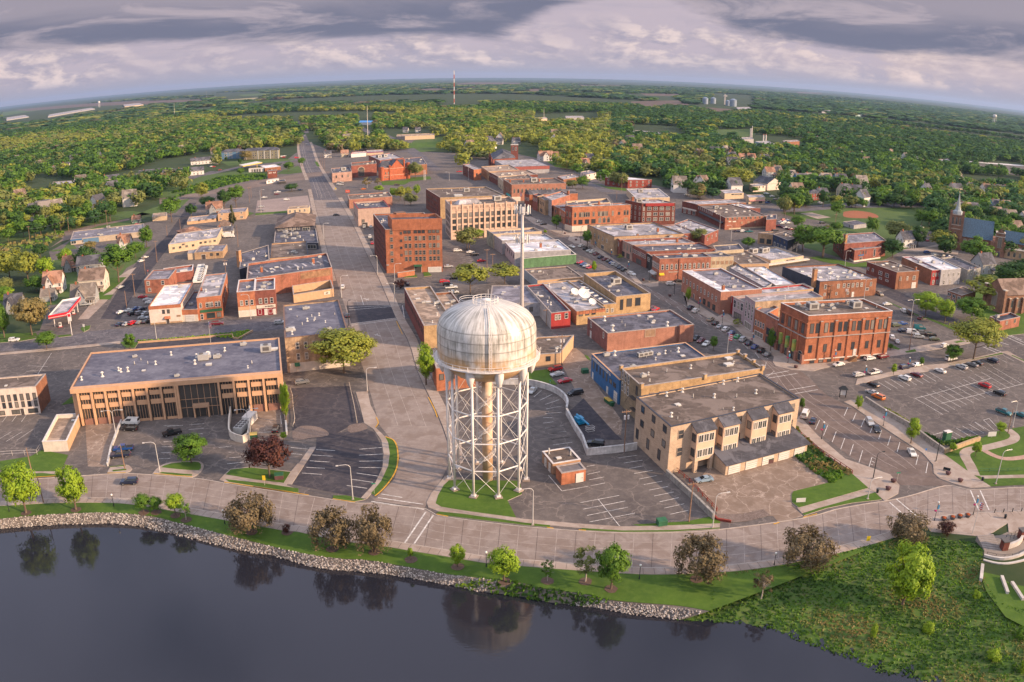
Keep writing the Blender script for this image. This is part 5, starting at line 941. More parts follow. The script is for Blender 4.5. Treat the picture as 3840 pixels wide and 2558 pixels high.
bld('skylight_roof_building','dark roof with a line of six white skylights beside the dish building','building','i','540,1162 855,1372 968,1362',6.0,YEB,RD,.5,wall0=YEB,U=[('skylight',.5,.72),('skylight',.5,.6),('skylight',.5,.48),('skylight',.5,.36),('skylight',.5,.24),('skylight',.5,.12)],W=[(1,2,.3,.7,3.4,.9,1.4,'w')])
bld('red_rear_building','narrow dark-roofed building whose rear wall is painted red','building','i','172,1202 393,1448 565,1428',(400,1590,'i',393,1448),REDP,RD,.6,wall0=mat('pale_rear',(.42,.38,.36),.85,.15,streak=.3),W=[(1,2,.28,.4,4.6,1.3,2.0,'w'),(1,1,.78,.78,4.8,1.2,2.0,'w')],U=[('vent',.4,.3),('hatch',.3,.6),('pipe',.6,.5)])
bld('grey_roof_building','wide building with a plain grey metal roof directly behind the water tank','building','i','-130,1205 -150,1365 308,1358',5.5,GRYW,RG_,.15,W=[(1,1,.8,.8,3.0,1.2,1.6,'d')])
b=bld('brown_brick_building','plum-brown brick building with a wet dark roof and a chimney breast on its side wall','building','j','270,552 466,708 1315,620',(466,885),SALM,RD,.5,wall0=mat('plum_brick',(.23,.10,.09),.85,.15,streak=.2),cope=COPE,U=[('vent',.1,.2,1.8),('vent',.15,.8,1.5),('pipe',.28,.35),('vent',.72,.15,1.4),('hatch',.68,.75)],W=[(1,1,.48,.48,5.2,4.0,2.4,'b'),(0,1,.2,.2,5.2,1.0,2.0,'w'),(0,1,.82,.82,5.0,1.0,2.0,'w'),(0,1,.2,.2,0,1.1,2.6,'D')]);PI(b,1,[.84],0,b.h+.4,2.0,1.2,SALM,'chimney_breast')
b=bld('blue_hall','bright blue two-storey veterans hall with white letters on its long side','hall','j','310,908 584,1166 1560,1030',(302,1132,'j',310,908),BLUW,RD,.35,wall0=BLUW,cope=PEACH,U=[('bigac',.42,.72,.5),('bigac',.47,.73,.5),('bigac',.52,.74,.5),('ac',.6,.7,.5),('vent',.2,.88,1.4),('vent',.68,.72),('vent',.82,.72,1.3)],W=[(0,5,.1,.58,5.0,.7,2.2,'d'),(0,2,.72,.85,5.0,1.8,1.2,'d'),(0,1,.08,.08,0,1.0,2.2,'D'),(0,1,.62,.62,0,1.0,2.2,'D'),(0,1,.9,.9,0,2.4,3.2,'D')]);FT(b,0,.38,6.9,'AMERICAN LEGION POST 56',1.25,FRW,.1)
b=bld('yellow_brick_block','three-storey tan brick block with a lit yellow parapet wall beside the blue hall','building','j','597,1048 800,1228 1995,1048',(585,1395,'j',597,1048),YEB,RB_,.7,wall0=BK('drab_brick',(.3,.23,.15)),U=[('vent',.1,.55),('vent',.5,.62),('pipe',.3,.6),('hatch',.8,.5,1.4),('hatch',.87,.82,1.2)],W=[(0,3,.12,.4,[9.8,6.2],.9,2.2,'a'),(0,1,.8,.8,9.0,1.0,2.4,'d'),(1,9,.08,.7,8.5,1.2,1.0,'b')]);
for u,v in((1.0,.0),(1.0,.35),(1.0,.7),(1.0,1.0),(.5,0),(0,0),(0,1)):q=b.u(u*.99,v*.99);g=MB();g.box(-.5,-.4,-.6,.5,.4,.9,YEB);g.box(-.6,-.5,.9,.6,.5,1.05,COPE);o=g.build('parapet_pier',b.root);o.location=(q.x,q.y,b.h);o.rotation_euler=(0,0,a0)
g=MB();q0=b.u(.0,.62);p,d,ln_,ang=FX(b,0)
for(x0,x1,z)in((.62,.86,6.4),(.7,.9,3.2)):g.box(ln_*x0,-1.3,z,ln_*x1,-.05,z+.1,FRD);g.tube([(ln_*x0,-1.3,z+1),(ln_*x1,-1.3,z+1)],.04,FRD,4);g.tube([(ln_*x0,-1.2,z),(ln_*x0-2.6,-1.2,z-3)],.08,FRD,4)
o=g.build('fire_escape',b.root);o.location=(p.x,p.y,0);o.rotation_euler=(0,0,ang)
bld('gap_roof','narrow cluttered roof squeezed between the tan block and the bay-windowed apartments','building','c','380,462 410,480 1340,345',7.5,YEB,RD,.4,U=[('ac',.2,.5,.6),('ac',.4,.5,.6),('hatch',.3,.5,1.5),('bigac',.8,.5,.5),('vent',.5,.5),('vent',.65,.5)])
b=bld('apartment_building','tan brick apartment building with four projecting bays and a row of garages','apartment building','c','365,470 620,690 1567,480',(590,1036),BEI,RB_,.35,wall0=BEI,cope=COPD,W=[(0,3,.22,.85,[11.2,7.2],1.7,1.7,'d'),(0,3,.1,.75,[3.2],1.3,2.6,'d'),(1,1,.075,.075,[10.4,5.6],1.5,2.2,'n'),(1,1,.51,.51,[10.8,6.0],1.0,1.8,'d'),(1,1,.715,.715,[10.8],1.0,1.8,'d'),(1,1,.945,.945,[10.8,6.0],1.4,2.2,'n')],U=[('vent',.2,.9),('vent',.33,.93),('vent',.66,.93),('vent',.78,.93),('pipe',.35,.7),('vent',.08,.3),('pipe',.62,.45),('vent',.78,.45),('vent',.48,.58)])
p,d,ln_,ang=FX(b,1);hB=b.h;BAY=mat('bay_siding',(.58,.42,.31),.8,.05)
for u0_,u1_,zb in((.15,.285,3.2),(.345,.465,2.8),(.565,.69,2.8),(.775,.895,2.8)):
 x0,x1=u0_*ln_,u1_*ln_;dp=2.5;g=MB()
 z1_=hB-1.9;g.box(x0,-dp,zb,x1,0,z1_,BAY)
 bay=g.build('bay',b.root);bay.location=(p.x,p.y,0);bay.rotation_euler=(0,0,ang)
 g=MB();g.hexa([(x0-.3,-dp-.3,z1_),(x1+.3,-dp-.3,z1_),(x1+.3,0,hB-.3),(x0-.3,0,hB-.3),(x0-.3,-dp-.3,z1_+.25),(x1+.3,-dp-.3,z1_+.25),(x1+.3,0,hB-.05),(x0-.3,0,hB-.05)],SHD);g.face([(x0,-dp,z1_),(x0,0,hB-.3),(x0,0,z1_)],BAY);g.build('bay_roof',bay)
 for zc in(hB-3.6,zb+2.0 if zb<3 else zb+2.1):
  n_=3
  for k_ in RA(n_):
   wd=(x1-x0-.8)/n_;o=PC_(WM(round(wd-.35,1),1.9,'G'),'window',bay,(x0+.4+wd*(k_+.5),-dp-.01,zc),0)
  PC_(WM(1.3,1.9,'d'),'window',bay,(x0-.01,-dp*.5,zc),-MM.pi/2)
x0,x1=.15*ln_,.285*ln_
for xx in(x0,x1-1.0):g=MB();g.box(xx,-2.5,0,xx+1.0,-1.6,3.2,BEI);o=g.build('porch_pier',b.root);o.location=(p.x,p.y,0);o.rotation_euler=(0,0,ang)
g=MB();x0,x1=.30*ln_,.955*ln_;g.box(x0,-7.2,0,x1,0,2.9,BEI);ga=g.build('garage_wing',b.root);ga.location=(p.x,p.y,0);ga.rotation_euler=(0,0,ang)
g=MB();g.hexa([(x0-.4,-7.9,2.9),(x1+.6,-7.9,2.9),(x1+.6,0,4.9),(x0-.4,0,4.9),(x0-.4,-7.9,3.1),(x1+.6,-7.9,3.1),(x1+.6,0,5.1),(x0-.4,0,5.1)],SHD);g.face([(x0,-7.2,2.9),(x0,0,4.9),(x0,0,2.9)],BEI);g.build('lean_to_roof',ga)
for k_ in RA(5):PC_(DM(3.6,2.3,mat('door_white',(.6,.57,.54),.6,.06)),'garage_door',ga,(x0+2.8+k_*(x1-x0-5.6)/4,-7.2,0),0)
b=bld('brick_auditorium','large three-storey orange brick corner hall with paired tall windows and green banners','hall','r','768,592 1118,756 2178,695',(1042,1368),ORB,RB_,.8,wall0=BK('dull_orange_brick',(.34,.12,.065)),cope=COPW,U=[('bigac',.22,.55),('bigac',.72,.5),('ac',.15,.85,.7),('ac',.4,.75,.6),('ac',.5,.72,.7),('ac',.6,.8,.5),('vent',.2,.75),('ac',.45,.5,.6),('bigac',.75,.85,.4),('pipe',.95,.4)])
hA=b.h;p,d,ln_,ang=FX(b,1)
for k_ in RA(6):
 u=.055+k_*.162;WN(b,1,2,u,u+.065,hA-4.7,1.3,3.4,'d')
for u in(.06,.23,.40,.56,.73,.88):WN(b,1,1,u,u,5.6,1.2,2.6,'d')
PI(b,1,[.155,.325,.49,.65,.81,.965],1.5,hA-2.4,.9,.35,ORB);PI(b,1,[.155,.325,.49,.65,.81,.965],hA-2.4,hA-2.1,1.1,.42,COPE,'pilaster_cap')
BD(b,1,0,1,hA-8.1,hA-7.8,.4,COPE,'string_course');BD(b,0,0,1,hA-8.1,hA-7.8,.4,COPE,'string_course');BD(b,1,0,1,1.4,1.8,.25,WHW,'plinth_course');BD(b,1,0,1,hA-1.8,hA-1.5,.25,ORB,'cornice');BD(b,0,0,1,hA-3.0,hA-2.7,.3,ORB,'cornice')
WN(b,0,4,.13,.86,hA-5.2,1.4,3.4,'d')
for u in(.13,.38,.62):WN(b,0,1,u,u,1.5,2.4,3.0,'A')
WN(b,0,1,.86,.86,2.0,2.2,2.4,'A');PI(b,0,[.02,.25,.5,.74,.98],0,3.6,1.2,.9,SALM)
PI(b,0,[.25,.5,.74],3.6,hA-3.0,.8,.35,ORB)
BANN=mat('banner_green',(.03,.22,.09),.6,.2,.25,col2=(.55,.45,.08))
for u in(.17,.41,.66):PI(b,0,[u],3.2,7.4,1.1,1.1,BANN,'banner')
for u in(.1,.2,.3,.45,.6,.7,.85):WN(b,1,1,u,u,.7,1.6,.8,'d')
WN(b,1,1,.59,.59,1.8,1.2,2.4,'D');g=MB();g.hexa([(.5*ln_,-1.8,0),(.6*ln_,-1.8,0),(.6*ln_,-.2,0),(.5*ln_,-.2,0),(.585*ln_,-1.8,1.8),(.6*ln_,-1.8,1.8),(.6*ln_,-.2,1.8),(.585*ln_,-.2,1.8)],mat('wood_stair',(.2,.11,.06),.8,.1));o=g.build('outside_stair',b.root);o.location=(p.x,p.y,0);o.rotation_euler=(0,0,ang)
b=bld('salmon_block','long salmon brick block with white-hooded windows and a dazzling white roof edge','building','j','1200,92 1578,302 r530,415',(1530,520,'j',1578,302),SALM,RG_,.6,wall0=SALM,cope=COPW,W=[(0,10,.05,.9,5.8,.9,2.0,'w'),(0,3,.62,.86,1.6,2.2,2.2,'g'),(0,1,.35,.35,0,1.0,2.2,'O')],U=[('chimney',.15,.1),('vent',.1,.8),('vent',.12,.3),('pipe',.5,.3)])
g=MB();Q=[b.u(.01,.01),b.u(.24,.01),b.u(.24,.985),b.u(.01,.985)];g.prism(Q,b.h-.59,b.h-.1,COPW,top=RW);g.build('white_roof_strip',b.root)
bld('blue_grey_roof_building','building with a pale blue-grey roof right of the salmon block','building','r','118,152 560,400 655,345',7.6,GRYW,RP,.3,cope=COPD,U=[('hatch',.5,.8),('hatch',.5,.5,1.2),('hatch',.6,.3)])
bld('white_roof_building','building with a long white roof and box vents beside the dark sloping roof','building','r','310,142 700,375 960,362',7.0,GRYW,RW,.3,cope=COPB,U=[('hatch',.5,.85,1.3),('hatch',.4,.6,1.2),('hatch',.5,.35,1.2),('vent',.8,.8)])
for it in(('red_arch_shop','red shop front with three white arched windows above a mural panel','shop','j','1600,297 1700,348 r1180,415',(1690,522,'j',1700,348),REDP,dict(roof=RP,wall0=REDP,sides={1:YEB},W=[(0,3,.2,.8,6.2,.9,2.4,'a')],U=[('hatch',.25,.5),('vent',.03,.5),('ac',.6,.5,.6)])),('lilac_shop','lilac-grey shop front with three tall white-framed windows over a black fascia','shop','j','1700,352 1808,402 r1000,520',8.4,LIL,dict(roof=RD,wall0=LIL,W=[(0,3,.18,.82,6.0,1.5,3.0,'w'),(0,1,.5,.5,1.5,5,2.2,'g')])),('tall_lilac_shop','taller lilac-grey shop front with six arched windows in two rows','shop','j','1815,336 1915,400 r1300,520',(1898,702,'j',1915,400),LIL,dict(roof=RP,wall0=LIL,sides={1:STON},W=[(0,3,.2,.8,[9.0,5.6],1.1,2.3,'a'),(0,1,.5,.5,1.5,6,2.4,'G')],U=[('vent',.5,.5)])),('orange_narrow_shop','narrow orange brick shop with four white windows and a pink storefront','shop','j','1915,470 2022,520 r740,650',(2000,778,'j',2022,520),ORB,dict(roof=RG_,wall0=ORB,cope=COPE,W=[(0,4,.15,.85,5.4,.8,2.0,'w'),(0,1,.5,.5,1.4,5.4,1.8,'G')])),('low_orange_shop','low orange brick shop with dark grouped windows next to the big hall','shop','j','2022,520 2142,585 r760,790',(2110,862,'j',2142,585),BRPT,dict(roof=RG_,wall0=BRPT,W=[(0,2,.3,.75,5.0,2.6,2.4,'d'),(0,2,.3,.75,1.6,2.6,2.2,'d')])),):bld(*it[:7],**it[7])
b=bld('brown_rear_block','broad brown brick block with a cluttered speckled roof and a tall square chimney','building','r','790,135 1262,325 1980,282',(1262,552,'r',1262,325),BRB,RP,.7,wall0=DKW,cope=COPD,W=[(1,2,.1,.32,5.8,1.3,1.8,'w'),(1,5,.42,.73,5.8,1.2,1.8,'w'),(1,1,.9,.9,5.8,1.0,1.8,'w'),(1,3,.1,.5,2.2,1.0,1.2,'w'),(1,1,.59,.59,0,1.2,2.4,'D'),(1,1,.84,.84,3.4,1.8,1.2,'w')],U=[('tallchimney',-.02,.12,.9),('skylight',.2,.3),('skylight',.2,.5),('skylight',.15,.7),('skylight',.5,.3),('skylight',.5,.5),('skylight',.45,.7),('skylight',.6,.6),('skylight',.8,.3),('skylight',.75,.5),('skylight',.7,.8),('ac',.6,.2,.6),('ac',.85,.5,.6),('ac',.9,.25,.6),('vent',.3,.2),('vent',.4,.15),('hatch',.1,.45)])
bld('teal_rear_house','small teal rear building with a brown roof by the parking lot behind the shops','building','r','880,375 1005,440 1180,408',6.0,mat('teal_siding',(.05,.14,.15),.8,.1),RB_,.1,wall0=mat('teal_siding',(.05,.14,.15),.8,.1),W=[(0,2,.3,.7,4,.8,1.4,'w')])
b=bld('brick_apartments','brown brick two-storey corner building with a flat tan roof left of the red-fronted shop','building','f','555,1000 845,1102 1065,1088',(832,1272,'f',845,1102),BRB,RB_,.4,wall0=DKB,W=[(0,2,.48,.7,5.6,2.4,1.8,'w'),(0,2,.06,.22,5.6,1.0,1.4,'w'),(0,2,.5,.72,3.0,2.0,.8,'w'),(1,2,.2,.5,5.4,.9,1.8,'w'),(1,1,.8,.8,5.4,1.8,2.0,'w'),(1,1,.82,.82,0,2.8,3.0,'D')],U=[('skylight',.3,.7),('skylight',.5,.5),('ac',.8,.5,.7),('skylight',.6,.8),('chimney',.97,.1,.8)])
bld('red_front_shop','red-fronted shop with a pale roof between the corner apartments and the grey block','shop','f','895,950 1190,1082 1280,1078',8.0,REDP,RP,.4,cope=COPW,W=[(1,3,.2,.8,5.6,.9,1.6,'w'),(1,2,.3,.7,1.6,1.2,2.0,'w')],wall0=BRB)
bld('grey_stone_shop','grey stone shop with a wide white roof next to the red-fronted shop','shop','f','1010,950 1282,1082 1475,1066',(1262,1232,'f',1282,1082),GRYW,RW,.5,cope=COPW,W=[(1,4,.15,.9,5.4,.8,1.4,'w'),(1,2,.2,.5,1.5,1.0,2.0,'w')])
bld('grey_plank_shop','grey plank building with an open dark roof behind power poles','building','f','1275,962 1540,1082 1670,1058',(1545,1205,'f',1540,1082),mat('grey_plank',(.28,.27,.25),.85,.12,streak=.2),RD,.8,W=[(1,2,.3,.7,4.2,1.4,1.4,'w')])
bld('low_brick_office','low brick office with white panels under a dark flat roof behind two green trees','office building','f','1345,1280 1480,1330 1620,1290',5.0,BRB,RB_,.2,wall0=BRB,W=[(0,3,.15,.85,[3.4,1.2],2.0,1.4,'G')])
b=bld('brick_school','dark brick school with a wide flat grey roof beyond the leafy tree','school','q','1440,1078 1575,1190 2100,1152',9.5,RDB,RG_,.5,wall0=DKB,W=[(0,4,.2,.8,4,1.4,2,'d')],U=[('tallchimney',.03,.1,.8)])
b=bld('school_wing','lower dark brick school wing with a blue sign over its door','school','q','1585,1205 1700,1275 2035,1232',(1690,1425,'q',1700,1275),RDB,RG_,.4,wall0=DKB,W=[(0,3,.2,.75,3.4,1.8,1.6,'d'),(1,3,.22,.42,5.0,.7,1.6,'d'),(1,1,.75,.75,4.0,1.6,4.2,'w'),(1,1,.25,.25,0,2.2,2.4,'O')],U=[('ac',.25,.6,.8),('ac',.6,.6)]);BD(b,1,.15,.35,3.2,3.9,.2,BLUW,'sign');BD(b,0,0,1,0,1.0,.15,WHW,'plinth');BD(b,1,0,1,0,.9,.15,WHW,'plinth')
b=bld('blue_front_shop','shop with a navy upper storey and pale panelled front on the back street','shop','q','670,1075 855,1150 1000,1110',7.0,DKW,RB_,.3,wall0=mat('navy_front',(.03,.05,.10),.6,.1),W=[(0,3,.2,.8,5.2,1.6,1.4,'g'),(0,4,.15,.85,1.8,1.8,2.0,'G')])
bld('tan_front_shop','tan shop with brick pier and dark shop windows next to the navy-fronted shop','shop','q','482,1055 672,1078 860,1060',6.5,TANB,RB_,.3,wall0=TANB,W=[(0,2,.3,.75,2.0,2.6,2.6,'g')])
bld('park_toilets','low grey block building with a dark flat roof beside the ball field','building','q','1555,915 1690,960 1850,940',(1700,1010,'q',1690,960),GRYW,RD,.1,wall0=GRYW,W=[(0,1,.6,.6,0,1.4,2.2,'O')])
b=bld('pump_house','small brick pump house with a white-edged flat roof beside the water tower','pump house','t','262,294 385,442 712,387',(390,570,'t',385,442),BK('tan_pump_brick',(.40,.24,.15)),RB_,.12,cope=COPW,W=[(0,2,.35,.75,0,1.1,2.3,'D')],U=[('hatch',.35,.35,.7),('pipe',.15,.75,1.6),('pipe',.8,.4,1.3)])
b=bld('pump_annex','orange brick lean-to annex with a ribbed metal roof in front of the pump house','pump house','t','425,468 490,552 775,503',(492,690,'t',490,552),ORB,mat('metal_roof',(.16,.14,.14),.5,.1),.05,W=[(1,1,.75,.75,0,1.8,2.4,'D')])
p,d,ln_,ang=FX(b,1)
b=bld('long_brown_store','long dark red brick store with a bare brown roof left of the tank','building','h','1215,1365 1388,1700 1660,1680',8.6,YEB,RT,.8,wall0=mat('maroon_brick',(.18,.06,.055),.85,.15,streak=.3),W=[(0,14,.05,.95,5.6,.9,1.8,'d')],U=[('hatch',.3,.7),('hatch',.6,.6),('vent',.75,.5)])
bld('debris_roof_building','lower building with timber scattered on its roof beside the long dark red store','building','h','1470,1412 1620,1640 1800,1625',6.4,BRB,RT,.8,U=[('hatch',.4,.6),('hatch',.6,.5,.7),('ac',.5,.3,.5),('hatch',.7,.7,.6)])
bld('brick_house','two-storey orange brick building with a patchy roof just left of the tank legs','building','d','115,470 142,548 400,520',(150,690,'d',142,548),ORB,RP,.4,W=[(1,4,.12,.9,4.6,1.2,1.8,'d')],cope=COPE)
b=bld('tan_rear_wall','low building with a lit tan side wall and brown roof right of the tank','building','s','440,60 200,330 788,293',(798,485,'s',788,293),STUC,RB_,.3,W=[(1,1,.7,.7,3.0,1.3,1.5,'d'),(1,1,.32,.32,3.0,1.3,1.0,'d')],U=[('ac',.8,.3,.5),('vent',.9,.3),('vent',.85,.15)])
# -------- church with the slate spire
STN=BK('church_stone',(.26,.14,.095),.2,.3);TRIM=mat('church_trim',(.5,.44,.38),.8,.08)
ch=TH_('church','brown stone church with a blue slate roof, belfry and thin spire at the right','church',G('f',1380,890),R(14)+0.0)
n0=G('f',1440,880);n1=G('f',1760,930);dv=(n1-n0);Lw=dv.length;ch.location=n0;ch.rotation_euler=(0,0,MM.atan2(dv.y,dv.x));EX.append([n0,n1,n1+V3((-dv.y,dv.x,0)),n0+V3((-dv.y,dv.x,0))])
W_=20.0;g=MB();g.box(0,0,0,Lw,W_,9.5,STN);nv=g.build('nave',ch)
g=MB();hR=20.5
g.face([(-.3,-.8,9.3),(Lw+.3,-.8,9.3),(Lw+.3,W_/2,hR),(-.3,W_/2,hR)],SLB);g.face([(Lw+.3,W_+.8,9.3),(-.3,W_+.8,9.3),(-.3,W_/2,hR),(Lw+.3,W_/2,hR)],SLB);g.build('roof',ch)
g=MB();g.face([(Lw,0,9.3),(Lw,W_,9.3),(Lw,W_/2,hR+.4)],STN);g.face([(0,0,9.3),(0,W_/2,hR),(0,W_,9.3)],STN)
g.box(Lw-1,-4,0,Lw+9,W_+1,9.5,STN);g.box(Lw+2,-5,0,Lw+8,2.5,15.5,STN);g.box(Lw+1.8,-5.2,13.2,Lw+8.2,2.7,13.6,TRIM);g.box(Lw+1.8,-5.2,15.5,Lw+8.2,2.7,15.9,TRIM)
g.face([(Lw+2,-4.8,15.5),(Lw+8,-4.8,15.5),(Lw+5,-4.8,19)],STN);g.build('front_block',ch)
for k_ in RA(5):PC_(WM(2.0,3.0,'A'),'window',ch,(4+k_*(Lw-8)/4,-.02,5.6),0)
PC_(WM(2.6,5.6,'A'),'window',ch,(Lw+5,-5.05,9.0),0);PC_(WM(2.0,2.6,'A'),'door',ch,(Lw+5,-5.05,1.6),0)
tx,ty=-7.0,-1.0;g=MB();g.box(tx,ty,0,tx+8,ty+8,23,STN)
for z in(5,13.5,16,22.6):g.box(tx-.2,ty-.2,z,tx+8.2,ty+8.2,z+.35,TRIM)
for cx_,cy_ in((tx,ty),(tx+8,ty),(tx,ty+8),(tx+8,ty+8)):g.box(cx_-.8,cy_-.8,0,cx_+.8,cy_+.8,24.5,STN)
tw=g.build('bell_tower',ch)
for k_ in RA(3):PC_(WM(1.2,4.0,'A'),'window',tw,(tx+1.6+k_*2.4,ty-.02,18.6),0);PC_(WM(1.2,4.0,'A'),'window',tw,(tx-.82,ty+6.4-k_*2.4,18.6),-MM.pi/2)
for z in(10.5,):PC_(WM(.8,2.2,'A'),'window',tw,(tx+4,ty-.02,z),0)
g=MB();g.lathe([(3.6,23),(3.2,25.0),(2.0,25.6),(1.4,27.5),(.9,31),(.35,35),(.05,37)],mat('spire_lead',(.30,.34,.36),.5,.08),8,(tx+4,ty+4,0));g.tube([(tx+4,ty+4,36.5),(tx+4,ty+4,38.5)],.12,TRIM,4);g.build('spire',ch)
g=MB();g.box(Lw+9,-3,0,Lw+30,7,6,TANB);g.box(Lw+9,-3.2,6,Lw+30,7.2,6.3,TRIM);cl=g.build('cloister',ch)
for k_ in RA(5):PC_(WM(1.6,2.0,'A'),'window',cl,(Lw+12+k_*3.8,-3.02,2.6),0)
g=MB();g.box(Lw+8,5,0,Lw+24,16,9,STN);g.face([(Lw+8,4.5,9),(Lw+24,4.5,9),(Lw+24,10.5,16),(Lw+8,10.5,16)],SLB);g.face([(Lw+8,16.5,9),(Lw+8,10.5,16),(Lw+24,10.5,16),(Lw+24,16.5,9)],SLB);g.face([(Lw+24,5,9),(Lw+24,16,9),(Lw+24,10.5,16)],STN);g.build('rear_transept',ch)
c0=G('g',1620,250);ch2=TH_('chapel','brown stone chapel with a pointed window and buttresses at the right edge','chapel',c0,R(12));EX.append([c0+V3(v)for v in((0,0,0),(34,7,0),(30,24,0),(-4,17,0))])
g=MB();g.box(0,0,0,34,13,9.5,STN);g.face([(-.01,0,9.5),(-.01,6.5,15.8),(-.01,13,9.5)],STN);g.build('nave',ch2)
g=MB();g.face([(-.3,-.7,9.3),(34.3,-.7,9.3),(34.3,6.5,15.6),(-.3,6.5,15.6)],SHB);g.face([(34.3,13.7,9.3),(-.3,13.7,9.3),(-.3,6.5,15.6),(34.3,6.5,15.6)],SHB);g.build('roof',ch2)
for k_ in RA(7):g=MB();g.box(3+k_*4.8,-1.0,0,4.0+k_*4.8,0,7.6,STN);g.box(2.9+k_*4.8,-1.1,7.6,4.1+k_*4.8,0,8.0,TRIM);g.build('buttress',ch2)
for k_ in RA(6):PC_(WM(1.4,3.4,'A'),'window',ch2,(6+k_*4.8,-.02,4.8),0)
PC_(WM(3.4,5.0,'A'),'window',ch2,(-.03,6.5,5.4),-MM.pi/2)
for y_ in(0,13):g=MB();g.box(-.8,y_-.8,0,.8,y_+.8,11.5,STN);g.box(-.95,y_-.95,11.5,.95,y_+.95,11.9,TRIM);g.build('pinnacle',ch2)
bld('chapel_annex','low brick annex with a dark flat roof in front of the stone chapel','building','g','1480,275 1600,330 1838,278',(1602,452,'g',1600,330),BRPT,RBL,.6,wall0=BRPT,W=[(0,1,.6,.6,3.0,1.4,2.4,'A'),(1,2,.35,.75,3.2,1.6,1.6,'n')])
# -------- houses
def gable(mb,w,d,z0,z1,m,rm,ov=.5,axis='x',x=0,y=0):
 """gabled volume centred at x, y; the ridge runs along the axis"""
 if axis=='x':c=[(-w/2,-d/2),(w/2,-d/2),(w/2,d/2),(-w/2,d/2)];e=((-w/2-ov,0),(w/2+ov,0))
 hw,hd=w/2,d/2
 if axis=='x':
  mb.face([(x-hw,y-hd,z0),(x-hw,y,z1),(x-hw,y+hd,z0)],m);mb.face([(x+hw,y-hd,z0),(x+hw,y+hd,z0),(x+hw,y,z1)],m)
  k=(z1-z0)/hd
  for s in(-1,1):
   a=(x-hw-ov,y+s*(hd+ov),z0-k*ov);b_=(x+hw+ov,y+s*(hd+ov),z0-k*ov);c_=(x+hw+ov,y,z1);d_=(x-hw-ov,y,z1)
   q=[a,b_,c_,d_]if s<0 else[b_,a,d_,c_];mb.face([(p[0],p[1],p[2]+.15)for p in q],rm);mb.face([(p[0],p[1],p[2]+.02)for p in reversed(q)],rm)
   mb.face([q[0],q[1],(q[1][0],q[1][1],q[1][2]+.15),(q[0][0],q[0][1],q[0][2]+.15)],FRW)
 else:
  k=(z1-z0)/hw
  mb.face([(x-hw,y-hd,z0),(x+hw,y-hd,z0),(x,y-hd,z1)],m);mb.face([(x+hw,y+hd,z0),(x-hw,y+hd,z0),(x,y+hd,z1)],m)
  for s in(-1,1):
   a=(x+s*(hw+ov),y-hd-ov,z0-k*ov);b_=(x+s*(hw+ov),y+hd+ov,z0-k*ov);c_=(x,y+hd+ov,z1);d_=(x,y-hd-ov,z1)
   q=[b_,a,d_,c_]if s<0 else[a,b_,c_,d_];mb.face([(p[0],p[1],p[2]+.15)for p in q],rm);mb.face([(p[0],p[1],p[2]+.02)for p in reversed(q)],rm)
   mb.face([q[0],q[1],(q[1][0],q[1][1],q[1][2]+.15),(q[0][0],q[0][1],q[0][2]+.15)],FRW)
HN=[0]
def HO(f,x,y,w,d,eave,rise,ang,wm_,rm,label,axis='x',wing=1,n=3,porch=True,cat='house',name='house',group=None,rows=None):
 p=G(f,x,y);root=TH_(name,label,cat,p,R(ang),group);HN[0]+=1
 a=R(ang);cc,ss=MM.cos(a),MM.sin(a);EX.append([p+V3((u*cc-v*ss,u*ss+v*cc,0))for u,v in((-w/2-2,-9),(w/2+2,-9),(w/2+2,d+1),(-w/2-2,d+1))])
 g=MB();g.box(-w/2,0,0,w/2,d,eave,wm_)
 if wing:g.box(-w*.28,-d*.28,0,w*.12,0,eave,wm_)
 g.build('wall',root)
 g=MB();gable(g,w,d,eave,eave+rise,wm_,rm,.5,axis,0,d/2)
 if wing:gable(g,w*.4,d*.56,eave,eave+rise*.85,wm_,rm,.4,'y',-w*.08,0)
 g.build('roof',root)
 zs_=rows or([1.7,4.4]if eave>4.5 else[1.6])
 for z in zs_:
  for k in RA(n):
   u=-w*.42+w*.84*k/(n-1)
   yy=-d*.28 if(wing and-w*.28<u<w*.12)else 0
   if wing and abs(u+w*.28)<.7 or wing and abs(u-w*.12)<.7:continue
   PC_(WM(1.0,1.5,'w'),'window',root,(u,yy-.02,z),0)
  for v in(.3,.7):PC_(WM(1.0,1.5,'w'),'window',root,(w/2+.02,d*v,z),MM.pi/2);PC_(WM(1.0,1.5,'w'),'window',root,(-w/2-.02,d*v,z),-MM.pi/2)
 if wing:PC_(WM(.9,1.3,'w'),'window',root,(-w*.08,-d*.28-.02,eave+rise*.3),0)
 PC_(DM(1.1,2.1,mat('door_dark',(.07,.06,.06),.6,.1)),'door',root,(w*.3,-.02,0),0)
 if porch:
  g=MB();g.hexa([(w*.12,-2.2,2.4),(w*.5,-2.2,2.4),(w*.5,0,2.9),(w*.12,0,2.9),(w*.12,-2.2,2.55),(w*.5,-2.2,2.55),(w*.5,0,3.1),(w*.12,0,3.1)],rm)
  for u in(.14,.31,.48):g.box(w*u-.1,-2.1,0,w*u+.1,-1.9,2.4,FRW)
  g.build('porch',root)
 g=MB();g.box(-w*.3-.4,d*.5-.4,eave,-w*.3+.4,d*.5+.4,eave+rise+1.0,BK('chimney_brick',(.36,.13,.07)));g.build('chimney',root)
 return root
HW=mat('clap_white',(.60,.58,.57),.7,.06);HG=mat('clap_grey',(.30,.31,.33),.75,.06);HB_=mat('clap_blue',(.10,.19,.30),.7,.08);HC=mat('clap_cream',(.50,.43,.32),.75,.06);HR=BK('house_brick',(.26,.06,.045));HGN=mat('clap_sage',(.24,.27,.20),.75,.06)
HO('e',820,1420,12,8,4.2,5.2,14,HG,SHG,'grey clapboard house with a big dormer behind the petrol station canopy',n=4)
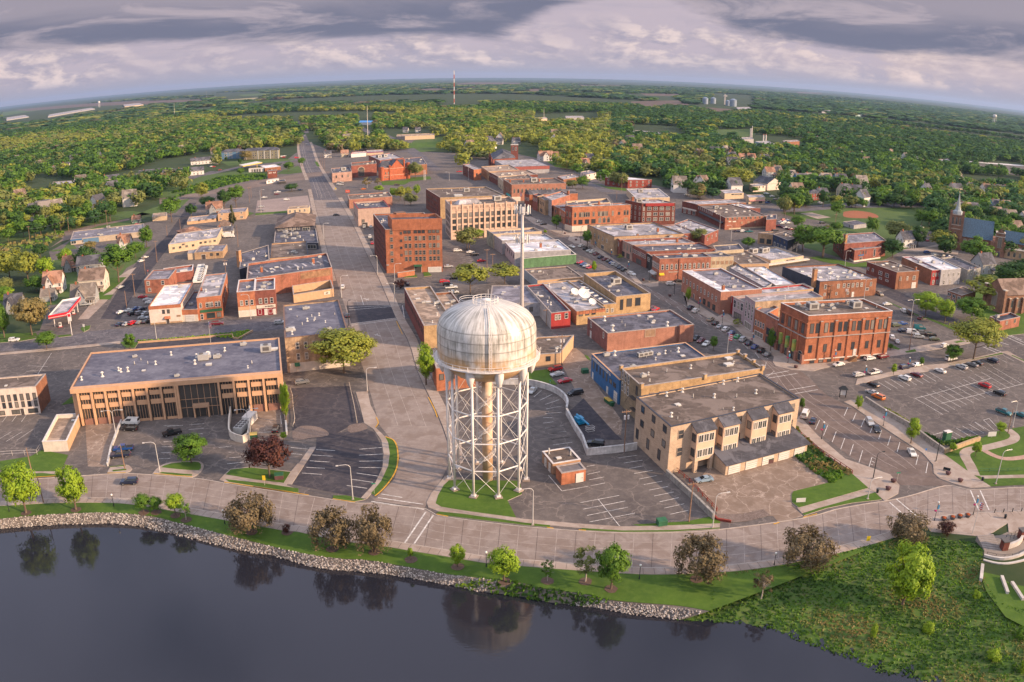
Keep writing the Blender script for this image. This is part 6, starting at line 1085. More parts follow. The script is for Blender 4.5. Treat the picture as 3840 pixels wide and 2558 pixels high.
HO('e',905,1300,13,12,6.5,4.5,14,WHW,SHB,'large cream house with a brown roof and red chimney beside the left side street',wing=0,n=4)
HO('e',520,1310,10,9,5.6,5,14,HW,SHR,'cream house with a rust coloured steep roof, left of the grey clapboard house')
HO('e',470,1390,7,6,3,3,14,HG,SHG,'small grey garage behind the petrol station, under the tan tree',wing=0,n=2,porch=False,cat='garage')
HO('e',690,1095,9,8,4,4.5,14,HG,SHR,'small grey house with a rust roof between two dark green trees');HO('e',880,1130,14,10,6.0,4.0,14,HG,SHD,'dark-roofed house directly behind the large cream house',wing=0)
HO('e',130,1500,9,8,3.4,5,14,HG,SHD,'grey house half hidden by the tan-leaved tree at the left edge')
HO('e',1215,870,8,7,4.0,4.5,10,HW,SHR,'white gabled house with a glowing tan roof beside the long shop',n=2,porch=False)
HO('e',1335,620,6,5,3,2.5,12,mat('mint',(.22,.33,.24),.7,.06),SHR,'tiny mint green shed with a red roof on the grassy strip',wing=0,n=2,porch=False,cat='shed',name='shed')
HO('v',410,1210,12,10,5.4,4.5,16,HG,SHR,'grey two-storey gabled house behind the orange-tan block')
b=bld('hip_house','square building with a spreading rust coloured hip roof behind the cream metal hall','building','v','-140,1435 -30,1470 290,1440',3.6,BRB,SHR,.05);hiproof(b,1.2,3.0,SHR)
b=bld('pyramid_house','small white house with a pointed brown roof beside the spruce','house','v','480,1345 455,1372 625,1355',4.0,HW,SHB,.05,W=[(1,3,.2,.8,2,1.2,1.2,'w')]);hiproof(b,.6,3.6,SHB)
HO('v',560,1500,11,8,2.8,2.2,14,HW,SHD,'low white house with a dark roof beside the white box truck',wing=0,n=3,porch=False)
b=bld('flat_shop_row','long low shop with a blue and tan front across the grassy strip','shop','e','720,700 690,782 1420,700',3.6,mat('shop_tan',(.42,.34,.26),.8,.1),RG_,.3,W=[(1,2,.04,.18,1.6,3.2,1.8,'G'),(1,1,.62,.62,1.6,1.2,2,'d')],U=[('bigac',.5,.95,.6),('hatch',.2,.5),('vent',.7,.6)]);BD(b,1,0,.16,b.h-1.0,b.h,.2,BLUW,'blue_fascia');BD(b,1,.17,.38,0,b.h-.4,.12,HB_,'painted_front')
bld('tan_garage','small cream garage beside the spreading tree on the grass','garage','e','1500,525 1492,560 1632,548',3.2,CRM,RT,.1)
bld('pool_house','brown brick pool building with a blue panel at the far left','building','e','520,215 510,245 752,228',4.2,BRB,RP,.2,W=[(1,1,.35,.35,2.0,2.2,2.4,'d')])
b=bld('blue_grey_apartments','blue-grey wing of the long apartment building on the green rise','apartment building','v','520,262 510,282 835,262',(512,385,'v',510,282),HB_,SHD,.1,W=[(1,3,.15,.25,[2.0,4.9,7.8],1.0,1.4,'w'),(1,3,.35,.47,[2.0,4.9,7.8],1.0,1.4,'w'),(1,2,.7,.8,[2.0,4.9,7.8],1.0,1.4,'w')]);hiproof(b,.6,3.0,SHD,ridge=4)
b=bld('cream_apartments','long cream and olive wing of the apartment building with white balconies','apartment building','v','860,240 835,265 1352,245',(1352,372,'v',1352,245),mat('olive_siding',(.30,.26,.17),.8,.08),SHB,.1,W=[(1,2,.28,.34,[2.0,4.9,7.8],1.6,1.8,'w'),(1,2,.48,.54,[2.0,4.9,7.8],1.6,1.8,'w'),(1,2,.64,.70,[2.0,4.9,7.8],1.6,1.8,'w'),(1,2,.82,.92,[2.0,4.9,7.8],1.6,1.8,'w')]);hiproof(b,.6,3.0,SHD,ridge=8)
for k_,u in EN((.05,.4,.58,.75,.97)):BD(b,1,u,u+.02,0,b.h,.3,HW,'white_pier')
TH=[('e',1080,225,20,10,'green-grey end house of the dark-roofed terrace near the pool'),('e',1310,215,13,10,'small blue end unit of the terrace beside the red cars'),('e',1480,170,26,11,'dark-roofed terrace with two raised dormers'),('e',1850,155,34,12,'long dark-roofed terrace with a white verandah'),('v',240,455,30,12,'upper dark-roofed terrace with two dormers below the apartments')]
for k_,(f_,x_,y_,w_,d_,lb)in EN(TH):HO(f_,x_,y_,w_,d_,4.6,3.8,24,[HGN,HB_,HG,HW,HW][k_],SHD,lb,wing=0,n=max(3,int(w_/4)),porch=False,cat='terrace')
RED=mat('canopy_red',(.50,.012,.03),.5,.05);YELC=mat('canopy_yellow',(.6,.42,.12),.6,.05)
c0=[G('D',*q,4.6)for q in((715,1165),(1000,1110),(1190,880),(925,925))];cc_=sum(c0,V3())/4;cc_.z=0
t=TH_('petrol_canopy','red-edged petrol station canopy with a sunken grey roof at the left junction','canopy',cc_);L0=[V3((q.x-cc_.x,q.y-cc_.y,0))for q in c0]
g=MB();g.prism(L0,4.6,5.5,RED,top=RP,bottom=True);rf=g.build('roof',t)
g=MB();Li=[q*1.006 for q in L0]
for k_ in RA(4):a_,b_=Li[k_],Li[(k_+1)%4];g.hexa([(a_.x,a_.y,4.95),(b_.x,b_.y,4.95),(b_.x*.99,b_.y*.99,4.95),(a_.x*.99,a_.y*.99,4.95),(a_.x,a_.y,5.12),(b_.x,b_.y,5.12),(b_.x*.99,b_.y*.99,5.12),(a_.x*.99,a_.y*.99,5.12)],FRW)
g.build('white_stripe',t);g=MB()
for k_ in RA(4):a_,b_=L0[k_],L0[(k_+1)%4];g.hexa([(a_.x,a_.y,5.5),(b_.x,b_.y,5.5),(b_.x*.93,b_.y*.93,5.5),(a_.x*.93,a_.y*.93,5.5),(a_.x,a_.y,6.1),(b_.x,b_.y,6.1),(b_.x*.97,b_.y*.97,6.1),(a_.x*.97,a_.y*.97,6.1)],RED if k_<2 else COPW)
g.build('raised_edge',t)
for k_,q in EN(L0):g=MB();g.tube([(q.x*.72,q.y*.72,0),(q.x*.72,q.y*.72,4.6)],.22,COPW,8);g.build('post',t)
dd=(L0[1]-L0[0]).normalized();an=MM.atan2(dd.y,dd.x);mm=(L0[0]+L0[1])/2;text('FREEDOM',.6,FRW,t,(mm.x*1.02-1.2,mm.y*1.02,5.3),an)
for k_,(x_,y_)in EN(((890,1280),(1085,1090))):
 o=TH_('fuel_pump',['white fuel pump on a red kerb under the near end of the red canopy','white fuel pump under the far right corner of the red canopy'][k_],'fuel pump',G('D',x_,y_),R(14));g=MB();g.box(-.9,-.5,0,.9,.5,.2,RED);g.build('plinth',o);g=MB();g.box(-.55,-.3,.2,.55,.3,2.1,HW);g.box(-.4,-.34,1.1,.4,-.3,1.7,FRD);g.build('body',o)
c0=[G('v',*q,4.6)for q in((770,478),(830,492),(1112,440),(1030,425))];cc_=sum(c0,V3())/4;cc_.z=0
t=TH_('yellow_canopy','yellow petrol canopy on posts below the green rise','canopy',cc_);L0=[V3((q.x-cc_.x,q.y-cc_.y,0))for q in c0];g=MB();g.prism(L0,4.6,5.7,YELC,top=HW,bottom=True);g.build('roof',t)
for q in((.8,.8),(.8,-.8),(0,0)):
 pp=L0[1]*(1-abs(q[1]))/2+L0[int(q[1]>0)*2]*.6;g=MB();g.tube([(pp.x,pp.y,0),(pp.x,pp.y,4.6)],.3,YELC,6);g.build('post',t)
bld('kiosk','white kiosk with four dark doors beside the yellow canopy','kiosk','v','925,512 910,520 1128,508',4.0,HW,RP,.3,W=[(1,4,.25,.75,1.6,1.6,2.6,'d')])
bld('white_roof_store','store with a bright sloping roof right of the white kiosk','shop','v','1080,480 1150,512 1380,488',3.8,BRB,RW,.1,cope=COPW)
b=bld('brick_switch_tower','square red brick feed tower with white letters by the railway','tower','v','1192,545 1188,560 1325,545',(1192,665,'v',1188,560),DKB,RD,.2);FT(b,1,.5,b.h-2.0,'SAV  ALE',2.0,FRW)
bld('white_trailer','white office trailer with small dark windows below the brick tower','trailer','v','1180,685 1172,700 1350,672',3.0,HW,COPW,.05,W=[(1,3,.2,.85,1.8,1.2,1.0,'d')]);bld('black_container','long black container beside the white trailer','container','v','1350,685 1360,712 1455,702',2.6,BLKP,RBL,.05)
HL=[('u',1370,170,16,12,6,5,HW,SHR,'large white house with a two-storey porch right of the big grey hall'),('u',1500,165,9,9,5.4,4.5,HW,SHR,'white gabled house just right of the porch house'),('u',1950,280,9,9,5.4,5,HW,SHR,'white house with a rust roof at the bend of the leafy street'),('u',2010,190,10,9,5.2,4.2,HB_,SHD,'blue house with a dark roof behind the white bend house'),('q',160,150,9,9,6,5,HW,SHD,'white gabled house, leftmost in the row above the yellow-green trees'),('q',290,160,9,9,5.6,4.6,HC,SHR,'cream gabled house, second in the row above the yellow-green trees'),('q',410,165,11,9,5.6,5,HC,SHR,'cream house with a rust roof, third in the row above the yellow-green trees'),('q',575,170,12,9,5.6,4.6,HW,SHD,'white house with a dark roof, rightmost in the row above the yellow-green trees'),('q',640,350,11,9,5.6,4.6,HW,SHR,'white house with a rust roof behind the long dark gabled hall'),('q',740,330,9,9,5.6,4.6,HC,SHG,'cream house right behind the long dark gabled hall'),('q',905,370,12,9,5,3.6,HG,SHG,'grey house among trees right of the dark gabled hall'),('q',1045,450,13,10,6,5,mat('bright_blue',(.10,.26,.42),.7,.06),SHD,'bright blue house with a porch beside the round tree'),('q',1150,430,10,9,5.6,4.6,HW,SHG,'white house beside the bright blue house'),('q',1360,430,13,10,5.6,4.6,HW,SHG,'white house with a pale roof above the red brick house'),('q',1540,450,14,10,6,5,HB_,SHD,'dull blue house between the pale-roofed house and the yellow gable'),('q',1600,600,11,10,6,5.5,HC,SHD,'pale yellow house with a pointed gable and porch facing the ball field'),('q',1715,600,11,10,6,4.6,HG,SHD,'grey-white house with dormers right of the pale yellow gable'),('q',1310,630,10,9,5.6,3.8,HG,SHD,'dark grey house attached to the right of the red brick house'),('f',955,860,9,8,5.6,4.6,HW,SHD,'small white house with a dark roof between the school and the church'),('f',1740,1120,11,10,6,5.5,HG,SHD,'dark grey house with a steep roof right of the plank building'),('f',1100,300,10,9,5,4.6,HC,SHD,'white gable among dark trees above the ball field'),('f',1440,180,16,10,5,3.6,HW,SHB,'long white house with a brown roof in the upper right trees'),('f',1440,320,16,9,5,4.4,HC,SHD,'cream terrace house left in the row near the upper right street'),('f',1590,310,10,9,5,4.4,HW,SHD,'white house, second in the row near the upper right street'),('f',1740,320,12,9,5,4.4,HW,SHB,'white house, third in the row near the upper right street'),('f',1850,330,16,10,5,4.4,HW,SHD,'long white house, fourth in the row near the upper right street'),('f',1950,335,14,10,5,4.4,HW,SHD,'white house, rightmost in the row near the upper right street'),('f',1830,490,12,9,5,4.4,mat('sky_blue',(.2,.36,.46),.7,.06),SHD,'sky blue house behind the church spire'),('f',1935,500,12,9,5,4.4,HW,SHG,'white house right of the sky blue house'),('f',2040,720,11,9,5,4.4,HW,SHB,'white house behind the church cloister'),('h',540,215,9,8,4.6,4,HW,SHD,'small white house beside the orange lattice mast'),('h',690,210,9,8,4.6,4,HC,SHR,'cream house left of the long white diner'),('h',2050,100,10,9,5,4.4,HW,SHD,'white house with a dark gable behind the leafless shrubs'),('h',1970,85,9,9,5,4.4,HB_,SHD,'blue-grey house left in the row beyond the low store'),('B',440,455,9,8,5,4.4,HW,SHD,'white house right of the blue store in the far suburb'),('B',530,455,9,8,5,4.4,HW,SHD,'small white house left of the wide far store'),('B',685,460,12,8,4,3.4,HC,SHR,'tan house right of the wide far store'),('B',1010,525,11,9,5,4.4,HW,SHD,'white house behind the brick church'),('B',1210,535,11,9,5,4.4,HW,SHD,'white house right behind the brick church tower'),('A',110,650,10,9,5,4.4,HG,SHG,'grey house deep in the trees at the far left'),('A',450,715,11,9,5.4,5,HW,SHD,'white house in the trees behind the pool building'),('A',380,730,9,8,4.6,4,HW,SHG,'small white house left of the one behind the pool building'),('A',1470,605,8,8,5,4,HC,SHR,'red-roofed house left of the blue-grey apartments'),('A',960,655,16,9,4,4,HC,SHR,'long tan house above the dark-roofed terraces'),('C',945,520,11,9,5,5,HW,SHD,'white gabled house left of a pair right of the factory'),('C',1020,525,11,9,5,5,HW,SHD,'white gabled house right of a pair right of the factory'),('C',940,610,10,9,5,4.4,HC,SHB,'cream house below the gabled pair by the factory'),('C',350,640,9,9,5,4.4,HW,SHD,'far white gable poking through trees below the factory'),('C',1730,580,12,9,4,4,HW,SHD,'white shed in the dark far trees on the right')]
for it in HL:HO(it[0],it[1],it[2],it[3],it[4],it[5],it[6],random.choice((13,15,14,-8,16)),it[7],it[8],it[9],wing=random.random()<.5)
b=bld('red_brick_house','deep red brick two-storey house with a dark hip roof across the park street','house','q','1090,535 1130,560 1275,555',(1130,648,'q',1130,560),HR,SHD,.05,wall0=HR,W=[(1,4,.15,.85,[5.2,2.0],1.0,1.6,'w'),(0,2,.3,.7,[5.2,2.0],1.0,1.6,'w')]);hiproof(b,.6,2.6,SHD)
bld('steel_barn','pale blue metal barn with a pitched white roof beside the red brick house','barn','q','935,485 925,508 1062,508',5.0,mat('pale_blue_metal',(.36,.45,.5),.6,.05),RW,.1)
b=bld('gabled_hall','long cream hall under a steep dark roof beyond the white workshop','hall','q','420,400 600,440 775,430',(600,520,'q',600,440),WHB,SHD,.1);g=MB();P_=b.base;z_=V3((0,0,b.h+.2));up_=V3((0,0,b.h+5));m1=(P_[0]+P_[3])/2*1;mA=(P_[1]+P_[2])/2;mB2=(P_[0]+P_[3])/2;g.face([P_[0]+z_,P_[1]+z_,mA+up_,mB2+up_],SHD);g.face([P_[2]+z_,P_[3]+z_,mB2+up_,mA+up_],SHD);g.face([P_[1]+z_,P_[2]+z_,mA+up_],WHB);g.face([P_[3]+z_,P_[0]+z_,mB2+up_],WHB);g.build('pitched_roof',b.root)
bld('white_workshop','square white workshop with two dark windows and doors','workshop','q','370,440 420,470 575,458',(420,540,'q',420,470),WHB,RP,.2,W=[(1,2,.5,.8,4.0,1.2,1.2,'d')])
b=bld('sign_store','tan store with a curved grey roof and a long black sign','shop','q','0,515 60,560 300,550',(62,632,'q',60,560),CRM,RP,.1);BD(b,1,.35,.9,b.h-1.4,b.h-.5,.2,BLKP,'sign');FT(b,1,.62,b.h-.95,'TOTAL CLOTHES & MORE',.6,FRW,.28)
b=bld('awning_store','store with a pale blue roof and a pink striped awning','shop','q','330,575 365,610 570,605',(368,692,'q',365,610),CRM,RP,.2,W=[(1,2,.25,.72,1.6,3.4,1.8,'d')]);AW(b,1,.02,.98,3.2,1.0,mat('pink_awning',(.42,.2,.18),.7,.1))
bld('three_storey_brick','flat red brick three-storey apartments with a stone entrance strip','apartment building','i','868,250 1070,272 1282,268',(1075,343,'i',1070,272),HR,RW,.2,W=[(1,4,.12,.88,[5.2,2.4],1.2,1.6,'w'),(0,4,.15,.85,[5.2,2.4],1.2,1.6,'w')])
bld('yellow_sign_store','wide flat roof store with yellow sign boards behind the dark hotel','shop','i','1060,350 1140,430 1440,425',5.5,CRM,RP,.3,cope=COPW,U=[('bigac',.3,.6),('ac',.5,.4)])
b=bld('far_superstore','wide low tan store with a dark blue end on the far edge of town','store','h','1150,12 1145,28 1482,15',6,CRM,RT,.4);BD(b,1,0,.22,0,b.h,.3,DKW,'blue_front')
bld('diner','long white diner with a dark red sign strip','diner','h','755,168 745,182 875,172',4.5,HW,RP,.3,cope=RED);b=bld('car_showroom','low cream garage with a purple sign band beside the diner','garage','h','880,150 885,165 1030,158',4.2,CRM,RP,.3);BD(b,1,0,1,3,4,.3,mat('purple_band',(.16,.03,.16),.6,.05),'sign_band')
bld('blue_store','small store with a bright blue roof far up the road','store','B','130,372 120,385 215,385',5.5,HW,mat('bright_blue_roof',(.05,.25,.62),.5,.05),.1,cope=mat('bright_blue_roof',(.05,.25,.62),.5,.05))
b=bld('brick_church','dark red brick church with a dark roof and a square tower with white openings','church','B','1030,600 1045,640 1200,628',8,RDB,SHD,.1,wall0=RDB);hiproof(b,.5,6,SHD,ridge=5);g=MB();g.box(-4,-4,0,4,4,19,RDB);g.box(-4.3,-4.3,19,4.3,4.3,19.6,TRIM);o=g.build('tower',b.root);q=b.u(1.05,.5);o.location=(q.x,q.y,0)
for k_ in RA(2):PC_(WM(1.6,4.0,'w'),'window',o,(-1.6+3.2*k_,-4.02,15),0)
g=MB();q=b.u(0,.0);g.face([(-6,0,0),(6,0,0),(6,0,11),(0,0,17),(-6,0,11)],RDB);g.box(-6,0,0,6,1,11,RDB);o=g.build('front_gable',b.root);o.location=(q.x-3,q.y-4,0);o.rotation_euler=(0,0,R(-75))
for it in(('factory_block','tall grey factory block with a red patch at the left end of the white works','factory','B','2008,440 2012,450 2070,450',(2012,485,'B',2012,450),GRYW),('factory_hall','long low white factory hall behind the trees','factory','B','2060,440 2100,455 2354,480',7.0,HW),('creamery_block','grey creamery block beside two slim chimneys','factory','C','365,490 380,505 490,500',(382,535,'C',380,505),GRYW),('creamery_hall','blue-white creamery hall with a flat roof under two chimneys','factory','C','500,515 600,548 690,545',9,mat('pale_blue_metal',(.36,.45,.5),.6,.05)),('creamery_store','square brown creamery warehouse with roof plant','factory','C','690,510 700,520 806,515',(700,555,'C',700,520),BRB),('far_depot','low pale depot in the far middle trees','depot','B','1325,352 1330,362 1420,358',6,CRM),('far_white_barn','white-roofed barn in the far middle trees','barn','B','1545,340 1548,352 1675,352',7,HW),('far_shed_row','low brown shed row in the far middle trees','shed','B','1528,410 1530,425 1590,425',5,BRB),('long_white_works','very long white works on the far left skyline','factory','A','340,330 330,345 655,290',6,HW),('far_left_stores','cluster of white stores at the far left edge','store','A','40,352 45,368 200,345',5,HW),('far_left_depot','pale depot with a tan wall at the far left','depot','A','320,370 330,388 480,362',6,CRM),('far_brown_works','brown-roofed long works beside the far left water tower','factory','A','850,262 860,275 990,262',7,CRM),('elevator_store','white store beside the far grain bins','store','C','370,280 380,292 475,290',6,HW),('rail_depot','brown shed at the rail yard on the right','shed','C','1715,645 1720,675 1845,660',6,BRB),('white_roof_depot','long white-roofed depot left of the rail yard','depot','C','1560,615 1640,660 1700,655',5,HW),('far_right_school','long pale school among the far right trees','school','C','940,295 960,310 1120,318',6,GRYW),('far_right_hall','pale green roofed hall among far right trees','hall','C','1180,322 1190,332 1320,338',6,mat('pale_green_roof',(.35,.48,.45),.6,.05)),('far_right_warehouse','white warehouse strip at the edge of the far right woods','warehouse','C','1540,316 1545,324 1740,342',7,HW)):
 bld(it[0],it[1],it[2],it[3],it[4],it[5],mat('far_white',(.38,.36,.35))if it[6]is HW else it[6],RP,.3)
for k_,x_ in EN((555,572)):
 o=TH_('factory_chimney',['left slim factory chimney above the creamery','right slim factory chimney above the creamery'][k_],'chimney',G('C',x_,530));g=MB();hc_=HT('C',x_,530,x_,470);g.tube([(0,0,0),(0,0,hc_)],1.3,COPW,10,r1=1.0);g.build('shaft',o);g=MB();g.tube([(0,0,hc_),(0,0,hc_+1)],1.15,ORB,10);g.build('rim',o)
o=TH_('process_tower','spindly white process tower beside the grey creamery block','tower',G('C',468,505));g=MB();g.box(-1.5,-1.5,0,1.5,1.5,20,GAL);g.build('frame',o);g=MB();g.tube([(2.4,0,0),(2.4,0,24)],.6,COPW,8);g.build('pipe',o)
BIN=mat('bin_steel',(.25,.3,.38),.4,.06,metal=.4,streak=.2)
for k_,(x_,y_,w_,h_)in EN(((155,258,20,24),(210,255,19,22),(347,275,25,27),(310,270,16,20))):
 p=G('C',x_,y_);dist=p.length;rr_=w_/1.839*dist/3070;o=TH_('grain_bin',['leftmost of four far grey grain bins','second from left of four far grey grain bins','large right-hand grain bin of the far cluster','smaller grain bin tucked behind the large right-hand one'][k_],'grain bin',p,0,'far grain bins');hb_=h_*2/1.839*dist/3070
 g=MB();g.tube([(0,0,0),(0,0,hb_*.8)],rr_,BIN,16);g.build('shell',o);g=MB();g.lathe([(rr_*1.03,hb_*.8),(rr_*.3,hb_*.98),(.05,hb_)],BIN,16);g.build('roof',o);EX.append([p+V3(v)for v in((-rr_,-60,0),(rr_,-60,0),(rr_,rr_,0),(-rr_,rr_,0))])
o=TH_('grain_elevator','tall dark elevator leg rising between the far grain bins','grain elevator',G('C',290,262));g=MB();hl_=HT('C',290,262,290,192);g.box(-3,-3,0,3,3,hl_,GAL);g.build('leg',o);g=MB();g.box(-6,-5,hl_*.8,9,5,hl_*.92,GAL);g.build('head_house',o)
def small_tower(f,x,y,top,label):
 p=G(f,x,y);hh=HT(f,x,y,x,top);r_=hh*.2;o=TH_('far_water_tower',label,'water tower',p);g=MB();g.lathe([(.1,hh*.66),(r_*.8,hh*.7),(r_,hh*.78),(r_,hh*.88),(r_*.7,hh*.97),(.05,hh)],HW,20);g.build('tank',o,smooth=True)
 for k in RA(6):t_=k*MM.pi/3;g=MB();g.tube([(r_*.85*MM.cos(t_),r_*.85*MM.sin(t_),0),(r_*.85*MM.cos(t_),r_*.85*MM.sin(t_),hh*.72)],hh*.014,HW,5);g.build('leg',o)
 g=MB();g.tube([(0,0,0),(0,0,hh*.7)],hh*.03,HW,8);g.build('riser',o)
small_tower('A',685,280,238,'distant white water tower on the left skyline');small_tower('C',2148,400,328,'distant pale water tower at the far right')
p=G('B',779,276);hh=HT('B',779,276,779,28);o=TH_('radio_mast','very tall thin red and white radio mast breaking the skyline','mast',p)
for k in RA(9):g=MB();g.box(-1.4,-1.4,hh*k/9,1.4,1.4,hh*(k+1)/9,mat('mast_red',(.45,.12,.08),.6,.05)if k%2 else HW);g.build('lattice_section',o)
for(f_,x_,y_,t_,lb)in(('B',183,505,270,'thin grey mast beside the blue far store'),('B',1397,355,285,'thin pale mast in the middle distance'),('A',1205,350,250,'thin mast above the trees on the left'),('A',1425,225,168,'far grey pylon on the left skyline')):
 p=G(f_,x_,y_);hh=HT(f_,x_,y_,x_,t_);o=TH_('thin_mast',lb,'mast',p);g=MB();g.tube([(0,0,0),(0,0,hh)],.55,GAL,4,r1=.25);g.build('shaft',o);g=MB();g.box(-.8,-.8,0,.8,.8,1.2,COPE);g.build('base',o)
for k_,(f_,s_,m_)in EN((('B','500,160 620,150 700,152 760,160 900,165 900,175 560,178',PLOW),('B','760,120 900,108 1250,112 1250,128 900,132 780,132',PLOW),('B','780,148 930,143 960,160 800,160',PLOW),('B','1240,158 1450,150 1490,165 1270,172',PLOW),('B','2000,240 2354,232 2400,265 2130,300 1990,272',PLOW),('B','720,275 860,258 960,258 940,270 800,290',FIELD),('B','2130,380 2290,376 2310,395 2140,398',FIELD),('B','1600,125 1900,128 2000,140 1640,140',PLOW),('B','2060,185 2354,190 2354,205 2100,200',PLOW),('C','-10,198 130,203 130,216 -10,212',PLOW),('C','70,275 430,300 470,312 250,330 100,300',PLOW),('C','220,435 480,430 500,470 390,492 235,492',FIELD),('C','780,175 960,180 960,186 800,184',PLOW),('C','560,240 700,245 700,252 560,248',FIELD),('A','100,298 430,268 700,248 1000,236 1400,226 1420,238 1000,258 560,278 200,306',PLOW),('A','1440,238 1790,212 1830,218 1500,248',GM('hay',(.34,.28,.15),(.25,.22,.12),(.4,.34,.2),s1=.003,s2=.02)),('A','1000,255 1400,238 1430,245 1200,264 1020,266',PLOW),('A','1350,300 1490,290 1490,308 1360,320',PLOW),('A','1640,195 1880,180 1900,190 1680,205',FIELD),('A','0,318 250,285 500,262 420,278 200,312 0,345',FIELD),('B','500,510 700,480 760,500 700,570 560,590 440,580',FIELD),('B','290,500 560,500 700,490 640,520 440,550 380,560',ASPH),('C','1940,660 2354,690 2600,720 2600,800 2354,760 2000,700',ASPH),('C','1950,650 2354,680 2354,688 1940,658',COPW))):fld(f_,s_,m_,['field','field','field'][0]if m_ not in(ASPH,COPW)else 'car_park',.04+.02*(k_%3))
g=MB()
for f_,s_,w_ in(('h','1480,330 1320,180 1130,60 990,0',15),('B','420,590 260,480 130,420 60,350 0,330',14),('i','900,380 760,290 620,180 480,110 380,150',12),('A','2354,330 2310,400 2280,440',12),('h','330,0 320,-60 312,-110',18),('q','760,430 900,440 960,480 900,520 780,500',9),('f','1500,350 1800,370 2091,400 2300,430',10),('f','1340,400 1450,430 1700,420 1800,370',10),('e','1860,190 2091,110',8),('i','430,170 520,110',10)):
 LP(g,SN(PT(f_,s_),4),w_,.1,ASPHO)
tag(g.build('far_street'),kind='structure')
# -------- trees
def leaf_mat(key,c,c2=None,tr=.35):
 m=bpy.data.materials.new('leaf_'+key);m.use_nodes=True;N=m.node_tree.nodes;L=m.node_tree.links;b=N['Principled BSDF'];out=N['Material Output']
 SI(b,'Roughness',.6);SI(b,'Specular IOR Level',.25)
 ge=N.new('ShaderNodeNewGeometry');nz=N.new('ShaderNodeTexNoise');SI(nz,'Scale',.35);SI(nz,'Detail',4);L.new(ge.outputs['Position'],nz.inputs['Vector'])
 mr=N.new('ShaderNodeMapRange');SI(mr,1,.32);SI(mr,2,.68);L.new(nz.outputs['Fac'],mr.inputs[0])
 mx=N.new('ShaderNodeMix');mx.data_type='RGBA';SI(mx,6,lin(c));SI(mx,7,lin(c2 or tuple(q*.62 for q in c)));L.new(mr.outputs[0],mx.inputs[0]);L.new(mx.outputs[2],b.inputs['Base Color'])
 t=N.new('ShaderNodeBsdfTranslucent');L.new(mx.outputs[2],t.inputs['Color']);ms=N.new('ShaderNodeMixShader');SI(ms,0,tr)
 L.new(b.outputs[0],ms.inputs[1]);L.new(t.outputs[0],ms.inputs[2]);L.new(ms.outputs[0],out.inputs['Surface']);return m
LM_=dict(lime=leaf_mat('lime',(.30,.42,.03),(.18,.30,.022)),green=leaf_mat('green',(.14,.26,.028),(.072,.155,.019)),dark=leaf_mat('dark',(.066,.145,.027),(.038,.09,.02)),yel=leaf_mat('yellow',(.33,.35,.055),(.21,.245,.04)),olive=leaf_mat('olive',(.25,.27,.08),(.15,.18,.05)),bronze=leaf_mat('bronze',(.20,.155,.09),(.12,.095,.05),.25),purple=leaf_mat('purple',(.10,.035,.025),(.05,.018,.016),.2),gold=leaf_mat('gold',(.32,.25,.10),(.2,.17,.06)),teal=leaf_mat('teal',(.07,.165,.05),(.04,.10,.033)),spruce=leaf_mat('spruce',(.12,.10,.035),(.045,.06,.025),.1))
BARK=mat('bark',(.14,.10,.075),.95,.2,2.0);BARKP=mat('pale_bark',(.36,.31,.27),.9,.15,2.0)
def crown_pts(kind,nl,size,seed):
 rg=np.random.default_rng(seed)
 nc={'weep':50,'sparse':30,'cone':44}.get(kind,62);C=[];
 while len(C)<nc:
  p=rg.uniform(-1,1,3);r=np.linalg.norm(p)
  if r>1 or r<.45:continue
  if kind=='oval'and(p[0]**2+p[1]**2)**.5>.98-.35*max(0,p[2])-.15*max(0,-p[2]):continue
  if kind=='cone'and(p[0]**2+p[1]**2)**.5>(1-p[2])/2+.03:continue
  if kind=='spread'and p[2]<-.45:continue
  if kind=='round'and p[2]<-.75:continue
  if kind=='weep'and p[2]<-.9:continue
  C.append(p*rg.uniform(.75,.93))
 C=np.array(C);cr_={'weep':.22,'sparse':.2,'cone':.2}.get(kind,.3)
 per=max(1,nl//nc);P=[];Nn=[]
 for c in C:
  rr=cr_*rg.uniform(.6,1.25);d=rg.normal(size=(per,3));d/=np.linalg.norm(d,axis=1)[:,None];q=c+d*rr*rg.uniform(.55,1.0,(per,1))*np.array([1,1,.8])
  if kind=='weep':q[:,2]-=rg.random(per)**2*.45
  P.append(q);out=q/np.maximum(.2,np.linalg.norm(q,axis=1))[:,None];Nn.append(d*.55+out*.95+[0,0,.15]+rg.normal(size=(per,3))*.28)
 P=np.concatenate(P);Nn=np.concatenate(Nn);Nn/=np.linalg.norm(Nn,axis=1)[:,None]
 a=np.cross(Nn,rg.normal(size=Nn.shape));a/=np.linalg.norm(a,axis=1)[:,None];b=np.cross(Nn,a)
 s=size*rg.uniform(.6,1.3,(len(P),1));
 if kind=='weep':a=a*.6+np.array([0,0,-1])*.6
 Q=np.stack([P-a*s-b*s*.55,P+a*s*.2-b*s*.75,P+a*s+b*s*.4,P-a*s*.1+b*s*.8],1)
 return Q.astype(np.float32)
def QM(name,Q,mats,mi=None):
 n=len(Q);me=bpy.data.meshes.new(name);me.vertices.add(n*4);me.vertices.foreach_set('co',Q.reshape(-1));me.loops.add(n*4);me.loops.foreach_set('vertex_index',np.arange(n*4,dtype=np.int32))
 me.polygons.add(n);me.polygons.foreach_set('loop_start',np.arange(0,n*4,4,dtype=np.int32));
 for m in mats:me.materials.append(m)
 if mi is not None:me.polygons.foreach_set('material_index',mi.astype(np.int32))
 me.update(calc_edges=True);return me
CR={}
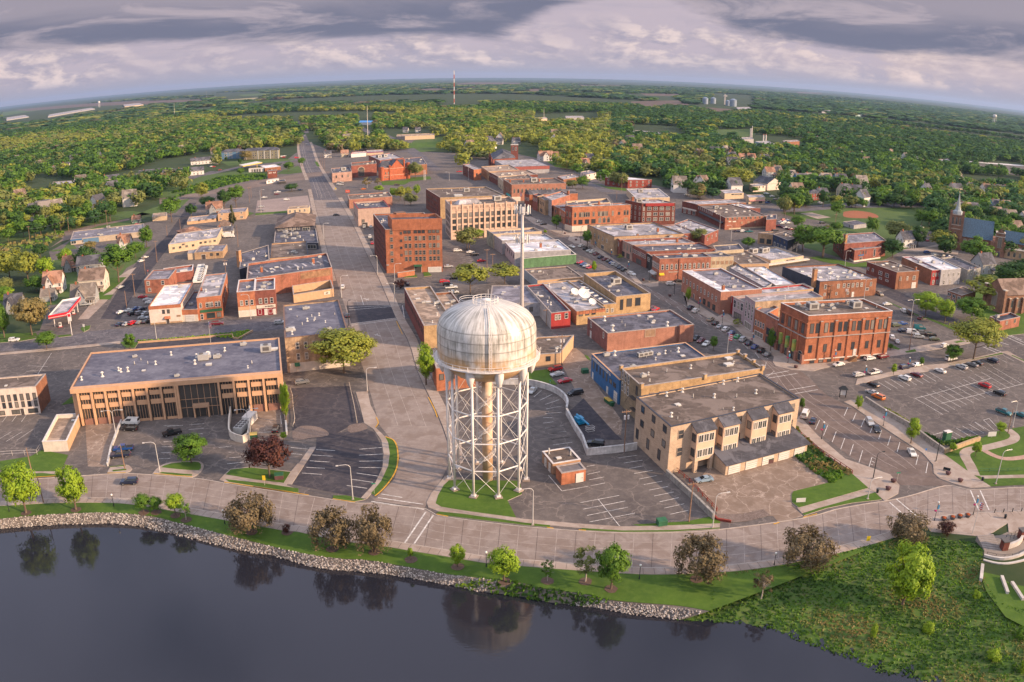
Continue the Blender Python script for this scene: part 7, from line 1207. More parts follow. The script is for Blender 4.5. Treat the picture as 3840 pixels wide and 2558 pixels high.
def crown_mesh(kind,lod,v):
 k=(kind,lod,v)
 if k not in CR:
  nl,sz={0:(5200,.05),1:(2400,.072),2:(1100,.105)}[lod]
  if kind=='sparse':nl=nl//3
  CR[k]=QM('crown',crown_pts(kind,nl,sz,sum(map(ord,kind))*7+lod*31+v),[None])
  CR[k].materials.clear();CR[k].materials.append(LM_['green'])
 return CR[k]
TR={}
def trunk_mesh(kind,v,pale=False):
 """unit trunk: the tree is one unit tall, the crown radius is passed by scale"""
 k=(kind,v,pale)
 if k not in TR:
  rg=random.Random(v*13+len(kind));g=MB();m=BARKP if pale else BARK
  g.tube([(0,0,-.02),(.01,.0,.18),(.0,.01,.4),(0,0,.62)],.022,m,7,r1=.012)
  n=4 if kind=='cone'else 9
  for i in RA(n):
   t=rg.uniform(0,6.28);z=rg.uniform(.22,.5);l=rg.uniform(.16,.34);u=rg.uniform(.5,1.2)
   g.tube([(0,0,z),(MM.cos(t)*l*.5,MM.sin(t)*l*.5,z+l*.35*u),(MM.cos(t)*l,MM.sin(t)*l,z+l*.8*u)],.010,m,5,r1=.004)
  TR[k]=g.mesh('trunk')
 return TR[k]
NT=[0]
def TA(p,hgt,rad,kind,col,label,cat='tree',group=None,lod=1,base=None,name=None):
 NT[0]+=1;v=NT[0]%4;o=TH_(name or{'cone':'conifer','weep':'ornamental_tree'}.get(kind,'leafy_tree'),label,cat,p,0,group)
 cb=base if base is not None else{'weep':.12,'cone':.06,'spread':.3,'oval':.16}.get(kind,.2)
 c=PC_(crown_mesh(kind,lod,v),'crown',o,(0,0,hgt*(cb+(1-cb)/2)),random.uniform(0,6.28),(rad,rad*random.uniform(.9,1.08),hgt*(1-cb)/2))
 c.material_slots[0].link='OBJECT';c.material_slots[0].material=LM_[col]
 tk=PC_(trunk_mesh(kind,v%2,kind=='sparse'),'trunk',o,(0,0,0),random.uniform(0,6.28),(max(hgt,rad*1.3),max(hgt,rad*1.3),hgt));return o
def tree(f,x,y,ty,wpx,kind,col,label,base=None,lod=0,group=None,z=0,cat='tree'):
 p=G(f,x,y,z);hgt=max(1.2,HT(f,x,y,x,ty))if z==0 else max(1.2,HT(f,x,y,x,ty)-0);dist=MM.sqrt(p.x**2+p.y**2+H*H);rad=wpx/2/FR[f][2]*dist/FPX*1.17;hgt*=1.07
 return TA(p,hgt,rad,kind,col,label,lod=lod,base=base,group=group,cat=cat)
MUL=[]
LK=[('a',210,695,285,310,'oval','lime','bright lime tree at the far left of the lakeside lawn',1),('a',610,668,310,250,'oval','lime','bright lime tree, second from the left on the lakeside lawn',1),('a',1155,690,545,140,'round','green','small round green tree, left of a close pair on the lakeside lawn',1),('a',1255,690,560,125,'round','green','duller small tree, right of the close pair on the lakeside lawn',1),('a',1412,715,530,150,'round','lime','fresh green round tree above the rocks on the lakeside lawn',1),('a',1495,750,600,110,'sparse','green','thin-leaved small tree beside the fresh green round one',1),('a',2020,850,530,400,'weep','bronze','broad bronze weeping tree, leftmost of the three on the lakeside lawn',1),('a',2305,850,780,70,'weep','purple','tiny purple shrub-like tree in a mulch ring by the lake',1),('p',605,560,195,420,'weep','bronze','bronze weeping tree, middle of the three on the lakeside lawn',1),('p',990,585,185,390,'weep','bronze','tall bronze weeping tree, rightmost of the three left of the crossing',1),('p',1325,655,545,50,'oval','lime','tiny staked sapling below the road crossing',1),('p',1755,722,515,145,'oval','lime','small upright lime tree in a mulch ring below the water tower',1),('p',2185,855,545,290,'round','lime','spiky bright green tree with low branches by the leafy bank',1),('o',232,620,420,150,'sparse','green','thin small tree in a mulch ring left of the pair',1),('o',588,625,300,250,'sparse','olive','sparse young tree with bare branches beside the dense green tree',1),('o',828,695,282,330,'round','green','dense deep green round tree in a mulch ring on the lakeside lawn',1),('o',1632,605,205,480,'weep','bronze','broad bronze tree standing on the right part of the lakeside lawn',1),('o',2240,780,520,210,'sparse','bronze','bare white-trunked young tree on the leafy slope',0),('m',300,1560,1210,540,'weep','bronze','large bronze tree, left of the two above the rough slope',0),('m',1240,1340,1070,450,'weep','bronze','large bronze tree beside the plaza, above the lime tree',0),('m',1620,1260,1140,180,'weep','purple','small purple-leaved tree on the plaza edge',0)]
for(f,x,y,ty,w_,kd,cl,lb,mu)in LK:
 tree(f,x,y,ty,w_*.96,kd,cl,lb)
 if mu:MUL.append(G(f,x,y))
g=MB()
for p in MUL:g.prism([(p.x+1.35*MM.cos(t)*random.uniform(.9,1.1),p.y+1.35*MM.sin(t)*random.uniform(.9,1.1))for t in np.linspace(0,6.1,14)],.0,.11,SOIL)
tag(g.build('mulch_rings'),kind='structure')
tree('n',1215,830,258,440,'oval','lime','big glowing lime tree on the rough slope at lower right',z=-1.0,base=.08)
for k_,(x_,y_,t_,w_,c_)in EN(((1440,1120,935,150,'lime'),(925,1175,1060,90,'lime'),(2050,1380,1160,170,'lime'),(2300,1200,1050,140,'green'),(1890,820,690,110,'lime'),(2330,1500,1400,120,'lime'))):
 p=G('n',x_,y_,-2.0);TA(p,3.2+k_%2,w_/2/2.504*p.length/3070*1.05,'round',c_,['yellow-green bush in the middle of the rough slope','small pale bush left of centre on the rough slope','yellow-green bush low on the rough slope near the right edge','green bush at the right edge of the slope','small light bush below the amphitheatre wall','light bush in the bottom right corner'][k_],'bush',lod=1,base=0,name='bush')
NEAR=[('y',1040,1040,700,420,'round','green','bushy mid-green tree with a raised top on the lot island'),('y',2000,1215,705,490,'round','purple','dense dark purple tree on the lawn of the office car park'),('k',1545,1568,1150,600,'round','yel','big leaning willow beside the stone block on the main street'),('k',1740,1430,1195,230,'round','yel','right-hand crown of the willow leaning over the main street'),('h',1180,1370,1290,110,'weep','purple','dark red shrub beside the seven-storey block'),('d',80,650,400,115,'oval','lime','bright green street tree just left of the tank'),('b',415,500,340,175,'round','green','round green tree on the pavement below the petrol station'),('b',1150,490,350,100,'oval','green','small tree in the planter behind the office roof'),('b',285,370,20,300,'round','gold','tall tan-leaved tree beside the petrol canopy'),('b',40,390,90,130,'oval','green','tall green tree at the left edge by the verge'),('b',60,100,-60,150,'round','lime','light green tree at the left edge above the tan tree'),('l',290,490,120,70,'oval','lime','narrow bright hedge-like tree beside the office lot wall'),('l',300,380,150,70,'oval','lime','upper part of the bright hedge beside the office lot wall'),('l',268,640,565,55,'round','lime','small yellow-green bush at the end of the lot wall'),('e',1165,1200,840,310,'spread','green','tall street tree with two trunks beside the left side street'),('e',650,1040,870,150,'round','lime','round lime tree behind the houses on the left'),('e',850,1090,850,240,'round','dark','dark round tree left of the tall street tree'),('e',890,900,795,120,'round','gold','gold-brown tree behind the dark round tree'),('e',1440,860,650,150,'round','green','green tree beside the long low shop corner'),('e',1330,960,800,180,'round','green','green tree between the white gable and the side street'),('e',1685,610,375,200,'spread','green','spreading tree on the grass beside the side street'),('e',860,600,395,140,'oval','green','leafy tree in the long grass strip'),('e',100,1180,880,330,'round','yel','large yellow-green tree on the left above the houses'),('e',280,1200,900,260,'round','yel','large yellow-green tree right of the largest on the left'),('e',400,960,820,160,'round','dark','dark tree behind the large yellow-green ones'),('e',460,1190,950,160,'round','lime','light tree right of the large yellow-green ones'),('e',360,1290,1130,220,'round','green','green tree below the yellow-green pair'),('e',60,1320,1150,140,'round','olive','olive tree at the left edge'),('e',40,1430,1240,150,'round','green','green tree at the left edge above the white car'),('v',680,1380,1010,130,'cone','spruce','tall narrow brown-green spruce beside the tan block'),('v',730,1090,780,260,'spread','green','broad leafy tree behind the spruce'),('v',560,1120,830,200,'round','dark','dark tree left of the broad leafy one'),('v',230,960,730,190,'oval','yel','yellow-green tree above the railway bend'),('v',310,1080,930,230,'round','dark','dark bushy tree near the railway crossing'),('v',70,1230,1040,180,'round','dark','dark tree beside the side street end'),('v',1500,560,420,150,'round','green','green tree beside the railway crossing'),('v',1690,475,360,110,'round','green','round tree at the street corner by the apartments'),('v',795,620,510,110,'round','green','round tree below the yellow canopy'),('v',870,400,255,190,'round','gold','golden tree in front of the apartments'),('v',785,450,320,70,'cone','dark','small dark conifer in front of the apartments'),('v',580,400,310,60,'cone','dark','narrow dark conifer at the blue-grey apartments'),('v',960,210,0,80,'cone','spruce','far tall brown spruce above the apartments'),('v',1540,850,740,220,'round','dark','low dark bushes beside the white pickup'),('L',90,520,375,140,'sparse','gold','thin golden tree, left of the hall lawn'),('L',230,500,395,110,'sparse','gold','thin golden tree, right of the first by the hall lawn'),('L',240,580,490,120,'round','lime','lime bush beside the brown brick store'),('L',430,660,520,130,'round','lime','fresh green tree, left in the court behind the pink store'),('L',510,680,505,140,'round','yel','yellow-green tree, middle of the court behind the pink store'),('L',600,640,510,120,'round','yel','yellow-green tree, right of middle in the court'),('L',715,610,475,90,'oval','lime','narrow lime tree, rightmost in the court'),('L',640,740,590,180,'round','olive','pale olive tree at the near edge of the court'),('L',698,400,200,190,'round','olive','round olive tree in front of the low right wing'),('h',1770,1030,835,210,'round','olive','street tree in the car park below the cream offices'),('h',1795,1430,1165,290,'spread','yel','large yellow-green tree just above the tank, left one'),('h',2100,1330,1160,270,'spread','yel','large yellow-green tree just above the tank, right one'),('h',1870,930,850,90,'round','lime','small bright tree beside the street tree below the cream offices'),('i',440,705,580,85,'round','green','dark green street tree on the shopping street corner'),('i',710,860,715,80,'round','green','green street tree beside the tan corner shop'),('i',340,745,710,30,'oval','lime','tiny sapling at the far junction of the shopping street'),('i',772,1085,990,42,'oval','lime','slim bright sapling by the blue-edged roof'),('i',1000,980,925,60,'sparse','yel','thin yellow tree in front of the wide red shop'),('i',1598,1350,1215,50,'oval','lime','slim bright tree beside the salmon block'),('i',1700,840,700,160,'round','olive','pale leafy tree behind the speckled roofs'),('i',2130,880,780,115,'round','green','small spreading green tree in a pot-like bed'),('i',670,350,235,120,'round','green','green tree in front of the white far office'),('i',580,350,270,110,'round','olive','olive tree left of the green one by the far office'),('i',960,330,200,120,'round','olive','pale tree in front of the three-storey brick flats'),('i',1020,340,210,100,'round','olive','second pale tree at the brick flats'),('j',335,108,0,50,'oval','lime','slim sapling left of the stone corner building'),('j',1500,880,735,80,'round','green','round green street tree near the flagpole'),('j',2060,880,660,90,'oval','green','narrow green tree in front of the low orange shop'),('j',1735,640,560,110,'sparse','yel','drooping yellow street tree in front of the lilac shops'),('m',1290,410,165,125,'oval','lime','narrow lime tree on the pavement below the big car park'),('m',795,90,-40,70,'oval','lime','narrow lime tree in the pavement near the map kiosk'),('m',262,110,-20,50,'oval','green','slim tree against the apartment end wall'),('m',1680,490,400,80,'round','lime','small lime tree at the end of the stone wall'),('m',2120,330,195,95,'round','lime','small lime tree beside the painted sign'),('m',1895,535,385,85,'round','lime','young tree inside the curved park path'),('g',345,960,825,60,'oval','lime','tiny lime tree on the pavement beside the white pickup'),('g',672,860,745,55,'oval','green','small green tree on the pavement beside the white saloon'),('g',1040,810,600,200,'round','green','round green tree at the verge of the big lot'),('g',1285,775,300,560,'spread','yel','very large yellow-green tree at the verge of the big lot'),('g',720,280,-20,330,'round','lime','big bright green tree on the verge of the side street'),('g',945,355,60,185,'round','lime','smaller bright green tree right of the big one on the side street'),('g',1260,320,50,400,'round','green','large green tree behind the very large yellow-green one'),('g',310,670,590,50,'round','green','small bush at the corner of the big brick hall'),('f',1720,1420,1160,400,'spread','yel','broad yellow-green tree in front of the dark steep-roofed house'),('f',1620,1050,785,310,'spread','green','big pale green tree in front of the church'),('f',800,960,780,220,'round','dark','round dark green tree beside the school'),('f',120,960,660,330,'spread','green','tall pale tree left of the school'),('f',1950,1250,1000,330,'round','dark','large dark tree at the right edge beside the steep-roofed house'),('f',2080,1180,980,260,'round','dark','second dark tree at the right edge'),('f',1045,850,650,160,'oval','dark','dark tree beside the small white house'),('f',850,790,600,220,'round','olive','pale tree near the park toilets'),('f',600,730,560,130,'round','green','green tree behind the park toilets'),('f',260,700,610,110,'round','green','round tree near the park entrance'),('f',250,560,400,130,'round','green','tall round tree at the ball field'),('f',510,475,385,105,'round','green','round tree, left in the row along the park street'),('f',665,465,390,55,'oval','green','small pointed tree in the row along the park street'),('f',815,470,325,180,'round','dark','largest round dark tree in the row along the park street'),('f',370,465,415,40,'oval','green','tiny pointed tree in the row along the park street'),('f',990,470,285,130,'round','green','tall tree at the right end of the park street row'),('f',1085,650,490,160,'round','green','round tree at the edge of the ball field'),('f',1200,670,510,120,'round','green','second round tree at the edge of the ball field'),('q',935,825,565,250,'spread','green','wide tree on the corner by the red brick house'),('q',980,1000,840,180,'round','green','pointed green tree beside the car dealer'),('q',1040,1290,945,320,'round','green','large leafy tree, left of two in front of the school'),('q',1290,1370,980,330,'spread','green','large leafy tree, right of two in front of the school'),('q',1460,1040,930,150,'round','green','green tree near the basketball court'),('q',1830,640,500,200,'round','green','round tree right of the grey-white house'),('q',830,370,240,100,'oval','green','upright tree behind the steel barn'),('q',1200,480,325,190,'round','green','round tree right of the bright blue house'),('q',1400,500,400,240,'round','dark','big dark tree above the red brick house'),('q',200,500,235,400,'round','yel','huge yellow-green tree left of the gabled hall'),('q',440,545,470,100,'round','green','tree in front of the white workshop'),('q',1450,370,240,110,'round','purple','dark purple tree among the houses')]
for(f,x,y,ty,w_,kd,cl,lb)in NEAR:tree(f,x,y,ty,w_,kd,cl,lb,lod=0 if f in 'ylkbmgd'else 1)
# -------- the wooded suburbs
def proj_x(P):
 """world points to the overview sheet (2354 px wide)"""
 d=P-np.array([0,0,H]);d=d/np.linalg.norm(d,axis=1)[:,None];x=d[:,0];fw=cp*d[:,1]-sp*d[:,2];u=sp*d[:,1]+cp*d[:,2]
 h_=np.hypot(x,u);t_=np.arctan2(h_,fw);r_=t_*(1+K3*t_*t_);X=x/h_*r_;U=u/h_*r_;X,U=cr*X+sr*U,-sr*X+cr*U
 return(1920+FPX*X)*.613,(1279-FPX*U)*.613
def inpoly(x,y,poly):
 n=len(poly);c=np.zeros(len(x),bool)
 for i in RA(n):
  x0,y0=poly[i];x1,y1=poly[i-1]
  with np.errstate(divide='ignore',invalid='ignore'):c^=((y0>y)!=(y1>y))&(x<(x1-x0)*(y-y0)/((y1-y0)or 1e-9)+x0)
 return c
def XP(s):return[tuple(float(q)for q in w.split(','))for w in s.split()]
TOWN=XP('-400,1700 -400,575 0,560 100,545 250,515 300,490 335,470 380,452 425,440 440,408 505,382 512,352 640,340 690,338 688,305 715,300 742,330 760,352 985,345 1010,385 1065,388 1130,368 1260,372 1290,395 1385,425 1395,402 1500,412 1560,450 1590,455 1650,475 1705,455 1790,452 1800,500 1850,478 2130,478 2135,560 2170,590 2354,600 2700,640 2700,1700')
CLR=[TOWN]+[XP(s)for s in('860,300 990,296 1010,340 905,342','818,270 862,268 860,330 830,330','1225,262 1380,258 1380,285 1225,285','1440,285 1560,290 1580,318 1460,318','1700,305 1850,320 1860,350 1740,350 1690,330','1640,215 1735,222 1740,258 1600,250','2290,370 2354,375 2354,400 2240,392','228,430 240,402 300,392 400,362 480,352 500,372 470,398 400,408 300,426 240,436','55,425 180,420 182,446 55,446','1130,330 1250,340 1250,372 1130,365','70,405 180,415 180,450 70,450','0,268 120,245 240,238 350,232 350,246 200,262 120,280 0,290','1000,235 1110,232 1110,248 1000,250','430,250 505,245 505,258 440,262','500,222 610,218 600,232 520,236','300,226 610,218 600,210 300,220','1440,215 1560,218 1560,232 1440,228','1640,302 1720,298 1735,322 1640,322','660,270 690,265 700,300 680,300','2200,400 2354,410 2354,440 2200,430','1700,420 1790,405 1800,450 1700,455','980,345 1060,355 1060,392 1000,385')]
rg=np.random.default_rng(11)
def ring(r0,r1,area,n_keep=None):
 a0,a1=R(-36.5),R(36.5);n=int((a1-a0)/2*(r1*r1-r0*r0)/area)
 r=np.sqrt(rg.uniform(r0*r0,r1*r1,n));t=rg.uniform(a0,a1,n);P=np.stack([r*np.sin(t),r*np.cos(t),np.zeros(n)],1)
 x,y=proj_x(P);ok=(x>-60)&(x<2414)
 for c in CLR:ok&=~inpoly(x,y,c)
 exw=[[(q.x,q.y)for q in e]for e in EX]
 for e in exw:
  cx_=sum(q[0]for q in e)/len(e);cy_=sum(q[1]for q in e)/len(e);rr_=max(MM.hypot(q[0]-cx_,q[1]-cy_)for q in e)+5
  if MM.hypot(cx_,cy_)<r0-60 or MM.hypot(cx_,cy_)>r1+60:continue
  dd_=MM.hypot(cx_,cy_);ok&=np.hypot(P[:,0]-cx_,P[:,1]-cy_)>min(rr_,40)
  if dd_<1500:ok&=np.hypot(P[:,0]-cx_*(1-17/dd_),P[:,1]-cy_*(1-17/dd_))>14
 for fo in FIELDW:ok&=~inpoly(P[:,0],P[:,1],fo)
 return P[ok]
FIELDW=[[(v.co.x,v.co.y)for v in o.data.vertices]for o in COL.objects if o.name.startswith(('field','car_park'))and o.type=='MESH']
def wnoise(P,sc,ph):
 return(np.sin(P[:,0]*sc+ph)*np.cos(P[:,1]*sc*.8+ph*2)+np.sin((P[:,0]*.6+P[:,1])*sc*1.7+ph)*.6)
A1=ring(330,1300,135);A1=A1[np.argsort(np.hypot(A1[:,0],A1[:,1]))]
IND=A1[:165];REST=A1[165:]
KN=['round','round','spread','oval'];CN=['green','dark','yel','olive','teal','lime','gold']
def colpick(p):
 s_=MM.sin(p[0]*.011+1)+MM.cos(p[1]*.009);pr=[.28,.2,.2,.14,.1,.06,.02]if p[0]<120 else[.26,.34,.05,.12,.2,.02,.01]
 return CN[rg.choice(7,p=np.array(pr)/sum(pr))]
named=[(o['label'],np.array(o.location[:2]))for o in COL.objects if o.parent is None and 'label'in o.keys()and o.get('category')in('house','church','school','hall','shop','apartment building','building','garage','terrace','tower','town hall','store','factory','kiosk','barn','workshop','hotel','shed')]
def short(s):
 for w in(' with ',' behind ',' beside ',' in ',' under ',' left ',' right ',' above ',' among ',' on ',' at ',' of the ',' between ',' just ',' near ',' below ',' across ',' next ',' to the ',' over ',' around ',' whose ',', ',' and ',' facing ',' halfway ',' far '):
  s=s.split(w)[0]if len(s.split(w)[0].split())>=3 else s
 return ' '.join(s.split()[:6])
cnt={}
DSC=dict(green='mid-green',dark='dark green',yel='yellow-green',olive='olive',teal='bluish green',lime='lime green',gold='golden')
for p in IND:
 hgt=rg.uniform(9,16);rad=rg.uniform(4.8,8.2);kd=KN[rg.integers(4)];cl=colpick(p)
 l_,q_=min(named,key=lambda q:np.hypot(*(q[1]-p[:2])));dv=p[:2]-q_;side=('behind'if dv[1]>abs(dv[0])else 'in front of'if-dv[1]>abs(dv[0])else 'right of'if dv[0]>0 else 'left of')
 key=f"{'tall ' if hgt > 12 else ''}{DSC[cl]} tree {side} the {short(l_)}";cnt[key]=cnt.get(key,0)+1
 if cnt[key]>1:key=f"{ORD[cnt[key]-1]} nearest {key}"
 TA(V3((p[0],p[1],0)),hgt,rad,kd,cl,' '.join(key.split()[:16]),group='trees of the wooded streets around the town',lod=2)
TQ={}
def tmpl(n,sz,v):
 k=(n,v)
 if k not in TQ:TQ[k]=crown_pts('round'if v%2 else 'oval',n,sz,500+v)
 return TQ[k]
parts=[];mis=[];cols=['green','dark','yel','olive','teal','lime','bronze'];cmats=[LM_[c]for c in cols]
def addtrees(P,n,sz,hr,rr,cloud_shade=0,sink=0.0):
 for v in RA(5):
  idx=np.arange(v,len(P),5)
  if not len(idx):continue
  Q=tmpl(n,sz,v);q=P[idx];m=len(idx);ra=rr[0]+(rr[1]-rr[0])*rg.random(m)**1.7*1.35;hh=rg.uniform(*hr,m)*(.7+.3*ra/rr[1]);an=rg.uniform(0,6.28,m);c,s=np.cos(an),np.sin(an)
  X=Q[None,:,:,0]*c[:,None,None]-Q[None,:,:,1]*s[:,None,None];Y=Q[None,:,:,0]*s[:,None,None]+Q[None,:,:,1]*c[:,None,None]
  X=X*ra[:,None,None]+q[:,0][:,None,None];Y=Y*ra[:,None,None]+q[:,1][:,None,None];Z=Q[None,:,:,2]*(hh*.46)[:,None,None]+(hh*(.54-sink))[:,None,None]
  parts.append(np.stack([X,Y,Z],-1).reshape(-1,4,3).astype(np.float32))
  w_=wnoise(q,.004,1.0)+rg.normal(0,.7,m);lf=q[:,0]<.12*q[:,1]
  ci=np.where(lf,np.select([w_>1.1,w_>.45,w_>-.1,w_>-.9],[2,2,3,0],1),np.select([w_>1.5,w_>.9,w_>.2,w_>-.5],[2,3,4,0],1));ci=np.where((rg.random(m)<.6)&~(lf&(np.hypot(q[:,0],q[:,1])<2600)),np.where(rg.random(m)<.6,1,4),ci)if cloud_shade else ci;ci=np.where(rg.random(m)<.015,6,ci)  # far crowns shifted to darker leaves: cloud shade painted into their colour
  mis.append(np.repeat(ci,len(Q)))
R1=REST[np.hypot(REST[:,0],REST[:,1])<720];R2=REST[np.hypot(REST[:,0],REST[:,1])>=720]
addtrees(R1,420,.135,(9,16),(5,8.5));addtrees(R2,168,.2,(10,17),(5.5,9.5))
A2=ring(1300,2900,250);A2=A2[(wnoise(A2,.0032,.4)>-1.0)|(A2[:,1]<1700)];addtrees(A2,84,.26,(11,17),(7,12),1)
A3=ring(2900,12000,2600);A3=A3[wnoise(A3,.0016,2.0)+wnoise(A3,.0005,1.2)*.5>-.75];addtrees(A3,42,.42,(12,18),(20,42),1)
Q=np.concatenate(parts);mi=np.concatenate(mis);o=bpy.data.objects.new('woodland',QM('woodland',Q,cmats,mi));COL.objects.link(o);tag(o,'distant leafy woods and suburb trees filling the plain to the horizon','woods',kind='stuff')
hp=rg.permutation(R1 if len(R1)<60 else R1)[:26];hp=np.concatenate([hp,rg.permutation(R2)[:34]])
for k_,p in EN(hp):
 o=TH_('far_house','small pale house half hidden among the suburb trees','house',(p[0],p[1],0),R(rg.uniform(0,90)),'small houses half hidden in the suburb woods');g=MB();g.box(-6,-5,0,6,5,8,HW);g.build('wall',o);g=MB();gable(g,12,10,8,14,HW,[SHG,SHD,SHB][k_%3],.5);g.build('roof',o)
def clumps(name,quads,dens,size,cols_,label,seed,z=0.0):
 rg2=np.random.default_rng(seed);out=[];mi_=[]
 for q in quads:
  a,b_,c,d_=[np.array(v)for v in q];ar=np.linalg.norm(np.cross(c-a,d_-b_))/2
  for _ in RA(rg2.poisson(ar*dens)):
   s_,t_=rg2.random(2);p=(a*(1-s_)+b_*s_)*(1-t_)+(d_*(1-s_)+c*s_)*t_;w_=MM.sin(p[0]*.17)+MM.cos(p[1]*.24+p[0]*.1)+rg2.normal(0,.28);ci=int(np.clip((w_+2.2)/4.4*len(cols_),0,len(cols_)-1))
   for _k in RA(3):
    n_=rg2.normal(size=3);n_[2]=abs(n_[2])*.6;n_/=np.linalg.norm(n_);u_=np.cross(n_,[.3,.2,1]);u_/=np.linalg.norm(u_);v_=np.cross(n_,u_);sz=size*rg2.uniform(.5,1.4);c0_=p+rg2.normal(0,size*.5,3)*[1,1,.3]+[0,0,size*.4+z]
    out.append([c0_-u_*sz-v_*sz*.5,c0_+u_*sz*.3-v_*sz,c0_+u_*sz+v_*sz*.4,c0_-u_*sz*.2+v_*sz]);mi_.append(ci)
 ob=bpy.data.objects.new(name,QM(name,np.array(out,dtype=np.float32),[LM_[c]for c in cols_],np.array(mi_)));COL.objects.link(ob);return tag(ob,label,'plants',kind='stuff')
hq=[(HILL[a][b_],HILL[a][b_+1],HILL[a+1][b_+1],HILL[a+1][b_])for a in RA(59)for b_ in RA(NR)]
clumps('slope_plants',hq,3.2,.22,['gold','olive','green','green','dark','green','olive','gold'],'rough green and straw-coloured growth covering the slope at lower right',3)
clumps('bank_plants',[(bt[a],bs[a],bs[a+1],bt[a+1])for a in RA(122,144)],3.5,.34,['green','lime','green','dark'],'bright leafy growth hiding the rocks on the middle of the lake bank',4)
bed=PT('c','1480,720 1540,700 1700,870 1950,1035 1790,1098 1640,1000 1500,880');
def fan(P_):c=sum(P_,V3())/len(P_);return[(c,P_[i],P_[(i+1)%len(P_)],P_[(i+1)%len(P_)])for i in RA(len(P_))]
clumps('shrub_bed',fan(bed),2.2,.5,['dark','green','dark','gold','green'],'dark shrubs mixed with golden ones filling the bed beside the red railing',5,.1)
clumps('hedge',[(a,b_,c,d_)for ln_ in(PT('m','1020,95 1100,140 1260,235'),PT('m','1400,330 1480,370 1600,440 1940,370'))for a,b_,c,d_ in[(ln_[i],ln_[i+1],OF(ln_,1.4)[i+1],OF(ln_,1.4)[i])for i in RA(len(ln_)-1)]],7,.4,['green','dark','olive'],'clipped hedge along the wall of the big car park',6,.4)
clumps('planter_plants',fan(PT('b','1210,425 1600,395 2000,355 2200,330 2120,405 2050,370 1600,410'))+fan(PT('y','560,440 1075,395 1060,412 800,438')),1.5,.35,['green','lime','olive'],'low green planting in the beds around the office block',7,.2)
clumps('marsh_grass',[tuple(PT('e','-300,900 0,840 330,780 480,900')),tuple(PT('e','300,760 600,700 640,740 380,900'))],.08,1.0,['gold','olive','green'],'tall dry reeds and scrub at the left edge beyond the houses',8)
clumps('rail_scrub',[tuple(PT('v','-300,900 500,640 1150,600 1180,670')),tuple(PT('v','-300,980 400,740 800,680 500,800'))],.12,1.2,['green','dark','green'],'dense green scrub along the railway cutting',9)
# -------- vehicles
TYRE=mat('tyre',(.02,.02,.02),.85,.1);RIM=paint('rim',(.35,.35,.36),.3,.6);LAMPW=paint('headlamp',(.75,.75,.7),.15);LAMPR=paint('tail_lamp',(.35,.01,.01),.2);CGL=glass('car_glass',(.02,.025,.03),.06);TRIMK=mat('bumper_black',(.03,.03,.03),.6,.1)
CT={'sedan':(4.7,1.8,[(-2.3,.35),(-2.35,.7),(-2.2,.98),(-1.3,1.02),(1.0,.98),(2.1,.82),(2.35,.6),(2.3,.35)],[(-1.75,1.0),(-1.05,1.42),(.1,1.45),(1.15,.97)]),'suv':(4.75,1.9,[(-2.35,.4),(-2.38,1.0),(-2.3,1.12),(1.1,1.12),(2.2,1.0),(2.38,.7),(2.35,.4)],[(-2.28,1.1),(-2.05,1.68),(.2,1.72),(1.15,1.1)]),'minivan':(5.0,1.95,[(-2.45,.38),(-2.5,1.0),(-2.4,1.1),(1.5,1.1),(2.3,.92),(2.5,.65),(2.45,.38)],[(-2.4,1.08),(-2.2,1.7),(.5,1.74),(1.7,1.08)]),'pickup':(5.8,2.0,[(-2.85,.5),(-2.9,1.12),(-.7,1.12),(1.2,1.15),(2.7,1.05),(2.9,.75),(2.85,.5)],[(-.75,1.12),(-.6,1.78),(.7,1.82),(1.45,1.14)]),'van':(5.6,2.05,[(-2.75,.45),(-2.8,1.3),(1.7,1.3),(2.6,1.1),(2.8,.75),(2.75,.45)],[(-2.78,1.28),(-2.7,2.15),(1.0,2.15),(1.85,1.28)]),'coupe':(4.4,1.85,[(-2.15,.32),(-2.2,.8),(-1.2,.9),(.7,.85),(1.9,.66),(2.2,.5),(2.15,.32)],[(-1.6,.88),(-.7,1.2),(.0,1.22),(.9,.84)])}
CMS={}
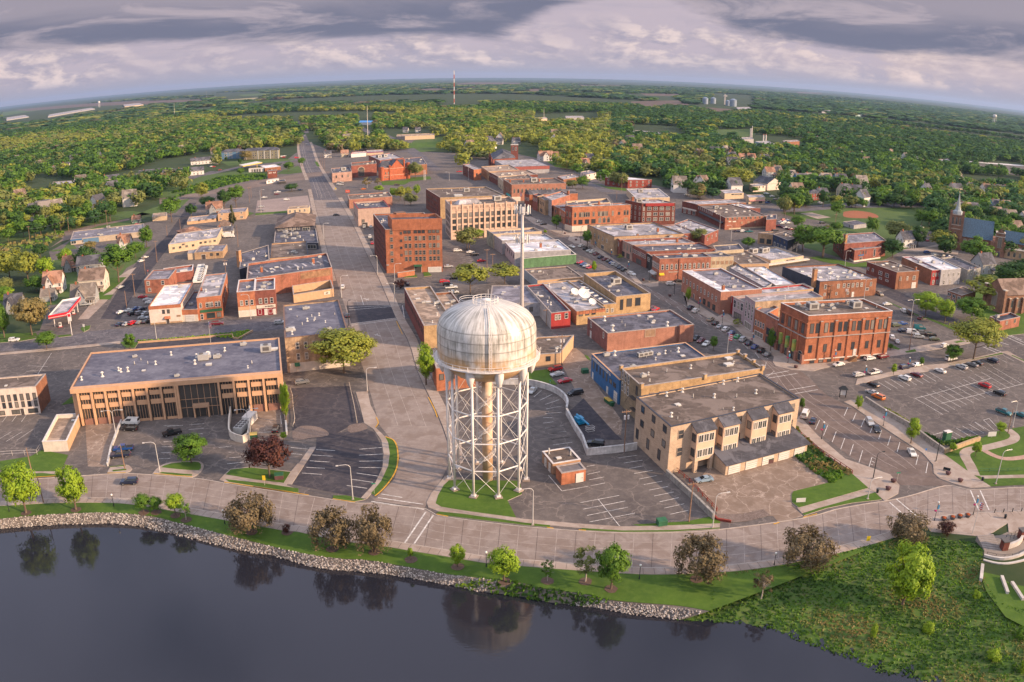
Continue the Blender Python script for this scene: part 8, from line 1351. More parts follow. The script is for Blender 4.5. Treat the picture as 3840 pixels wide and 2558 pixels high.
def car_parts(ty):
 if ty in CMS:return CMS[ty]
 Ln,Wd,pr,cb=CT[ty];w=Wd/2;pm=paint('paint_base',(.5,.5,.5));g=MB()
 def loft(prof,ins):
  n=len(prof);k=len(g.v)
  for s in(-1,1):
   for(x,z),i_ in zip(prof,ins):g.v.append((x,s*(w-i_),z))
  for a in RA(n):b_=(a+1)%n;g.f.append((k+a,k+b_,k+n+b_,k+n+a));g.mi.append(g.mid(pm))
  g.f.append(tuple(k+a for a in RA(n)));g.mi.append(0);g.f.append(tuple(k+n+a for a in reversed(RA(n))));g.mi.append(0)
 loft(pr,[.03]*len(pr));loft(cb,[.1,.3,.3,.12])
 if ty=='pickup':g.box(-2.8,-w+.12,1.121,-.85,w-.12,1.125,TRIMK)
 body=g.mesh('body');g=MB();(x0,z0),(x1,z1),(x2,z2),(x3,z3)=cb;e=.015
 def L_(a,b_,t):return(a[0]+(b_[0]-a[0])*t,a[1]+(b_[1]-a[1])*t)
 for s in(-1,1):
  for t0,t1 in((.06,.48),(.53,.94)):
   lo0=x0+(x3-x0)*t0;lo1=x0+(x3-x0)*t1;hi0=x1+(x2-x1)*t0;hi1=x1+(x2-x1)*t1
   if ty=='van'and t0<.5:continue
   f_=[(lo0,s*(w-.115+e),z0+.07),(lo1,s*(w-.115+e),z0+.07),(hi1,s*(w-.285+e),z1-.09),(hi0,s*(w-.285+e),z1-.09)];g.face(f_ if s<0 else f_[::-1],CGL)
 for(ax,az),(bx_,bz),sg in(((x3,z3),(x2,z2),1),((x0,z0),(x1,z1),-1)):
  p_=[(ax+(bx_-ax)*.08+sg*e,-w+.2,az+(bz-az)*.08+e),(ax+(bx_-ax)*.08+sg*e,w-.2,az+(bz-az)*.08+e),(ax+(bx_-ax)*.9+sg*e,w-.36,az+(bz-az)*.9+e),(ax+(bx_-ax)*.9+sg*e,-w+.36,az+(bz-az)*.9+e)];g.face(p_ if sg>0 else p_[::-1],CGL)
 gl=g.mesh('glazing');g=MB();g.tube([(0,-.11,0),(0,.11,0)],.34,TYRE,12);g.tube([(0,-.12,0),(0,.12,0)],.2,RIM,8);wh=g.mesh('wheel')
 g=MB();g.box(-.04,-.2,-.08,.04,.2,.08,LAMPW);hl=g.mesh('headlight');g=MB();g.box(-.04,-.16,-.1,.04,.16,.1,LAMPR);tl=g.mesh('tail_light')
 CMS[ty]=(body,gl,wh,hl,tl,Ln,w,pr);return CMS[ty]
PC=dict(white=(.66,.65,.63),silver=(.42,.43,.44),grey=(.17,.17,.18),black=(.012,.012,.015),navy=(.012,.02,.05),blue=(.015,.06,.22),red=(.42,.01,.02),maroon=(.13,.012,.02),green=(.03,.33,.10),teal=(.01,.12,.14),tan=(.33,.27,.2),orange=(.55,.14,.02),olive=(.10,.12,.07),paleblue=(.22,.31,.4))
TN=dict(sedan='saloon car',suv='SUV',minivan='minivan',pickup='pickup truck',van='van',coupe='sports car')
def hd(f,a,b,c,d):v=G(f,c,d)-G(f,a,b);return MM.degrees(MM.atan2(v.y,v.x))
def car(f,x,y,ty,col,ang,label,group=None,lod=0):
 b,gl,wh,hl,tl,Ln,w,pr=car_parts(ty);p=G(f,x,y);p.z=.07
 o=TH_('parked_car'if ty not in('pickup','van')else ty if ty=='van'else 'pickup_truck',label,'car'if ty not in('pickup','van')else{'pickup':'pickup truck','van':'van'}[ty],p,R(ang),group)
 bo=PC_(b,'body',o);bo.material_slots[0].link='OBJECT';bo.material_slots[0].material=paint('paint_'+col,PC[col],.28,.1 if col in('silver','grey')else 0.0);PC_(gl,'glazing',o)
 for sx_ in(-1,1):
  for sy_ in(-1,1):PC_(wh,'wheel',o,(sx_*Ln*.31,sy_*(w-.1),.34))
 if not lod:
  for s in(-1,1):PC_(hl,'headlight',o,(Ln/2-.02,s*(w-.32),.68));PC_(tl,'tail_light',o,(-Ln/2+.01,s*(w-.28),.8))
 return o
def rowof(f,s,ang,phrase,group=None,lod=0):
 for k_,it in EN(s.split(';')):
  q=it.split();x,y=q[0].split(',');a_=float(q[3])if len(q)>3 else ang
  c_={'paleblue':'pale blue'}.get(q[2],q[2]);ph=phrase.replace('#',ORD[k_]if k_<20 else f'number {k_+1}');car(f,float(x),float(y),q[1],q[2],a_,f'{c_} {TN[q[1]]}, {ph}',group,lod)
hg=hd('g',400,985,550,1045);hs_=hd('g',60,800,230,770)
rowof('g','475,1018 suv white;615,978 sedan maroon;895,930 sedan white;1145,885 suv silver;1275,858 sedan grey;1330,838 sedan black;1512,810 suv navy',hg+180,'# from the left in the bays along the pavement','cars in the big lot')
rowof('g','105,1095 sedan black;90,1185 sedan silver;165,1240 suv orange',hg+180,'# from the top at the left wall of the big lot','cars in the big lot')
rowof('g','1415,1105 suv red;1590,1195 suv black',hg+180,'# of two standing in the middle bays of the big lot','cars in the big lot');car('g',1640,1420,'pickup','teal',hg,'dark teal pickup truck driving with lit headlamps at the right of the big lot');car('g',1840,1450,'sedan','teal',hg+180,'teal saloon car half out of frame beside the moving pickup')
rowof('g','225,765 suv maroon;65,785 suv white',hs_,'# from the building end in front of the big brick hall');car('r',1495,1388,'sedan','white',hs_+180,'white saloon car alone near the corner of the big brick hall')
rowof('g','125,950 pickup white;475,890 suv navy;625,858 sedan white;1020,790 van white',hs_,'# from the left along the pavement kerb of the side street');car('r',1745,1520,'suv','silver',hs_,'silver sport utility car driving toward the white pickup');car('g',945,635,'suv','white',hs_+10,'white sport utility car turning at the driveway of the rear lot')
rowof('g','375,392 suv olive 10;455,372 sedan blue 10;455,455 sedan navy 10;570,482 van white -15;650,430 van teal -5;645,528 suv silver -10;690,482 suv grey -10;785,508 suv black -10;825,555 sedan olive -10;325,535 suv white 75;385,582 sedan silver 75',0,'# from the hall wall in the crowded rear lot','cars in the rear lot')
rowof('g','270,142 sedan white;460,220 suv white 85;525,246 van black 90;660,305 sedan maroon 50',10,'# along the far edge of the rear lot by the verge');car('r',2010,495,'minivan','tan',hd('r',1960,460,2060,510),'tan minivan driving down the side street beside the brown rear block')
hr=hd('j',1590,695,1655,650)
rowof('j','1475,583 suv tan;1522,618 sedan black;1565,652 sedan silver;1622,682 suv white;1680,715 sedan blue;1735,750 coupe green;1792,780 minivan silver;1848,816 sedan navy;1905,852 sedan blue;1968,888 suv black;2030,926 sedan grey',hr,'# from the far end of the angled row before the lilac shops','cars in the angled row')
rowof('j','1280,470 suv navy;1328,498 suv white',hr,'# of two in front of the salmon block')
rowof('i','700,888 suv black;728,904 sedan silver;757,915 suv white;790,934 sedan maroon;830,962 sedan navy;868,980 sedan maroon;903,994 sedan black;930,1010 sedan blue;950,1024 suv silver;980,1038 sedan grey;1005,1055 sedan navy;1035,1074 sedan black',hr,'# from the far end of the long far row','cars in the long far row',1)
rowof('i','645,1008 sedan red;675,1024 sedan blue;700,1038 sedan silver;730,1052 sedan red',hr+180,'# in the short row beside the brown-roofed shop');rowof('j','1330,765 sedan black;1380,790 sedan maroon;1432,822 sedan white;905,470 sedan maroon;935,485 sedan red',hr+180,'# along the near kerb of the shopping street')
car('i',660,862,'suv','white',hr,'white sport utility car, nose-in by the tan corner shop awning',lod=1);car('i',575,868,'sedan','white',-60,'white saloon car driving toward the camera below the tan corner shop',lod=1);car('i',1105,1112,'suv','white',-65,'white sport utility car driving on the shopping street before the crossing');car('i',1450,1198,'suv','white',12,'white sport utility car waiting beside the orange corner building');car('i',1520,1172,'sedan','black',12,'black saloon car behind the white one at the orange corner building')
rowof('u','1265,1078 suv silver;1325,1112 sedan black;1075,968 sedan silver;1105,985 suv grey',30,'# of four at the far shaded street end',None,1)
rowof('c','1602,612 van white;1662,655 sedan navy',hd('m',350,240,385,160),'# in the bays beside the bay-windowed apartments');rowof('m','902,228 suv silver 262;968,290 sedan black 258;1297,512 sedan white 262',260,'# down the right kerb of the lower shopping street')
car('c',862,1090,'sedan','paleblue',hd('c',930,1080,800,1100),'pale blue saloon car alone on the concrete yard below the apartments')
hsx=hd('s',630,640,850,600);rowof('s','712,550 suv red;742,628 sedan silver;855,722 sedan red;1010,905 minivan black',hsx+180,'# from the top in the row above the curved white wall');car('s',375,870,'sedan','silver',hd('s',420,800,320,900),'silver saloon car alone inside the curved white wall');car('t',890,222,'suv','black',hd('t',1000,220,790,200),'dark green-black off-road car in the sunken lot behind the white wall');car('s',710,85,'suv','black',80,'black sport utility car in the shade behind the tan side wall')
rowof('y','300,560 van white;290,635 suv black',180,'# of two against the driveway wall in front of the offices');car('y',800,690,'pickup','black',hd('y',920,640,680,690),'black pickup truck in the middle of the office car park');rowof('y','210,880 pickup blue;170,960 pickup navy',hd('y',330,870,90,890),'# of two at the lower driveway wall');car('y',280,1290,'suv','navy',hd('y',390,1280,160,1290),'dark blue sport utility car driving along the lakeshore road');car('y',2075,640,'suv','black',98,'black sport utility car with pale stripes in the service driveway');car('l',430,140,'suv','grey',hd('l',370,130,490,115),'grey sport utility car beside the stone block')
car('k',305,1095,'minivan','maroon',12,'dark red minivan driving past the tavern');car('k',915,1085,'suv','silver',12,'silver sport utility car emerging behind the stone block');car('k',1530,735,'suv','white',100,'white sport utility car parked on the main street kerb');car('k',1578,1015,'sedan','black',100,'black saloon car beside the new asphalt crossing');car('h',615,728,'sedan','black',14,'black saloon car crossing the far junction of the main street',lod=1)
rowof('b','1058,285 sedan navy;1120,282 sedan silver;1172,275 suv red;1235,268 sedan grey;1295,262 sedan black',75,'# from the left in the front row beside the white shop','cars beside the white shop');rowof('b','1145,160 sedan white;1205,145 sedan blue;1255,148 sedan navy;1175,192 suv black;1237,188 suv grey;1292,188 sedan silver;1265,228 sedan silver 5;1262,42 sedan red 5;1305,68 sedan silver 5;1325,92 sedan white 5',60,'# in the rear group beside the white shop','cars beside the white shop')
car('b',1068,178,'sedan','white',65,'white saloon car driving down the left side street');car('D',212,1492,'suv','white',12,'white car on the verge road at the left edge');car('D',1770,712,'sedan','silver',70,'silver saloon car at the kerb by the cream house');car('D',1312,890,'minivan','grey',12,'dark minivan behind the petrol canopy');car('D',1265,968,'pickup','silver',12,'silver pickup truck beside the petrol canopy');rowof('e','1385,1000 sedan white;1420,965 sedan white',72,'# of two parked along the left side street');car('e',812,862,'sedan','white',20,'white saloon car in front of the long low shop',lod=1)
for k_ in RA(10):car('k',118+k_*4.6,686-k_*16.3,'van','white',14,f'white delivery van, {ORD[k_]} from the near end of the tight row','white delivery vans parked side by side')
rowof('v','1470,985 suv white;1100,1088 sedan silver;1088,1142 sedan grey;1145,952 sedan white;1335,876 pickup white;1325,905 sedan maroon;1670,845 suv navy',14,'# of those around the pink gravel lot',None,1)
rowof('h','862,832 pickup white;920,832 suv white;912,920 minivan white;926,943 sedan black;932,978 sedan red',100,'# down the gap left of the seven-storey block',None,1)
rowof('h','1685,1045 suv white 14;1800,1058 sedan white 14;1835,1080 sedan black 14;1895,1135 sedan red 14;1605,1185 sedan silver 14;1665,1258 sedan grey 14;1655,1288 sedan black 14;1245,1338 suv navy 95;1570,1320 suv red 14;1600,1345 suv black 14;1630,1372 pickup white 14;1650,1412 sedan white 14',14,'# from the top in the car park beside the seven-storey block','cars beside the brick tower block')
rowof('q','215,1045 sedan navy;290,1045 suv white;362,1048 pickup teal;692,1042 suv black;1265,690 suv silver;1292,940 suv black;1350,980 sedan maroon',14,'# of those on the streets around the long orange-red building',None,1)
rowof('q','770,925 sedan white;805,905 suv red;845,905 sedan blue;820,930 suv white;860,940 sedan silver;780,945 sedan silver;745,975 sedan red;775,985 sedan navy;805,992 sedan maroon;835,1003 sedan white;865,1010 sedan black;895,1018 sedan maroon',20,'# in the crowded dealer lot by the small brick annex','cars in the dealer lot',1)
rowof('q','605,570 sedan paleblue;660,600 sedan white;770,628 sedan white;1100,635 sedan white;700,640 sedan navy;590,682 sedan blue',14,'# around the awning store across the park street',None,1);rowof('f','95,430 suv silver;1140,915 minivan blue;1215,940 minivan silver;1300,952 sedan grey;1355,955 sedan blue;1205,695 pickup silver;1140,798 coupe red;1080,668 suv white;1520,355 suv white;1750,352 sedan silver;1815,358 suv silver',14,'# among the cars around the church and park',None,1)
rowof('i','1590,410 suv silver;1640,382 sedan white;1745,388 sedan blue;2290,395 sedan white;2305,470 pickup navy',14,'# beyond the yellow-sign store',None,1);rowof('h','1150,462 suv black;855,498 sedan orange;640,458 suv white;660,440 sedan silver;1700,345 pickup red;135,212 sedan white;150,215 sedan red;330,25 sedan silver;355,100 sedan white',14,'# scattered near the stone hall and far street',None,1)
rowof('v','370,495 sedan white;400,500 sedan red;440,460 sedan silver;340,490 sedan navy;490,545 coupe red;1400,340 sedan silver;1440,340 sedan white;1430,358 sedan red;1620,370 van red;2270,765 suv silver;2240,735 suv grey',14,'# around the apartments on the green rise',None,1);rowof('e','1140,240 sedan white;1190,235 suv black;1240,240 sedan silver;1280,245 sedan red;930,258 sedan white;1345,640 sedan red',14,'# by the blue terrace and green shed',None,1)
o=TH_('box_truck','white box truck parked beside the low white house','truck',G('v',625,1535),R(12));g=MB();g.box(-3.4,-1.15,.8,1.3,1.15,3.4,HW);g.build('cargo_box',o);g=MB();g.hexa([(1.4,-1.0,.5),(3.6,-1.0,.5),(3.6,1.0,.5),(1.4,1.0,.5),(1.4,-.95,2.4),(2.7,-.9,2.4),(2.7,.9,2.4),(1.4,.95,2.4)],HW);g.build('cab',o)
for sx_ in(-2.2,2.6):
 for sy_ in(-.95,.95):PC_(car_parts('van')[2],'wheel',o,(sx_,sy_,.4),0,(1.2,)*3)
BL=paint('lift_blue',(.01,.22,.42));o=TH_('boom_lift','blue boom lift with a folded arm and a cage behind the white wall','boom lift',G('s',1065,1330),R(-65));g=MB();g.box(-1.6,-1.2,.5,1.6,1.2,1.2,BL);g.build('chassis',o);g=MB();g.box(-1.2,-1,1.2,1,1,2.1,BL);g.build('turret',o);g=MB();g.tube([(-1.6,0,2.3),(5.4,0,1.9)],.28,BL,6);g.build('arm',o)
g=MB()
for z in(.5,1.1,1.6):
 for a_,b_ in(((5.4,-1.1),(6.9,-1.1)),((6.9,-1.1),(6.9,1.1)),((6.9,1.1),(5.4,1.1)),((5.4,1.1),(5.4,-1.1))):g.tube([(*a_,z),(*b_,z)],.05,HW,4)
g.build('cage',o)
for sx_ in(-1.2,1.2):
 for sy_ in(-1.2,1.2):PC_(car_parts('van')[2],'wheel',o,(sx_,sy_,.45),0,(1.3,)*3)
# -------- poles, lamps and street furniture
LS=mat('lamp_silver',(.55,.53,.52),.4,.06,metal=.2);LK_=mat('lamp_black',(.02,.025,.03),.5,.1);WOOD=mat('pole_wood',(.26,.16,.11),.9,.15,1.5);GLB_=paint('globe_white',(.75,.73,.68),.3)
def cobra(f,x,y,ty,label,arm=1,dbl=0,ln_=2.6,m=None,az=0):
 p=G(f,x,y);h=HT(f,x,y,x,ty)if ty>-999 else 9;h=max(5,min(h,17));o=TH_('street_lamp',label,'street lamp',p,R(14+az));m=m or LS;g=MB();g.tube([(0,0,0),(0,0,h-.6)],.14,m,8,r1=.08);g.box(-.3,-.3,0,.3,.3,.25,WALK);g.build('pole',o)
 for s in((arm,-arm)if dbl else(arm,)):
  g=MB();g.tube([(0,0,h-.7),(s*.4,0,h-.15),(s*1.1,0,h+.05),(s*ln_,0,h)],.06,m,6);ar=g.build('arm',o);g=MB();g.hexa([(s*ln_-.1,-.14,h-.14),(s*ln_+s*.75,-.16,h-.14),(s*ln_+s*.75,.16,h-.14),(s*ln_-.1,.14,h-.14),(s*ln_-.1,-.1,h+.06),(s*ln_+s*.7,-.12,h+.1),(s*ln_+s*.7,.12,h+.1),(s*ln_-.1,.1,h+.06)],m);g.build('lamp_head',ar)
for it in(('y',655,1150,765,'tall silver lamp on the lot island beside the bushy tree',-1),('l',880,1165,850,'tall silver lamp on the verge left of the road crossing',-1),('t',150,1160,722,'tall white lamp beside the lawn right of the water tower',-1),('c',925,1430,1178,'silver lamp on the verge below the concrete yard',1),('c',2065,1220,1066,'white lamp post on the verge near the curved corner',1),('m',2088,790,462,'tall silver lamp on the park lawn verge',1),('k',1518,828,612,'silver lamp at the main street kerb by the yard wall',1),('k',1345,258,98,'silver lamp at the kerb beside the hip-roofed restaurant',1),('h',980,1252,1078,'silver lamp on the pavement left of the brick tower block',-1),('h',1132,1337,1152,'silver lamp in front of the brick tower block corner',1),('k',2040,888,682,'bent silver lamp by the long dark red store',-1),('l',1007,205,0,'silver lamp beside the lowest part of the main street pavement',1),('b',1382,402,168,'tall plain silver post behind the office roof',1),('k',630,1037,792,'silver lamp in front of the brick shops',-1),('u',222,455,250,'curved silver lamp at the far junction',-1),('h',1612,415,340,'silver lamp on the far wide street',-1),('r',1815,540,290,'double-armed silver lamp behind the big brick hall',1),('g',540,400,70,'double-armed silver lamp in the lot beside the brick hall',1),('q',1575,1478,1280,'silver lamp on the school lawn',1),('q',770,1180,1065,'silver lamp before the navy-fronted shop',-1),('q',965,1300,1210,'curved silver lamp behind the theatre',1),('q',1632,690,590,'far silver lamp on the park street',1),('i',1880,708,568,'silver lamp at the corner of the long orange-red building',-1),('i',1980,812,670,'silver lamp left of the small spreading tree',-1),('z',2165,790,340,'silver lamp at the right end of the big lot',-1),('v',1095,1165,830,'tall lamp with a ball top at the pink gravel lot',1),('v',2015,1560,1325,'silver lamp at the near right of the far junction',1)):
 cobra(*it,dbl=1 if 'double'in it[4]else 0)
cobra('y',115,690,380,'double-armed silver lamp at the office driveway wall',1,1);cobra('y',1755,760,368,'double-armed silver lamp beside the fenced plant enclosure',1,1);cobra('m',935,742,485,'tall black hooked lamp at the curved corner',1,m=LK_,ln_=1.6);cobra('m',1525,580,300,'tall black lamp at the stone wall end',1,m=LK_,ln_=1.2)
for f_,x_,y_,t_,lb in(('i',1478,1288,1108,'tall black signal post beside the salmon block'),('i',1258,1168,985,'tall black signal post at the orange corner building'),('i',654,828,680,'tall black post at the tan corner shop'),('i',490,738,600,'tall black post at the orange corner block'),('k',1590,1110,850,'thin dark post beside the black saloon at the stone block')):cobra(f_,x_,y_,t_,lb,1,m=LK_,ln_=.5)
BAN1=mat('banner_blue',(.05,.22,.42),.6,.1);BAN2=mat('flower_pink',(.42,.03,.14),.7,.2,3.0)
def globe(f,x,y,ty,label,ban=1):
 p=G(f,x,y);h=max(3.2,min(5.5,HT(f,x,y,x,ty)));o=TH_('globe_lamp',label,'street lamp',p,0,'globe lamps of the lakeside and shopping street');g=MB();g.tube([(0,0,0),(0,0,.8)],.16,LK_,8,r1=.1);g.tube([(0,0,.8),(0,0,h-.4)],.065,LK_,6);g.build('pole',o)
 g=MB();g.lathe([(.02,h-.42),(.2,h-.35),(.26,h-.15),(.2,h+.02),(.02,h+.1)],GLB_,10);g.build('globe',o)
 if ban:g=MB();g.box(.1,-.02,h-2.0,.6,.02,h-.9,BAN1);g.build('banner',o);g=MB();g.lathe([(.02,h-2.7),(.3,h-2.5),(.32,h-2.3),(.02,h-2.1)],BAN2,8,(-.35,0,0));g.build('flower_basket',o)
for it in(('a',75,682,582,'globe lamp at the far left of the lakeside walk',0),('a',915,642,538,'globe lamp left of the small tree pair on the lakeside',0),('a',1805,782,665,'globe lamp beside the leftmost bronze tree',0),('p',760,500,380,'globe lamp between the two bronze trees',0),('p',2018,718,580,'globe lamp beside the spiky bright green tree',0),('o',1095,602,462,'globe lamp right of the dense green tree',0),('n',6,472,390,'globe lamp under the large bronze tree',0),('m',450,372,198,'bannered globe lamp nearest the apartments',1),('m',1030,248,85,'bannered globe lamp near the narrow lime tree',1),('m',1510,1138,945,'bannered globe lamp left of the flower pots',1),('m',1875,1080,888,'bannered globe lamp right of the flower pots',1),('r',855,1352,1200,'bannered globe lamp by the arched doors of the brick hall',1),('r',1435,1362,1180,'bannered globe lamp at the long wall of the brick hall',1),('r',1980,1282,1100,'bannered globe lamp at the far end of the brick hall',1),('r',1828,1502,1380,'bannered globe lamp beside the silver moving car',1),('j',1590,612,455,'bannered globe lamp before the lilac shops',1),('j',1362,470,355,'bannered globe lamp before the black awnings',1),('j',1885,792,700,'bannered globe lamp before the orange narrow shop',1),('i',1072,1062,990,'bannered globe lamp before the black-trimmed shop',1),('i',920,972,885,'bannered globe lamp before the pink arched shop',1),('i',778,868,800,'bannered globe lamp before the tan corner shop',1),('g',525,850,750,'bannered globe lamp behind the navy car',1)):globe(*it)
def wood(f,x,y,ty,label,arm=1,m=None):
 p=G(f,x,y);h=max(7,min(16,HT(f,x,y,x,ty)));o=TH_('utility_pole',label,'utility pole',p,R(14));m=m or WOOD;g=MB();g.tube([(0,0,0),(0,0,h)],.17,m,7,r1=.11);g.build('pole',o)
 if arm:g=MB();g.box(-1.3,-.07,h-.7,1.3,.07,h-.5,m);[g.tube([(q,0,h-.5),(q,0,h-.2)],.05,GAL,4)for q in(-1.2,-.5,.5,1.2)];g.build('cross_arm',o)
 if arm>1:g=MB();[g.tube([(q,-.3,h-2.6),(q,-.3,h-1.5)],.28,COPW,8)for q in(-.5,.5)];g.build('transformer',o)
for it in(('t',1985,1125,640,'wooden pole with a cross arm at the edge of the lot below the apartments',1),('c',275,872,560,'grey pole carrying transformers at the apartment rear corner',2),('s',803,500,20,'pole with three transformers beside the red cars',2),('e',1325,1352,1108,'leaning-topped pole at the left side street by the red building',1),('e',1243,1452,1278,'plain pale pole on the left side street',0),('e',1425,1122,945,'pole near the stop sign on the left side street',1),('e',1540,1002,788,'pole with a small box at the cream metal hall',1),('e',295,802,645,'leftmost pole on the grassy strip',1),('e',677,708,560,'second pole on the grassy strip',1),('e',1052,650,490,'pole with a box beside the long low shop',1),('e',1770,702,578,'pole at the hip roofed building',0),('e',1640,748,640,'pole at the cream metal hall corner',0),('e',500,1420,1230,'pole behind the petrol canopy',0),('k',400,760,450,'pole with transformers in the alley beside the tavern',2),('k',505,330,110,'leaning tall pole beside the tan stone store',0),('v',950,945,780,'orange-brown leaning pole by the railway',0),('v',925,1020,790,'double cross-armed pole by the railway',1),('v',1100,930,800,'short red-brown pole by the railway',0),('h',1790,1035,900,'pole with transformers in the car park below the cream offices',2),('h',1945,1195,1020,'pole left of a pair beside the grey shop rear',1),('h',1995,1180,1060,'pole right of a pair beside the grey shop rear',1),('h',1215,640,580,'pole in the court behind the pink store',0),('h',480,320,180,'first of three bare poles by the far junction',0),('h',496,320,170,'second of three bare poles by the far junction',0),('h',512,320,200,'third of three bare poles by the far junction',0),('i',350,1560,1470,'pole behind the red rear wall',1),('i',557,350,278,'pole before the green far tree',1),('i',530,190,100,'pole at the bend of the leafy street',1),('i',1012,375,250,'pole before the brick flats',1),('i',970,455,370,'pole behind the dark hotel',0),('r',1385,545,380,'pole left of a pair behind the brown rear block',1),('r',1580,560,430,'pole right of a pair behind the brown rear block',2),('q',1455,935,830,'pole between court and toilets',1),('q',720,270,190,'far pole above the gabled hall',1),('g',530,672,310,'tall weathered pole at the corner of the rear lot',0),('f',1590,1210,1040,'pole with transformers before the plank building',2),('f',870,1270,1130,'pole beside the brick corner apartments',0),('z',2085,900,470,'pale pole at the curve of the park path',0),('a',350,612,440,'leaning wooden pole behind the leftmost lime tree',0),('a',260,385,160,'pale pole with a bent arm on the left lawn',0),('y',225,1115,900,'short brown pole with a floodlight on the planted island',0)):wood(*it)
WP=[G(*q)for q in(('e',295,802),('e',677,708),('e',1052,650),('e',1640,748))]+[G(*q)for q in(('e',1243,1452),('e',1325,1352),('e',1425,1122),('e',1540,1002),('e',1640,748))]
for k_,(a,b_)in EN(((0,1),(1,2),(2,3),(4,5),(5,6),(6,7),(7,8))):
 o=TH_('overhead_wire',f'thin cable, {ORD[k_]} span of the lines over the grassy strip and left side street','cable',WP[a]);dv=WP[b_]-WP[a];g=MB();[g.tube([dv*t+V3((s_,0,8.8-2*t*(1-t)*1.6))for t in(0,.25,.5,.75,1)],.05,COPD,4)for s_ in(-.6,.6)];g.build('cable',o)
def sign(name,label,cat,f,x,y,h,w,hh,m,body=None,tm=None,ts=.3,ang=0,post=1,lift=0):
 p=G(f,x,y);o=TH_(name,label,cat,p,R(ang));g=MB()
 if post:g.tube([(0,0,0),(0,0,h)],.05,GAL,5);g.build('post',o)
 g=MB();g.box(-w/2,-.06,h-hh/2,w/2,-.02,h+hh/2,m);pn=g.build('panel',o)
 if body:text(body,ts,tm or FRD,o,(0,-.08,h),0)
 return o
SY=paint('sign_yellow',(.7,.5,.02),.5);SG=paint('sign_green',(.02,.25,.13),.5);SR=paint('sign_red',(.5,.02,.03),.5);SB=paint('sign_blue',(.03,.15,.45),.5)
sign('road_sign','yellow diamond-like warning sign before the purple tree','sign','y',1938,1312,2.2,.8,1.3,SY);sign('road_sign','bright yellow crossing sign on the walk under the bronze trees','sign','n',878,290,2.0,.9,1.2,SY);sign('road_sign','green street name sign on the verge curve','sign','l',1068,1112,2.8,1.0,.25,SG);sign('road_sign','green street name sign beside the round planter','sign','m',1157,775,2.8,1.1,.3,SG);sign('road_sign','blue parking sign on the corner pavement','sign','m',1422,525,2.0,.5,.6,SB);sign('road_sign','red stop sign at the left side street corner','sign','e',1452,1125,2.2,.8,.8,SR,'STOP',FRW,.28);sign('road_sign','route marker signs on the small verge by the petrol station','sign','D',1243,1345,2.6,1.0,1.2,HW);sign('road_sign','white notice on the grey lawn behind the curved wall','sign','s',640,735,.9,.5,.4,SG)
sign('garden_sign','low white sign board on the lawn below the shrub bed','sign','m',255,965,.75,2.4,1.1,HW,None,post=0);sign('park_sign','painted white sign with an orange picture on the park lawn','sign','z',1820,965,1.2,3.0,1.5,HW,None,post=1);sign('roadworks_board','big orange-red roadworks board at the far junction','sign','h',715,528,1.6,3.6,2.2,paint('works_orange',(.75,.08,.02)),'ROAD',FRW,1.0);sign('traffic_sign','yellow diamond sign at the far left kerb','sign','h',610,512,2.4,1.0,1.3,SY)
o=TH_('price_sign','tall white petrol price board on a pole at the junction','sign',G('D',1060,1400),R(14));g=MB();g.tube([(0,0,0),(0,0,9)],.16,COPW,6);g.build('pole',o);g=MB();g.box(-.8,-.15,6.0,.8,.15,9.4,HW);g.box(-.6,-.17,7.9,.6,-.15,9.1,RED);g.build('board',o)
USR=paint('flag_red',(.5,.03,.05),.7);
def flag(f,x,y,ty,label,fz,s=1.0):
 p=G(f,x,y);h=HT(f,x,y,x,ty);o=TH_('flagpole',label,'flagpole',p);g=MB();g.tube([(0,0,0),(0,0,h)],.09,LS,6,r1=.05);g.lathe([(.02,h-.05),(.14,h+.08),(.02,h+.22)],LS,8);g.build('pole',o)
 g=MB()
 for k in RA(7):
  z0_=fz*h+s*1.5-k*.26*s;g.hexa([(0.08,-.02,z0_-.26*s),(1.0*s,-.3*s,z0_-.5*s),(1.0*s,-.26*s,z0_-.5*s),(0.08,.02,z0_-.26*s),(0.08,-.02,z0_),(1.0*s,-.3*s,z0_-.24*s),(1.0*s,-.26*s,z0_-.24*s),(0.08,.02,z0_)],USR if k%2==0 else HW)
 g.box(.06,-.06,fz*h+.6*s,.5*s,.06,fz*h+1.5*s,SB);g.build('flag',o)
flag('j',1630,985,700,'flagpole with a drooping striped flag beside the tan three-storey block',.8,1.3);flag('b',1865,475,250,'flagpole with a striped flag behind the office roof',.82,1.1);flag('m',1865,1262,955,'tall white flagpole on the plaza beside the flower pots',.86,.9);flag('u',970,760,600,'flagpole with a striped flag before the orange corner block of arches',.5,2.0)
for k_,x_ in EN((1388,1396,1404)):wood('h',x_,415,322,['left','middle','right'][k_]+' of three white bare flagpoles beside the low right wing',0,COPW)
PLT=mat('pot_brown',(.12,.06,.06),.6,.15)
def pot(f,x,y,label,flower=0,s=1.0):
 o=TH_('planter',label,'planter',G(f,x,y),0,'round planters on the pavements');g=MB();g.lathe([(.35*s,0),(.5*s,.2*s),(.75*s,.75*s),(.78*s,.9*s),(.65*s,.9*s),(.6*s,.75*s),(.02,.75*s)],PLT if not flower else mat('pot_grey',(.08,.08,.09),.5,.1),14);g.build('pot',o);g=MB();g.lathe([(.6*s,.74*s),(.5*s,1.05*s),(.02,1.15*s)],mat('flowers_orange',(.35,.08,.02),.8,.3,4.0)if flower else PLT,9);g.build('plants',o)
for k_,(x_,y_)in EN(((1598,1135),(1680,1125),(1748,1112),(1822,1104))):pot('m',x_,y_,f'grey pot of orange flowers, {ORD[k_]} from the left of four on the plaza',1)
